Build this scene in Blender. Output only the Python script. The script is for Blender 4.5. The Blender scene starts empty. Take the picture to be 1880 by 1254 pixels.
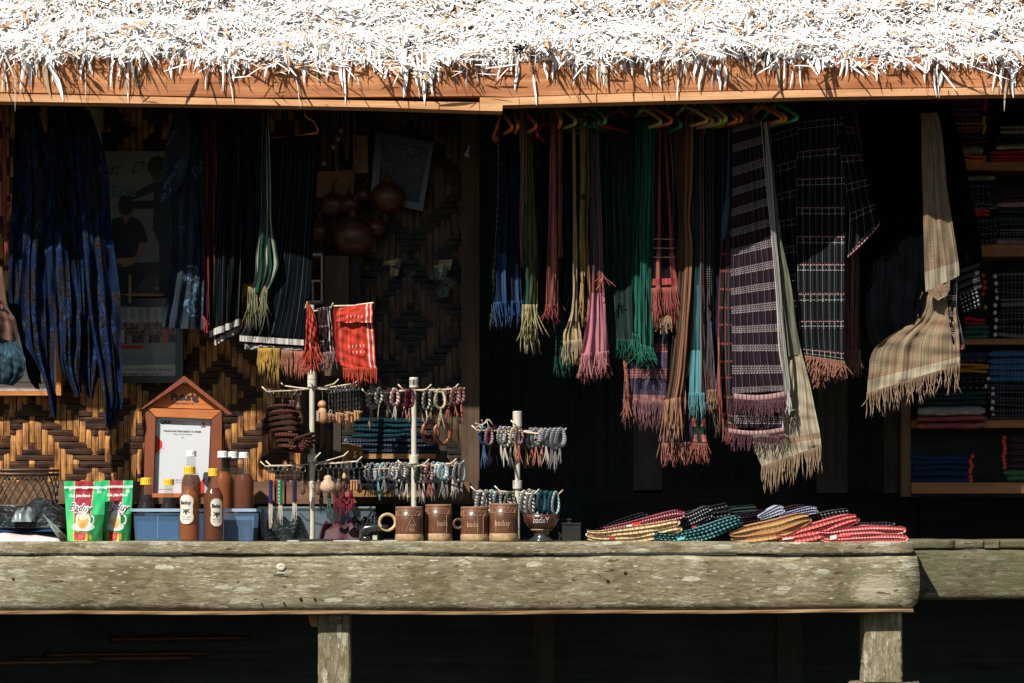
import bpy, math, random
import numpy as np
from mathutils import Vector
R = random.Random(7)
NR = np.random.RandomState(11)
rad = math.radians
scene = bpy.context.scene
# ------------------------------------------------------------------ camera, sky, sun, exposure
D, F, HZ, CZ = 9.0, 5040.0, 945.0, 0.85
cam_d = bpy.data.cameras.new('camera'); cam = bpy.data.objects.new('camera', cam_d)
scene.collection.objects.link(cam); scene.camera = cam
cam.location = (0, -D, CZ); cam.rotation_euler = (rad(90), 0, 0)
cam_d.sensor_width = 36; cam_d.lens = F/1880*36
cam_d.shift_y = (HZ-627)/1880; cam_d.clip_end = 400
SUN_AZ, SUN_EL = rad(35), rad(44.5)
S = Vector((-math.sin(SUN_AZ)*math.cos(SUN_EL), -math.cos(SUN_AZ)*math.cos(SUN_EL), math.sin(SUN_EL)))
world = bpy.data.worlds.new('World'); scene.world = world; world.use_nodes = True
wn = world.node_tree; wn.nodes.clear()
sky = wn.nodes.new('ShaderNodeTexSky'); sky.sky_type = 'NISHITA'; sky.sun_disc = False
sky.sun_elevation = SUN_EL; sky.sun_rotation = math.atan2(S.x, S.y)
bg = wn.nodes.new('ShaderNodeBackground'); bg.inputs['Strength'].default_value = 0.05
wo = wn.nodes.new('ShaderNodeOutputWorld')
wn.links.new(sky.outputs[0], bg.inputs[0]); wn.links.new(bg.outputs[0], wo.inputs[0])
sl = bpy.data.lights.new('sun', 'SUN'); sl.energy = 5.0; sl.angle = rad(0.55); sl.color = (1.0, .955, .88)
so = bpy.data.objects.new('sun', sl); scene.collection.objects.link(so)
so.rotation_euler = (-S).to_track_quat('-Z', 'Y').to_euler()
so.location = S*20
scene.view_settings.view_transform = 'Standard'; scene.view_settings.look = 'None'
scene.view_settings.exposure = 0.85; scene.view_settings.gamma = 1; scene.view_settings.use_curve_mapping = False
scene.cycles.max_bounces = 6; scene.cycles.diffuse_bounces = 3; scene.cycles.transparent_max_bounces = 12

# ------------------------------------------------------------------ helpers
YO = 0.0      # how much deeper the hung fabrics hang than their listed depth
DIM = 1.0
def W(px, py, Y=0.0):
    Y = Y+YO; k = (D+Y)/F
    return ((px-940)*k, Y, CZ+(HZ-py)*k)
def srgb(*c):
    return tuple((x/255/12.92 if x <= 10 else ((x/255+.055)/1.055)**2.4) for x in c)
ORG = {}
def thing(name, label, cat, loc=None, group=None, kind=None):
    o = bpy.data.objects.new(name, None); scene.collection.objects.link(o)
    o.empty_display_size = .05
    o.location = loc or (0, 0, 0); ORG[o.name] = Vector(o.location)
    tag(o, label, cat, group, kind); return o
def tag(o, label=None, cat=None, group=None, kind=None):
    if label: o['label'] = label
    if cat: o['category'] = cat
    if group: o['group'] = group
    if kind: o['kind'] = kind
    return o
class MB:
    def __init__(s): s.v = []; s.f = []; s.mi = []; s.uv = []; s.nuv = []; s.n = 0
    def add(s, v, f, mi=0, uv=None, nuv=None):
        v = np.asarray(v, dtype=float).reshape(-1, 3)
        k = len(v); s.v.append(v)
        s.uv.append(np.zeros((k, 2)) if uv is None else np.asarray(uv, float).reshape(-1, 2))
        s.nuv.append(np.zeros((k, 2)) if nuv is None else np.asarray(nuv, float).reshape(-1, 2))
        f = np.asarray(f) if not isinstance(f, list) else f
        if isinstance(f, np.ndarray): s.f.append((f+s.n)); s.mi.append(np.full(len(f), mi))
        else:
            by = {}
            for a in f: by.setdefault(len(a), []).append(a)
            for a in by.values(): s.f.append(np.array(a)+s.n); s.mi.append(np.full(len(a), mi))
        s.n += k; return s
    def box(s, x0, x1, y0, y1, z0, z1, mi=0, jit=0.0):
        v = [(x, y, z) for x in (x0, x1) for y in (y0, y1) for z in (z0, z1)]
        v = [(a+R.uniform(-jit, jit), b, c+R.uniform(-jit, jit)) for a, b, c in v]
        f = [(0, 1, 3, 2), (4, 6, 7, 5), (0, 4, 5, 1), (2, 3, 7, 6), (0, 2, 6, 4), (1, 5, 7, 3)]
        return s.add(v, f, mi, uv=[(a+b, c) for a, b, c in v])
    def pbox(s, px0, px1, py0, py1, Y0, Y1, mi=0, jit=0):   # a box whose near face spans these picture positions at depth Y0
        a = W(px0, py1, Y0); b = W(px1, py0, Y0)
        return s.box(a[0], b[0], Y0, Y1, a[2], b[2], mi, jit)
    def prism(s, poly, Y0, Y1, mi=0):    # polygon in picture points at Y0 extruded back to Y1
        k = len(poly); a = [W(x, y, Y0) for x, y in poly]
        ar = sum(a[i][0]*a[(i+1) % k][2]-a[(i+1) % k][0]*a[i][2] for i in range(k))
        if ar < 0: a = a[::-1]
        v = a+[(x, Y1, z) for x, y, z in a]
        f = [tuple(range(k)), tuple(range(2*k-1, k-1, -1))]+[(i, i+k, (i+1) % k+k, (i+1) % k) for i in range(k)]
        return s.add(v, f, mi, uv=[(p[0], p[2]) for p in v])
    def tube(s, path, r, n=8, mi=0, caps=True, closed=False, flat=1.0):
        P = np.array(path, float); m = len(P)
        r = np.full(m, r) if np.isscalar(r) else np.array(r, float)
        T = np.gradient(P, axis=0)
        if closed: T = np.roll(P, -1, 0)-np.roll(P, 1, 0)
        T /= (np.linalg.norm(T, axis=1)[:, None]+1e-12)
        up = np.array((0, 0, 1.)) if abs(T[0][2]) < .9 else np.array((0, 1., 0))
        N = np.cross(T[0], up); N /= np.linalg.norm(N)+1e-12
        Ns = []
        for i in range(m):
            N = N-T[i]*np.dot(N, T[i]); N /= np.linalg.norm(N)+1e-12; Ns.append(N)
        Ns = np.array(Ns); B = np.cross(T, Ns)
        a = np.arange(n)*2*math.pi/n
        v = P[:, None, :]+r[:, None, None]*(np.cos(a)[None, :, None]*Ns[:, None, :]+flat*np.sin(a)[None, :, None]*B[:, None, :])
        L = np.concatenate([[0], np.cumsum(np.linalg.norm(np.diff(P, axis=0), axis=1))])
        uv = np.stack([np.repeat(np.arange(n)[None]/n, m, 0), np.repeat(L[:, None], n, 1)], -1)
        f = []
        mm = m if closed else m-1
        i = np.arange(mm)[:, None]; j = np.arange(n)[None]
        j2 = (j+1) % n; i2 = (i+1) % m
        f = np.stack([i*n+j, i*n+j2, i2*n+j2, i2*n+j], -1).reshape(-1, 4)
        s.add(v.reshape(-1, 3), f, mi, uv=uv, nuv=uv)
        if caps and not closed:
            b = s.n-m*n
            s.f.append(np.array([[b+q for q in range(n)][::-1]])); s.mi.append(np.array([mi]))
            s.f.append(np.array([[b+(m-1)*n+q for q in range(n)]])); s.mi.append(np.array([mi]))
        return s
    def lathe(s, c, prof, n=24, mi=0, sx=1, sy=1, caps=True):      # prof: (radius, z) from the bottom
        m = len(prof); a = np.arange(n)*2*math.pi/n
        rr = np.array([p[0] for p in prof])[:, None]; zz = np.array([p[1] for p in prof])[:, None]
        v = np.stack([c[0]+rr*np.cos(a)*sx, c[1]+rr*np.sin(a)*sy, c[2]+zz+0*a], -1)
        uv = np.stack([np.repeat(a[None]/2/math.pi, m, 0), np.repeat(zz, n, 1)], -1)
        i = np.arange(m-1)[:, None]; j = np.arange(n)[None]
        f = np.stack([i*n+j, i*n+(j+1) % n, (i+1)*n+(j+1) % n, (i+1)*n+j], -1).reshape(-1, 4)
        s.add(v.reshape(-1, 3), f, mi, uv=uv, nuv=uv)
        b = s.n-m*n
        if caps:
            s.f.append(np.array([[b+q for q in range(n)][::-1]])); s.mi.append(np.array([mi]))
            s.f.append(np.array([[b+(m-1)*n+q for q in range(n)]])); s.mi.append(np.array([mi]))
        return s
    def build(s, name, mats, parent=None, smooth=False, label=None, kind=None, origin=None, cols=None):
        if not isinstance(mats, (list, tuple)): mats = [mats]
        V = np.concatenate(s.v)
        if parent is not None:
            r = parent
            while r.parent: r = r.parent
            og = np.array(ORG.get(r.name, Vector((0, 0, 0))))
        else:
            og = np.array(origin) if origin is not None else np.array((V[:, 0].mean(), V[:, 1].mean(), V[:, 2].min()))
        me = bpy.data.meshes.new(name)
        nf = sum(len(a) for a in s.f); idx = np.concatenate([a.reshape(-1) for a in s.f])
        tot = np.concatenate([np.full(len(a), a.shape[1]) for a in s.f]); st = np.concatenate([[0], np.cumsum(tot)[:-1]])
        me.vertices.add(len(V)); me.vertices.foreach_set('co', (V-og).astype(np.float32).ravel())
        me.loops.add(len(idx)); me.loops.foreach_set('vertex_index', idx.astype(np.int32))
        me.polygons.add(nf); me.polygons.foreach_set('loop_start', st.astype(np.int32)); me.polygons.foreach_set('loop_total', tot.astype(np.int32))
        me.polygons.foreach_set('material_index', np.concatenate(s.mi).astype(np.int32))
        me.polygons.foreach_set('use_smooth', np.full(nf, bool(smooth)))
        for nm, U in (('UV', s.uv), ('NUV', s.nuv)):
            l = me.uv_layers.new(name=nm); l.data.foreach_set('uv', np.concatenate(U)[idx].astype(np.float32).ravel())
        if cols is not None:
            ca = me.color_attributes.new('Col', 'FLOAT_COLOR', 'CORNER')
            cc = np.ones((len(idx), 4), np.float32); cc[:, :3] = np.repeat(np.asarray(cols), tot, axis=0)
            ca.data.foreach_set('color', cc.ravel())
        for m in mats: me.materials.append(m)
        me.update(calc_edges=True)
        o = bpy.data.objects.new(name, me); scene.collection.objects.link(o)
        if parent is None: o.location = og; ORG[o.name] = Vector(og)
        else: o.parent = parent
        if label: o['label'] = label
        if kind: o['kind'] = kind
        return o
def copy_tree(o, delta, parent=None, rz=None):
    c = o.copy(); scene.collection.objects.link(c)
    if parent is None:
        c.location = Vector(o.location)+Vector(delta); ORG[c.name] = Vector(c.location)
        if rz is not None: c.rotation_euler.z = rz
    else: c.parent = parent
    for ch in list(o.children): copy_tree(ch, (0, 0, 0), c)
    return c
FONTS = {}
def text_geo(s, size=1.0, shear=0.0, bold=0.0, spacing=1.0):
    key = (s, shear, bold, spacing)
    if key not in FONTS:
        cu = bpy.data.curves.new('t', 'FONT'); cu.body = s; cu.size = 1; cu.shear = shear; cu.offset = bold; cu.space_character = spacing
        cu.resolution_u = 3; cu.fill_mode = 'FRONT' if hasattr(cu, 'fill_mode') else cu.fill_mode
        ob = bpy.data.objects.new('t', cu); scene.collection.objects.link(ob)
        dg = bpy.context.evaluated_depsgraph_get(); me = bpy.data.meshes.new_from_object(ob.evaluated_get(dg))
        V = np.array([tuple(v.co) for v in me.vertices]); Fc = [tuple(p.vertices) for p in me.polygons]
        bpy.data.objects.remove(ob); bpy.data.curves.remove(cu); bpy.data.meshes.remove(me)
        FONTS[key] = (V, Fc)
    V, Fc = FONTS[key]
    return V.copy()*size, Fc
def text(parent, s, px, py, h, w, Y, mat, shear=0, bold=0, surf=None, rot=0, name='lettering', stretch=True, mb=None, spacing=1.0):
    """lettering whose capitals stand on picture position (px, py), w picture units wide, h high"""
    V, Fc = text_geo(s, 1, shear, bold, spacing)
    x0, x1 = V[:, 0].min(), V[:, 0].max(); ch = .73
    X = (V[:, 0]-x0)/(x1-x0)*w; Zp = V[:, 1]/ch*h
    c, sn = math.cos(rot), math.sin(rot)
    X, Zp = X*c-Zp*sn, X*sn+Zp*c
    out = []
    for a, b in zip(X, Zp):
        p = W(px+a, py-b, Y)
        if surf: p = surf(p)
        out.append(p)
    m = mb or MB(); m.add(out, Fc)
    if mb is None: return m.build(name, mat, parent)
# ------------------------------------------------------------------ node language
class X:
    def __init__(s, b, k): s.b = b; s.k = k
    def _o(s, op, *o):
        n = s.b.new('ShaderNodeMath'); n.operation = op
        for i, q in enumerate((s,)+o):
            if isinstance(q, X): s.b.nt.links.new(q.k, n.inputs[i])
            else: n.inputs[i].default_value = q
        return X(s.b, n.outputs[0])
    def __add__(s, o): return s._o('ADD', o)
    def __sub__(s, o): return s._o('SUBTRACT', o)
    def __mul__(s, o): return s._o('MULTIPLY', o)
    def __truediv__(s, o): return s._o('DIVIDE', o)
    def frac(s): return s._o('FRACT')
    def lt(s, o): return s._o('LESS_THAN', o)
    def gt(s, o): return s._o('GREATER_THAN', o)
    def sin(s): return s._o('SINE')
    def abs(s): return s._o('ABSOLUTE')
    def mx(s, o): return s._o('MAXIMUM', o)
    def mn(s, o): return s._o('MINIMUM', o)
    def step(s, a, b):
        n = s.b.new('ShaderNodeMapRange'); s.b.nt.links.new(s.k, n.inputs[0])
        n.inputs[1].default_value = a; n.inputs[2].default_value = b; return X(s.b, n.outputs[0])
ALB = .76      # how dark everything but the bleached thatch is, under this exposure
class B:
    def __init__(s, name):
        s.m = bpy.data.materials.new(name); s.m.use_nodes = True; s.nt = s.m.node_tree
        s.p = s.nt.nodes['Principled BSDF']
    def new(s, t): return s.nt.nodes.new(t)
    def uv(s, layer='UV'):
        n = s.new('ShaderNodeUVMap'); n.uv_map = layer; q = s.new('ShaderNodeSeparateXYZ'); s.nt.links.new(n.outputs[0], q.inputs[0])
        return X(s, q.outputs[0]), X(s, q.outputs[1])
    def pos(s):
        n = s.new('ShaderNodeTexCoord'); q = s.new('ShaderNodeSeparateXYZ'); s.nt.links.new(n.outputs['Object'], q.inputs[0])
        return X(s, q.outputs[0]), X(s, q.outputs[1]), X(s, q.outputs[2])
    def vec(s, x, y, z=0.0):
        n = s.new('ShaderNodeCombineXYZ')
        for i, q in enumerate((x, y, z)):
            if isinstance(q, X): s.nt.links.new(q.k, n.inputs[i])
            else: n.inputs[i].default_value = q
        return n.outputs[0]
    def noise(s, vec, scale=5, detail=3, rough=.55, dist=0):
        n = s.new('ShaderNodeTexNoise'); s.nt.links.new(vec, n.inputs['Vector'])
        n.inputs['Scale'].default_value = scale; n.inputs['Detail'].default_value = detail
        n.inputs['Roughness'].default_value = rough; n.inputs['Distortion'].default_value = dist
        return X(s, n.outputs[0])
    def voro(s, vec, scale=5, feat='F1', rnd=1.0, out=0):
        n = s.new('ShaderNodeTexVoronoi'); s.nt.links.new(vec, n.inputs['Vector']); n.feature = feat
        n.inputs['Scale'].default_value = scale; n.inputs['Randomness'].default_value = rnd
        return X(s, n.outputs[out])
    def col(s, c):
        n = s.new('ShaderNodeRGB'); n.outputs[0].default_value = (*c[:3], 1); return n.outputs[0]
    def mix(s, f, a, b, mode='MIX'):
        n = s.new('ShaderNodeMix'); n.data_type = 'RGBA'; n.blend_type = mode
        for i, q in ((0, f), (6, a), (7, b)):
            if isinstance(q, X): s.nt.links.new(q.k, n.inputs[i])
            elif isinstance(q, (tuple, list)): n.inputs[i].default_value = (*q[:3], 1)
            elif isinstance(q, (int, float)): n.inputs[i].default_value = q if i == 0 else (q, q, q, 1)
            else: s.nt.links.new(q, n.inputs[i])
        return n.outputs[2]
    def fin(s, col, rough=.9, bump=None, bs=.3, bd=.002, spec=.25, **k):
        if isinstance(col, (tuple, list)): s.p.inputs['Base Color'].default_value = (*(q*ALB for q in col[:3]), 1)
        elif s.m.name == 'thatch_leaf': s.nt.links.new(col, s.p.inputs['Base Color'])
        else: s.nt.links.new(s.mix(1.0, col, (ALB, ALB, ALB), 'MULTIPLY'), s.p.inputs['Base Color'])
        if isinstance(rough, X): s.nt.links.new(rough.k, s.p.inputs['Roughness'])
        else: s.p.inputs['Roughness'].default_value = rough
        s.p.inputs['Specular IOR Level'].default_value = spec
        for a, b in k.items(): s.p.inputs[a.replace('_', ' ')].default_value = b
        if bump is not None:
            n = s.new('ShaderNodeBump'); n.inputs['Strength'].default_value = bs; n.inputs['Distance'].default_value = bd
            s.nt.links.new(bump.k, n.inputs['Height']); s.nt.links.new(n.outputs[0], s.p.inputs['Normal'])
        return s.m
MATS = {}
def plain(name, c, rough=.6, var=.25, scale=40, spec=.4, bump=0.0, **k):
    if name in MATS: return MATS[name]
    b = B(name); x, y, z = b.pos(); n = b.noise(b.vec(x, y, z), scale, 3)
    col = b.mix(n.step(.3, .7), tuple(q*(1-var) for q in c), tuple(min(q*(1+var), 1) for q in c))
    MATS[name] = b.fin(col, rough, spec=spec, bump=n if bump else None, bs=bump, bd=.002, **k); return MATS[name]
def cloth(name, base, *layers, var=.35, rough=.92, wob=.0012, warp=1.0, mot=None, bumpy=.5):
    """woven fabric: base colour, then layers (colour, cond, cond ...).
    cond = ('u'|'v'|'nu'|'nv', period, duty, offset) or ('nu'|'nv'|'u'|'v', lo, hi)"""
    if name in MATS: return MATS[name]
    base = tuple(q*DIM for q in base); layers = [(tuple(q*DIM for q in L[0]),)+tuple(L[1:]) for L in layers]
    b = B(name); u, v = b.uv('UV'); nu, nv = b.uv('NUV')
    vv = b.vec(u, v); w = b.noise(vv, 60, 2)-.5
    u2 = u+w*wob; v2 = v+(b.noise(vv, 37, 2)-.5)*wob*2
    d = {'u': u2, 'v': v2, 'nu': nu, 'nv': nv}
    thr = b.noise(b.vec(u*700*warp, v*30), 1, 2)
    thr2 = b.noise(b.vec(u*60, v*650), 1, 2)
    big = b.noise(vv, 14, 3)
    f = (thr*.5+thr2*.5)*.7+big*.3
    col = b.mix(f.step(.3, .7), tuple(q*(1-var) for q in base), tuple(min(1, q*(1+var)) for q in base))
    if mot: col = b.mix(b.noise(vv, mot[1], 3).step(.45, .6), col, mot[0])
    for L in layers:
        c, conds = L[0], L[1:]; m = None
        for q in conds:
            s = d[q[0]]
            t = (s/q[1]+q[3]).frac().lt(q[2]) if len(q) == 4 else s.gt(q[1])*s.lt(q[2])
            m = t if m is None else m*t
        m = m*f.step(.1, .45)
        col = b.mix(m, col, c)
    # uneven yarns: some warp threads darker, some paler
    yarn = b.noise(b.vec(u*240, v*1.2), 1, 2, .7).step(.36, .62)
    col = b.mix(1.0, col, b.mix(yarn, (.50, .50, .52), (1.18, 1.16, 1.12)), 'MULTIPLY')
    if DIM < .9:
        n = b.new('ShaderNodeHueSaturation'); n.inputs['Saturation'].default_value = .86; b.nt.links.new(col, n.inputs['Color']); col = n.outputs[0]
    MATS[name] = b.fin(col, rough, bump=(thr+thr2)*.5+b.noise(vv, 25, 3)*2.0, bs=bumpy, bd=.0015, spec=0.0)
    return MATS[name]
def wood(name, c1, c2, along='x', scale=1.0, rough=.75, knots=True, grain=1.0):
    if name in MATS: return MATS[name]
    b = B(name); x, y, z = b.pos()
    st = {'x': (x*1.2, y*30, z*30), 'z': (x*30, y*30, z*1.2), 'y': (x*30, y*1.2, z*30)}[along]
    v = b.vec(*st); g = b.noise(v, 1.3*scale, 5, .65, .6); blot = b.noise(b.vec(x, y, z), 7*scale, 4)
    fine = b.noise(b.vec(st[0]*4, st[1]*4, st[2]*4), 2*scale, 3)
    col = b.mix((g*.65+blot*.35).step(.36, .62), c1, c2)
    col = b.mix(fine.step(.55, .75)*.5*grain, col, tuple(q*.35 for q in c1))
    MATS[name] = b.fin(col, rough, bump=g*.5+fine*.5, bs=.6, bd=.003, spec=.2); return MATS[name]
def attr(name, rough=.6, spec=.3, **k):
    if name in MATS: return MATS[name]
    b = B(name); n = b.new('ShaderNodeVertexColor'); n.layer_name = 'Col'
    MATS[name] = b.fin(n.outputs[0], rough, spec=spec, **k); return MATS[name]
def painted(name, px0, py0, px1, py1, cell, Y, painter, mat, parent=None, surf=None, map4=None):
    """flat print: a fine sheet of cells, each in the printed colour; painter(gx, gy) -> colours"""
    nx = max(2, int((px1-px0)/cell)); ny = max(2, int((py1-py0)/cell))
    xs = np.linspace(px0, px1, nx+1); ys = np.linspace(py0, py1, ny+1)
    gx, gy = np.meshgrid(xs, ys)
    k = (D+Y)/F
    P = np.stack([(gx-940)*k, np.full_like(gx, Y), CZ+(HZ-gy)*k], -1)
    if surf: P = np.array([surf(tuple(p)) for p in P.reshape(-1, 3)])
    i = np.arange(ny)[:, None]; j = np.arange(nx)[None]; q = nx+1
    f = np.stack([i*q+j, (i+1)*q+j, (i+1)*q+j+1, i*q+j+1], -1).reshape(-1, 4)
    cx, cy = np.meshgrid((xs[:-1]+xs[1:])/2, (ys[:-1]+ys[1:])/2)
    m = MB(); m.add(P.reshape(-1, 3), f)
    return m.build(name, mat, parent, smooth=surf is not None, cols=painter(cx, cy).reshape(-1, 3))
def canvas(gx, c): return np.broadcast_to(np.array(c, float), gx.shape+(3,)).copy()
def ell(img, gx, gy, cx, cy, rx, ry, c):
    img[((gx-cx)/rx)**2+((gy-cy)/ry)**2 < 1] = c
def poly(img, gx, gy, pts, c):
    ins = np.zeros(gx.shape, bool); n = len(pts)
    for i in range(n):
        (x1, y1), (x2, y2) = pts[i], pts[(i+1) % n]
        if y1 == y2: continue
        t = ((y1 > gy) != (y2 > gy)) & (gx < (x2-x1)*(gy-y1)/(y2-y1)+x1); ins ^= t
    img[ins] = c
# ------------------------------------------------------------------ hanging cloth
def cat(t, ys):
    n = len(ys)-1; x = t*n; i = np.clip(np.floor(x).astype(int), 0, n-1); f = x-i
    ys = np.array(ys, float); p0 = ys[np.maximum(i-1, 0)]; p1 = ys[i]; p2 = ys[i+1]; p3 = ys[np.minimum(i+2, n)]
    return .5*((2*p1)+(-p0+p2)*f+(2*p0-5*p1+4*p2-p3)*f*f+(-p0+3*p1-3*p2+p3)*f**3)
def sheet(mb, rows, n=24, m=50, amp=(.01, .02), fr=3, ph=0., wr=.003, usc=1.0, seed=0, zig=0.0, Yoff=0.0, mi=0, lat=.35, jag=0.0, bell=1.0, voff=0):
    """rows: (pxL, pyL, pxR, pyR, YL, YR). Returns the points of the bottom edge."""
    rs = np.random.RandomState(seed+5)
    lens = [0]
    for a, b in zip(rows[:-1], rows[1:]): lens.append(lens[-1]+max(1., .5*(abs(b[1]-a[1])+abs(b[3]-a[3]))+.3*abs(b[0]-a[0])))
    s_t = np.linspace(0, 1, m+1); par = np.interp(s_t*lens[-1], lens, np.arange(len(rows)))/(len(rows)-1)
    c = [cat(par, [r[k] for r in rows]) for k in range(6)]
    s = np.linspace(0, 1, n+1)[None, :]; t = s_t[:, None]
    g = lambda k: c[k][:, None]
    A = amp[0]+(amp[1]-amp[0])*t**bell
    p1, p2, p3 = rs.uniform(0, 6, 3)
    sw = s+.9/(fr+2)*np.sin(2*math.pi*(.73*s+.3*t)*1.0+p2)*.6+.35/(fr+2)*np.sin(2*math.pi*2.1*s+p3-1.2*t)
    phs = 2*math.pi*(fr*sw*.8+ph)+.6*np.sin(2.2*t+p1)
    am = .55+.45*np.sin(2*math.pi*(1.37*s)+p3+1.4*t)
    Yw = A*(am*np.sin(phs)+.45*(1.2-am)*np.sin(1.63*phs+p2+1.5*t)+.16*np.sin(4.3*phs+p3-2*t))
    Yc = g(4)*(1-s)+g(5)*s+Yoff+Yw+YO
    Yc += wr*(np.sin(17*t+5*s+p1)*np.cos(9*s+p2)+.6*np.sin(41*t-11*s+p3))
    wpx = g(2)-g(0)
    PX = g(0)*(1-s)+g(2)*s+lat*A*560*np.cos(phs)*np.minimum(1, 4*s*(1-s)+.1)*np.sign(wpx+1e-6)
    PX = PX+wr*300*np.sin(13*t+p2+3*s)*.4
    PY = g(1)*(1-s)+g(3)*s
    if jag: PY = PY+jag*t**12*np.interp(s[0], np.linspace(0, 1, 12), rs.uniform(-1, 1, 12))[None]
    k = (D+Yc)/F
    P = np.stack([(PX-940)*k, Yc, CZ+(HZ-PY)*k], -1)
    wm = np.abs(wpx).mean()/560*usc
    q = n+1; i = np.arange(m)[:, None]; j = np.arange(n)[None]
    f = np.stack([i*q+j, (i+1)*q+j, (i+1)*q+j+1, i*q+j+1], -1).reshape(-1, 4)
    uv = np.stack([np.broadcast_to(s*wm, PX.shape), np.broadcast_to(t*lens[-1]/560+voff, PX.shape)], -1)
    nuv = np.stack([np.broadcast_to(s, PX.shape), np.broadcast_to(t, PX.shape)], -1)
    mb.add(P.reshape(-1, 3), f, mi, uv=uv, nuv=nuv)
    return P[-1]
def fringe(mb, edge, cnt, ln, r=.0016, knot=.45, jit=.012, seed=0, curl=.004, mi=0, taper=.8, twist=True):
    cnt = int(cnt*1.5); r = r*.74
    rs = np.random.RandomState(seed+77); E = np.asarray(edge); L = np.linspace(0, len(E)-1, cnt)
    for q in L:
        i = int(min(q, len(E)-1.001)); f = q-i; p = E[i]*(1-f)+E[min(i+1, len(E)-1)]*f
        l = ln*rs.uniform(.55, 1.2); dx, dy = rs.normal(0, jit*.9), rs.normal(0, jit*.6)
        ph = rs.uniform(0, 6); pts = []; rr = []
        for j in range(6):
            t = j/5
            pts.append((p[0]+dx*t**1.5+curl*math.sin(ph+3*t)*t, p[1]+dy*t+curl*math.cos(ph+4*t)*t, p[2]+.002-l*t))
            rr.append(r*(1+(.5 if abs(t-knot) < .11 else 0)+(.9 if t > knot+.1 and twist else 0)*(t-knot)))
        rr[-1] *= .6
        mb.tube(pts, rr, 5, mi)
# ------------------------------------------------------------------ ground and dark yard
def ground():
    b = B('earth'); x, y, z = b.pos(); n = b.noise(b.vec(x, y), 3, 6); n2 = b.noise(b.vec(x, y), 40, 4)
    m = b.fin(b.mix((n*.6+n2*.4).step(.35, .65), (.028, .024, .016), (.055, .048, .032)), .95, bump=n2, bs=.5, bd=.01)
    g = MB(); q = 120; g.add([(-q, -q, 0), (q, -q, 0), (q, q, 0), (-q, q, 0)], [(0, 1, 2, 3)])
    g.build('ground', m, kind='structure', origin=(0, 0, 0))
ground()
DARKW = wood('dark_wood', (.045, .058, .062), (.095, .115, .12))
DARKH = wood('dark_wood_upright', (.06, .085, .095), (.12, .155, .17), 'z')
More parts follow.
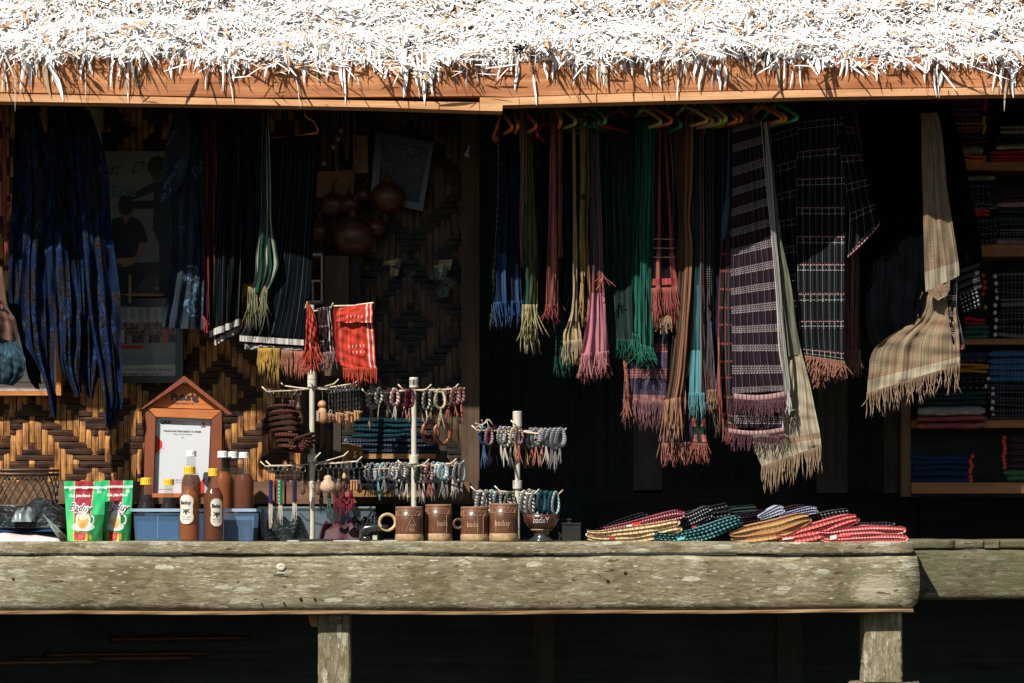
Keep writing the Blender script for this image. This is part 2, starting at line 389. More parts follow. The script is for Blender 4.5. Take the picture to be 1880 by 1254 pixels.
# ------------------------------------------------------------------ thatched roof
XL, XR = -2.9, 2.9
prof = [(-700, 120), (-60, 130), (0, 118), (60, 140), (120, 112), (150, 118), (200, 98), (235, 150), (290, 108), (330, 122), (400, 122), (425, 140), (470, 128), (500, 135), (560, 132), (610, 118), (650, 108), (690, 120), (730, 118), (765, 160), (790, 165), (830, 125), (870, 140), (930, 132), (1000, 135), (1060, 135), (1110, 160), (1160, 142), (1220, 150), (1290, 155), (1340, 125), (1390, 130), (1430, 145), (1500, 122), (1560, 128), (1640, 112), (1700, 125), (1780, 128), (1850, 122), (1950, 130), (2700, 120)]
pxs = np.array([p[0] for p in prof]); pys = np.array([p[1] for p in prof])
def thatch():
    rs = np.random.RandomState(3)
    root = thing('thatched_roof', 'shaggy bleached palm leaf thatch roof overhanging the stall front', 'roof', W(940, 120, 0))
    tm = attr('thatch_leaf', .85, .15)
    pal = np.array([(.86, .84, .82), (.80, .78, .75), (.90, .89, .88), (.66, .61, .53), (.42, .25, .14), (.20, .11, .07), (.30, .29, .23)])
    pr = np.array([.34, .22, .27, .07, .035, .04, .035]); pr /= pr.sum()
    pitch = rad(40)
    e1 = np.array([1., 0, 0]); e2 = np.array([0, math.cos(pitch), math.sin(pitch)]); nn = np.array([0, -math.sin(pitch), math.cos(pitch)])
    z0 = W(0, 108, 0)[2]
    def blades(C, dirs, L, Wd, nrm, bend, col, m):
        # tapered, slightly folded strip of 3 segments
        k = len(C); t = np.array([0, .35, .7, 1.0]); wt = np.array([.45, 1, .85, .12])
        side = np.cross(dirs, nrm); side /= np.linalg.norm(side, axis=1)[:, None]+1e-9
        P = C[:, None, :]+dirs[:, None, :]*(L[:, None]*t[None])[:, :, None]+nrm[:, None, :]*(bend[:, None]*(t**2)[None])[:, :, None]
        a = P-side[:, None, :]*(Wd[:, None]*wt[None]*.5)[:, :, None]; c = P+side[:, None, :]*(Wd[:, None]*wt[None]*.5)[:, :, None]
        V = np.stack([a, c], 2).reshape(k, 8, 3)
        base = np.array([(0, 1, 3, 2), (2, 3, 5, 4), (4, 5, 7, 6)])
        Fc = (base[None]+np.arange(k)[:, None, None]*8).reshape(-1, 4)
        m.add(V.reshape(-1, 3), Fc); return np.repeat(col, 3, axis=0)
    m = MB(); cols = []
    def wig(x): return .018*np.sin(x*3.1)+.012*np.sin(x*8.7+1)
    # matted leaf chips lying in clumps that share a direction
    K = 5200; kx = rs.uniform(XL, XR, K); ks = np.where(rs.rand(K) < .13, rs.uniform(.45, 3.4, K), rs.uniform(-.015, .55, K))
    ka = np.where(rs.rand(K) < .3, rs.uniform(0, 2*math.pi, K), rs.normal(-math.pi/2, .8, K)); kl = rs.gamma(2, .5, K)*.8+.3; klift = rs.normal(0, .011, K); kc = rs.rand(K)
    N = 128000; q = rs.randint(0, K, N); sp = .013+.02*kl[q]
    x = kx[q]+rs.normal(0, 1, N)*sp; s = ks[q]+rs.normal(0, .7, N)*sp
    hole = np.sin(x*11.3+s*13)+np.sin(x*5.1-s*27+1)+np.sin(x*23.7+s*19+2)
    keep = ~((hole > 2.35) & (rs.rand(N) < .85)); x, s, q = x[keep], s[keep], q[keep]; N = len(x)
    lump = .016*np.sin(x*21+s*9)+.014*np.sin(x*7.3-s*31+2)+.010*np.sin(x*47+s*40)
    lift = np.abs(rs.normal(0, .008, N))+.006+lump*.7+np.abs(klift[q])
    C = np.array([0, -.02, z0])[None]+x[:, None]*e1+s[:, None]*e2+(lift+wig(x))[:, None]*nn
    ang = ka[q]+rs.normal(0, .5, N)
    d = np.cos(ang)[:, None]*e1+np.sin(ang)[:, None]*e2+rs.normal(.01, .17, N)[:, None]*nn
    d /= np.linalg.norm(d, axis=1)[:, None]
    nr = nn[None]+rs.normal(0, .26, (N, 3)); nr -= d*(nr*d).sum(1)[:, None]; nr /= np.linalg.norm(nr, axis=1)[:, None]
    L = (rs.gamma(2.6, .0068, N)+.006)*np.clip(kl[q], .6, 2.2); Wd = rs.uniform(.0016, .0058, N)*(.6+L*10)
    big = rs.rand(N) < .022; L = np.where(big, rs.uniform(.03, .10, N), L); Wd = np.where(big, rs.uniform(.007, .017, N), Wd)
    ci = rs.choice(len(pal), N, p=pr); ci = np.where((kc[q] > .965) & (rs.rand(N) < .6), 4, ci); ci = np.where(big & (rs.rand(N) < .3), 4, ci)
    cc = pal[ci]*rs.uniform(.85, 1.05, (N, 1))
    cols.append(blades(C, d, L, Wd, nr, rs.normal(0, .005, N), np.minimum(cc, .95), m))
    # longer leaves laid further up the slope
    N = 15000; x = rs.uniform(XL, XR, N); s = rs.uniform(.52, 3.55, N)
    C = np.array([0, -.02, z0])[None]+x[:, None]*e1+s[:, None]*e2+rs.uniform(.006, .035, N)[:, None]*nn
    ang = rs.normal(-math.pi/2, .55, N); d = np.cos(ang)[:, None]*e1+np.sin(ang)[:, None]*e2+rs.normal(.01, .06, N)[:, None]*nn; d /= np.linalg.norm(d, axis=1)[:, None]
    nr = nn[None]+rs.normal(0, .2, (N, 3)); nr -= d*(nr*d).sum(1)[:, None]; nr /= np.linalg.norm(nr, axis=1)[:, None]
    ci = rs.choice(len(pal), N, p=pr); cc = pal[ci]*rs.uniform(.8, 1.0, (N, 1))
    cols.append(blades(C, d, rs.uniform(.07, .2, N), rs.uniform(.012, .03, N), nr, rs.normal(0, .008, N), cc, m))
    # the ragged eave edge: pointed tufts of leaf ends
    K = 820; kx = rs.uniform(XL, XR, K); kt = rs.uniform(58, 118, K); kd = rs.normal(0, .30, K); kl = rs.uniform(.35, 1.15, K); kw = rs.uniform(.006, .024, K)
    N = 25000; q = rs.randint(0, K, N); off = rs.normal(0, 1, N); x = kx[q]+off*kw[q]; px = x*F/D+940; low = np.interp(px, pxs, pys)
    top = kt[q]+rs.normal(0, 7, N)
    yy = rs.uniform(-.014, .016, N)
    Ltar = (low-top)/560*kl[q]*np.clip(1-.28*np.abs(off), .2, 1)*rs.uniform(.7, 1.1, N); Ltar = np.clip(Ltar, .010, .17)
    C = np.stack([x, yy-.012+np.clip((108-top)/560, 0, 1)*1.17, CZ+(HZ-top)/560+wig(x)*.6], -1)
    d = np.stack([kd[q]-off*.16+rs.normal(0, .12, N), rs.normal(-.05, .15, N), -np.ones(N)], -1); d /= np.linalg.norm(d, axis=1)[:, None]
    nr = np.stack([rs.normal(0, .5, N), -np.ones(N), rs.normal(.25, .3, N)], -1); nr -= d*(nr*d).sum(1)[:, None]; nr /= np.linalg.norm(nr, axis=1)[:, None]
    ci = rs.choice(len(pal), N, p=pr); cc = pal[ci]*rs.uniform(.85, 1.04, (N, 1))
    cols.append(blades(C, d, Ltar, rs.uniform(.0018, .0058, N), nr, rs.normal(0, .004, N), np.minimum(cc, .95), m))
    o = m.build('thatch', tm, root, kind='stuff', cols=np.concatenate(cols))
    # long single leaf strips hanging in front of the beam: parts
    def strip_mesh(kx):
        mm = MB(); T = np.linspace(0, 1, 8); rr = np.random.RandomState(kx)
        a, bq, c2 = rr.uniform(-.12, .12, 3); w = np.array([.5, .9, 1, 1, .9, .75, .5, .1])*(.5+.3*rr.rand())
        P = np.stack([a*T+.02*np.sin(5*T+kx), .04*T**2*rr.uniform(-1, 1), -T], -1)
        tw = rr.uniform(-.8, .8)*T
        l = P-np.stack([np.cos(tw), np.sin(tw), 0*T], -1)*w[:, None]*.06; r_ = P+np.stack([np.cos(tw), np.sin(tw), 0*T], -1)*w[:, None]*.06
        mid = P+np.stack([0*T, -.02*w, 0*T], -1)
        V = np.stack([l, mid, r_], 1).reshape(-1, 3)
        f = []
        for i in range(7):
            for j in range(2): f.append((i*3+j, i*3+j+1, i*3+3+j+1, i*3+3+j))
        mm.add(V+np.array(ORG[root.name])[None], f)
        base = np.array([[.74, .72, .69], [.8, .79, .77], [.62, .60, .55], [.34, .25, .15]][(0, 1, 0, 2, 1, 0, 2, 1, 3)[kx % 9]])
        ob = mm.build('leaf', tm, root, cols=np.tile(base, (14, 1))*np.repeat(rr.uniform(.85, 1.05, (7, 1)), 2, 0)); return ob
    protos = [strip_mesh(k) for k in range(9)]
    named = [(5, 100, 175, 1), (12, 100, 170, 1.2), (27, 105, 205, .7), (45, 100, 172, 2.2), (52, 95, 165, 2), (78, 95, 180, 2.6), (85, 90, 188, 3), (95, 90, 150, 2), (110, 100, 122, 1), (152, 95, 148, 2.2), (156, 120, 188, .8), (158, 92, 140, 2), (170, 90, 132, 1.6), (192, 95, 133, 1), (205, 100, 165, 1.4), (232, 80, 170, 2.6), (236, 100, 188, 1.6), (228, 80, 160, 1.2), (290, 110, 122, 1), (316, 105, 145, 1.5), (334, 105, 135, 1.4), (384, 110, 165, 1.3), (408, 105, 168, 1.4), (418, 115, 190, .9), (420, 100, 172, .8), (436, 105, 148, 2), (452, 105, 138, 2), (490, 115, 150, 1.8), (540, 128, 200, .6), (560, 112, 153, 1.5), (582, 115, 148, 1.5), (592, 118, 146, 1.3), (604, 115, 148, 1.3), (624, 85, 160, 2.5), (632, 110, 192, 1.1), (646, 105, 155, 1), (655, 140, 160, .8), (668, 100, 130, 1.4), (742, 90, 178, 2.6), (752, 100, 160, 2.3), (765, 100, 180, 1), (775, 95, 165, 2.6), (786, 100, 192, 2.6), (792, 110, 176, 1.6), (798, 115, 150, 1.8), (806, 118, 152, 1.5), (857, 120, 160, 1), (872, 120, 150, 1.4), (888, 105, 140, 1.8), (925, 100, 148, 2), (950, 120, 165, 1.4), (980, 138, 193, 1.3), (1000, 115, 147, 1.6), (1018, 105, 148, 1.6), (1058, 110, 158, 1.2), (1075, 115, 150, 1.2), (1110, 110, 166, 2.5), (1185, 115, 160, 2), (1210, 130, 163, 1.4), (1245, 140, 183, 1), (1288, 120, 167, 1.6), (1310, 130, 172, 1.1), (1318, 120, 165, 2.2), (1332, 120, 160, 2), (1426, 125, 172, 2.2), (1440, 100, 160, 1.6), (1455, 130, 163, 1.1), (1468, 115, 163, 1), (1548, 110, 142, 1.4), (1556, 110, 142, 1), (1628, 110, 128, 1), (1662, 115, 130, 1.3), (1698, 115, 152, 1.4), (1715, 125, 178, 1.1), (1719, 125, 180, 1), (1730, 130, 163, 1.6), (1828, 120, 168, 1), (1842, 115, 168, 1.8), (1850, 130, 205, 1.4), (1856, 120, 180, 2.6), (1848, 110, 160, 2), (1862, 115, 150, 1.6)]
    cnt = 0; first = set()
    allp = list(named)
    while len(allp) < 290:
        px = R.uniform(-20, 1900); lo = float(np.interp(px, pxs, pys)); tp = R.uniform(75, 112)
        allp.append((px, tp, lo+R.uniform(-20, 7), R.uniform(.7, 1.8)))
    for i, (px, tp, bt, w) in enumerate(allp):
        kx = R.randrange(8) if R.random() < .9 else 8
        if i in (15, 41, 64, 78): kx = 8
        src = protos[kx]
        if kx not in first: o = src; first.add(kx)
        else: o = src.copy(); scene.collection.objects.link(o); o.parent = root
        o.location = Vector(W(px, tp, -.031-R.uniform(0, .007)))-ORG[root.name]
        L = (bt-tp)/560
        o.scale = (w*.088*R.uniform(.6, 1), .1, L); o.rotation_euler = (0, R.uniform(-.16, .16), R.uniform(-.3, .3))
    for k in range(9):
        if k not in first:
            o = protos[k]; o.location = Vector(W(300+k*60, 90, -.05))-ORG[root.name]; o.scale = (.1, .1, .08)
    u = MB()      # solid roof body under the leaves, and rafters
    a = np.array([0, -.015, z0-.012]); th = .10
    pts = [a, a+e2*3.6, a+e2*3.6-nn*th+0*nn, a+np.array([0, .03, -.03])]
    v = []; 
    for xx in (XL, XR):
        for q in pts: v.append((xx, q[1], q[2]))
    u.add(v, [(0, 3, 2, 1), (4, 5, 6, 7), (0, 1, 5, 4), (1, 2, 6, 5), (2, 3, 7, 6), (3, 0, 4, 7)])
    u.build('roof_bed', plain('roof_bed_brown', (.10, .07, .045), .95), root)
    # back slope so the hut is closed above
    u = MB(); t = a+e2*3.6
    v = [(XL, t[1], t[2]), (XR, t[1], t[2]), (XR, t[1]+2.5, t[2]-2.0), (XL, t[1]+2.5, t[2]-2.0)]
    u.add(v+[(p[0], p[1], p[2]-.08) for p in v], [(0, 1, 2, 3), (7, 6, 5, 4), (0, 4, 5, 1), (1, 5, 6, 2), (2, 6, 7, 3), (3, 7, 4, 0)])
    u.build('rear_slope', MATS['roof_bed_brown'], root)
thatch()
# ------------------------------------------------------------------ eave beam
BE = wood('eave_plank', (.25, .080, .030), (.60, .265, .11), scale=.8, grain=1.0)
BE2 = wood('eave_plank_pale', (.48, .22, .09), (.72, .40, .20), scale=1.3, grain=.7)
beam = thing('eave_beam', 'orange brown plank beam under the thatch with a long split along it', 'beam', W(940, 190, 0))
m = MB()
m.prism([(-600, 96), (930, 116), (1160, 112), (2500, 92), (2500, 160), (1880, 158), (1400, 165), (1150, 170), (930, 178), (875, 176), (640, 178), (460, 179), (0, 169), (-600, 160)], -.022, .05)
m.build('upper_board', BE, beam)
m = MB(); m.prism([(-600, 162), (0, 171.5), (460, 181.5), (640, 184), (880, 188), (880, 203), (690, 197), (460, 193), (0, 186), (-600, 174)], -.027, .055)
m.build('lower_board', BE2, beam)
m = MB(); m.prism([(881, 178.5), (930, 179.5), (1150, 171.5), (1400, 166.5), (1880, 159.5), (2500, 162), (2500, 178), (1880, 173), (1500, 178), (1150, 187), (923, 193), (922, 204), (881, 203)], -.027, .055)
m.build('lower_board', BE2, beam)
m = MB(); m.pbox(-600, 2500, 121, 160, .055, .12); m.build('wall_plate', DARKW, beam)
# ------------------------------------------------------------------ counter
def lichen(name, tone=1.0, green=.0, along='x', bare=None):
    b = B(name); x, y, z = b.pos()
    sx = (x*.26, z) if along == 'x' else (x, z*.3)
    v = b.vec(sx[0], y, sx[1]); v3 = b.vec(x, y, z)
    n1 = b.noise(v, 75, 6, .72, .6); n2 = b.noise(v3, 4, 5, .65); n3 = b.noise(v, 210, 3, .65)
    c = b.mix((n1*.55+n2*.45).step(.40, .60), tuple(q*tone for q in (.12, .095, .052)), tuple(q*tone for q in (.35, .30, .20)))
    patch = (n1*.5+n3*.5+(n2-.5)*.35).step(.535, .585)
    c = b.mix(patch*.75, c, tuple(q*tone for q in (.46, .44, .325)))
    vo = b.voro(v, 26); big = (b.voro(b.vec(x*.5, y, z), 9)+ (n3-.5)*.10+(n1-.5)*.12).lt(.13)
    spot = (vo+(n3-.5)*.25).lt(.22)*n2.gt(.42)
    c = b.mix(spot*.75, c, tuple(q*tone for q in (.50, .49, .38)))
    c = b.mix(big*b.noise(v3, 3, 1).gt(.52)*.7, c, tuple(q*tone for q in (.47, .48, .38)))
    vs = (b.voro(b.vec(sx[0], y, sx[1]), 70)+(n3-.5)*.2).lt(.17)*b.noise(v3, 9, 2).gt(.5)
    c = b.mix(vs*.7, c, tuple(q*tone for q in (.52, .52, .42)))
    dk = (b.noise(v, 130, 4, .7)).step(.56, .64)
    c = b.mix(dk*.65, c, (.05, .038, .02))
    gm = b.noise(v3, 4.5, 4).step(.50-.12*green, .66-.12*green)
    c = b.mix(gm*(.35+.4*green), c, (.095, .105, .042))
    if bare:      # a pale scraped patch with green round it
        dx = (x-bare[0])*(1/bare[2]); dz = (z-bare[1])*(1/bare[3]); dd = ((dx*dx+dz*dz)._o('SQRT'))+(n1-.5)*2.6+(n2-.5)*1.6+(n3-.5)*1.2
        c = b.mix((dd-1)._o('ABSOLUTE').lt(.35)*.45, c, (.11, .12, .05)); c = b.mix(dd.step(.95, .45)*.75, c, (.52, .46, .33))
    gr = b.noise(b.vec(x*.05, y, z) if along == 'x' else b.vec(x, y, z*.06), 110, 4, .7); c = b.mix(gr.step(.60, .46)*.38, c, tuple(q*tone for q in (.10, .075, .042)))
    cr = b.noise(b.vec(x*.25, y, z), 60, 3, .6, .3); c = b.mix(cr.step(.655, .675)*.8*(1 if along == 'x' else 0), c, (.04, .03, .018))
    return b.fin(c, .9, bump=n1*.6+n3*.5+patch*.2, bs=.7, bd=.004, spec=.15)
LI = lichen('lichen_board', 1.12); LI2 = lichen('lichen_board_shaded', .62, .7); LI3 = lichen('lichen_post', 1.1, .6, 'z')  # second is a darker copy: the side counter's shade put into its colour
LIB = lichen('lichen_board_scraped', 1.12, bare=((1612-800)/560, (1250-1077)/560, .085, .06))
counter = thing('display_counter', 'long weathered lichen spotted wooden counter holding the wares on two square posts', 'counter', W(800, 1250, .05))
RB = wood('raw_edge', (.15, .085, .04), (.30, .19, .10))
def bulged(px0, px1, topf, botf, Y, bul, end=None, seed=0, n=90, thick=.04):
    """a board whose face swells and ripples slightly"""
    m = MB(); xs = np.linspace(px0, px1, n); K = 9; V = []; rs = np.random.RandomState(seed)
    a = rs.uniform(0, 6, 4)
    for x in xs:
        for k in range(K+1):
            s = k/K; py = topf(x)*(1-s)+botf(x)*s
            px = x
            if end and x == xs[-1]: px = end(s)
            Y_ = Y-bul*math.sin(math.pi*s)**.3+.0015*math.sin(x*.011+a[0])+.001*math.sin(x*.05+s*4+a[1])
            V.append(W(px, py+.8*math.sin(x*.013+a[2]), Y_))
    nv = len(V)
    V += [(p[0], Y+thick, p[2]) for p in V]
    f = []
    for i in range(n-1):
        for k in range(K): q = i*(K+1)+k; f.append((q, q+1, q+K+2, q+K+1))
        q = i*(K+1); f.append((q, q+K+1, q+K+1+nv, q+nv)); q += K; f.append((q, q+nv, q+K+1+nv, q+K+1))
    for k in range(K):
        q = (n-1)*(K+1)+k; f.append((q, q+1, q+1+nv, q+nv))
    m.add(V, f); return m
bulged(-700, 1684, lambda x: 1018.6, lambda x: 1121 if x < 900 else 1121-(x-900)*.0045, -.045, .012, lambda s: 1683+6*math.sin(math.pi*min(1, s*1.02))-(9 if s > .9 else 0), 3).build('front_board', LIB, counter, smooth=True)
bulged(-700, 1678, lambda x: 994.5, lambda x: 1017, -.055, .004, None, 5, thick=.3).build('top_board', LI, counter, smooth=True)
bulged(-700, 1677, lambda x: 1121.8 if x < 900 else 1121.8-(x-900)*.0045, lambda x: 1128.5 if x < 900 else 1128.5-(x-900)*.005, -.052, .002, None, 9, thick=.06).build('bottom_strip', RB, counter)
def zbox(m, x0, x1, y0, y1, pytop, pybot): a = W(0, pytop, 0)[2]; c = W(0, pybot, 0)[2]; m.box(x0, x1, y0, y1, c, a)
for q, (a, c2) in enumerate(((.25, .40), (.402, .56))):      # counter planks behind the front one
    m = MB(); zbox(m, W(-700, 0)[0], W(1678, 0)[0], a, c2, 995.2+q*.4, 1016); m.build('top_plank', LI, counter)
def post(px0, px1, top, bot, Y0, Y1, seed):
    rs = np.random.RandomState(seed); m = MB(); K = 26; V = []
    for i in range(K+1):
        py = top+(bot-top)*i/K; a = W(px0+rs.uniform(-.8, .8), py, Y0); b_ = W(px1+rs.uniform(-.8, .8), py, Y0)
        ch = .006
        V += [(a[0], Y0+ch, a[2]), (a[0]+ch, Y0, a[2]), ((a[0]+b_[0])/2, Y0-.001, a[2]), (b_[0]-ch, Y0, a[2]), (b_[0], Y0+ch, a[2]), (b_[0], Y1, a[2]), (a[0], Y1, a[2])]
    f = []
    for i in range(K):
        for j in range(7): f.append((i*7+j, (i+1)*7+j, (i+1)*7+(j+1) % 7, i*7+(j+1) % 7))
    f += [tuple(range(7)), tuple(range(K*7+6, K*7-1, -1))]
    m.add(V, f); return m
post(584, 643, 1129, 1500, .0, .10, 1).build('post', LI3, counter)
post(1587, 1657, 1124, 1252, .0, .12, 2).build('post', LI3, counter)
m = MB(); m.prism([(565, 1129.5), (583, 1129.5), (583, 1151), (574, 1151), (569, 1146)], .012, .06); m.build('peg', RB, counter)
m = MB(); m.prism([(604, 1128.5), (626, 1128.5), (626, 1143), (604, 1143)], -.004, .02); m.build('tenon', LI, counter)
m = MB(); m.prism([(601, 1128.4), (604, 1128.4), (604, 1143), (626, 1143), (626, 1128.4), (629, 1128.4), (629, 1146), (601, 1146)], -.002, .01); m.build('mortise_edge', DARKW, counter)
for px, py, rx, ry in ((516, 1041, 9, 7),):        # knots, nails and holes in the face
    m = MB(); m.lathe((0, 0, 0), [(.001, .002), (.006, .004), (.013, .003), (.016, 0)], 20)
    m.v[0] = m.v[0][:, [0, 2, 1]]*np.array([1, -1, .8])+np.array(W(px, py, -.0575)); m.build('knot', plain('pale_knot', (.5, .44, .34), .8), counter)
HK = plain('hole_dark', (.012, .009, .006), .95)
for px, py, r in ((24, 1063, 2.5), (552, 1100, 3), (578, 1100, 2.6), (521, 1107, 1.8), (480, 1109, 1.6), (1148, 1052, 3), (1116, 1067, 3.2), (1603, 1136, 0)):
    if not r: continue
    m = MB(); a = W(px, py, -.058); m.tube([(a[0], -.0595, a[2]), (a[0], -.05, a[2])], r/560, 10); m.build('nail_hole', HK, counter)
rc = thing('side_counter', 'mossy wooden counter with painted shade, set back beyond the end of the long counter', 'counter', W(1800, 1100, .3))
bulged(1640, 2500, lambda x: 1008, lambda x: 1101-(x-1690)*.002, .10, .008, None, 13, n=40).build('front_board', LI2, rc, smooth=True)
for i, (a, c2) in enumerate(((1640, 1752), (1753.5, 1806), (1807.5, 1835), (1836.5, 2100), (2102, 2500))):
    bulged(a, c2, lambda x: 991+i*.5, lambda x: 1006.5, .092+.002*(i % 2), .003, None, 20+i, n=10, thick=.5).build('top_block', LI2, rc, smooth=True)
ps = MB(); c = W(1622, 1254, .06); ps.lathe((c[0], .06, 0), [(.17, 0), (.16, .12), (.13, c[2]-.02), (.115, c[2]+.004)], 28); ps.v[0] = ps.v[0]+NR.normal(0, .002, ps.v[0].shape)
tag(ps.build('footing_stone', lichen('stone_lichen', .9, .5), smooth=True), 'rounded mossy footing stone under the counter post beside the counter end', 'stone')
# bamboo poles lying in the dark under the counter
bm_ = plain('bamboo_brown', (.10, .05, .02), .3, spec=.4)
for i, (px, py, l, Y) in enumerate(((190, 1209, 330, 1.1), (230, 1201, 300, 1.2), (330, 1172, 260, 1.4), (60, 1216, 240, 1.0))):
    m = MB(); a = W(px-l/2, py+2, Y); c2 = W(px+l/2, py-1, Y); P = [tuple(Vector(a).lerp(Vector(c2), t/14)) for t in range(15)]
    m.tube(P, [.012*(1.18 if k % 5 == 0 else 1) for k in range(15)], 10)
    tag(m.build('bamboo_pole', bm_, smooth=True), ['brown bamboo pole in the dark under the counter, second lowest of four', 'brown bamboo pole in the dark under the counter, third from below', 'brown bamboo pole highest up in the dark under the counter', 'brown bamboo pole lowest down in the dark under the counter'][i], 'pole', 'bamboo poles stored under the counter')
# ------------------------------------------------------------------ the dark room behind
room = thing('back_room', 'dark plank walls and floor of the unlit room behind the stall', 'room', (0, 1.5, 0))
def planks(px0, px1, py0, py1, Y, n, mat, name='plank', vert=True):
    for i in range(n):
        m = MB()
        if vert: a, c2 = px0+(px1-px0)*i/n, px0+(px1-px0)*(i+1)/n; m.pbox(a+.6, c2-.6, py0, py1, Y+R.uniform(0, .006), Y+.03)
        else: a, c2 = py0+(py1-py0)*i/n, py0+(py1-py0)*(i+1)/n; m.pbox(px0, px1, a+.6, c2-.6, Y+R.uniform(0, .006), Y+.03)
        m.build(name, mat, room)
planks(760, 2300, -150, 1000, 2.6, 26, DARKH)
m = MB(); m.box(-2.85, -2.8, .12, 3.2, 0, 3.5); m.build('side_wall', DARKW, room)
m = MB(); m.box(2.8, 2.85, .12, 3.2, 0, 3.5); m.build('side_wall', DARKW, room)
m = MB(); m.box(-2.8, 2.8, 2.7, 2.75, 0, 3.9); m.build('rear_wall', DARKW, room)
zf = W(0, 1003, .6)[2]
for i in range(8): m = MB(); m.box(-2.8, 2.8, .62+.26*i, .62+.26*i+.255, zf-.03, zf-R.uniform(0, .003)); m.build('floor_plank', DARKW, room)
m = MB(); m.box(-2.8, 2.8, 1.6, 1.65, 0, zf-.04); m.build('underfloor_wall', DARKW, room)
for px0, px1, Y in ((1163, 1215, 1.5), (1500, 1556, 1.35), (1624, 1648, 1.2)):
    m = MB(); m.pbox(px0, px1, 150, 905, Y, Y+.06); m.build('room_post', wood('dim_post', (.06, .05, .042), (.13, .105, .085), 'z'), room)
for py0, py1, px0, px1, Y in ((900, 922, 1080, 1670, 1.50), (924, 990, 1080, 1680, 1.52), (735, 750, 1560, 1660, 1.3)):
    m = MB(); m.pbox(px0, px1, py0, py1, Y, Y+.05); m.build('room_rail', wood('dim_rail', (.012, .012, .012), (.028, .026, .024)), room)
for py0, py1 in ((925, 955), (957, 990)):
    m = MB(); m.pbox(1690, 2300, py0, py1, 1.5, 1.54); m.build('kick_board', MATS['dim_rail'], room)
for px0, px1, py0 in ((1427, 1472, 1100), (980, 1016, 1100)):
    m = MB(); m.pbox(px0, px1, py0, 1700, 1.3, 1.38); m.build('under_post', MATS['dim_post'], room)
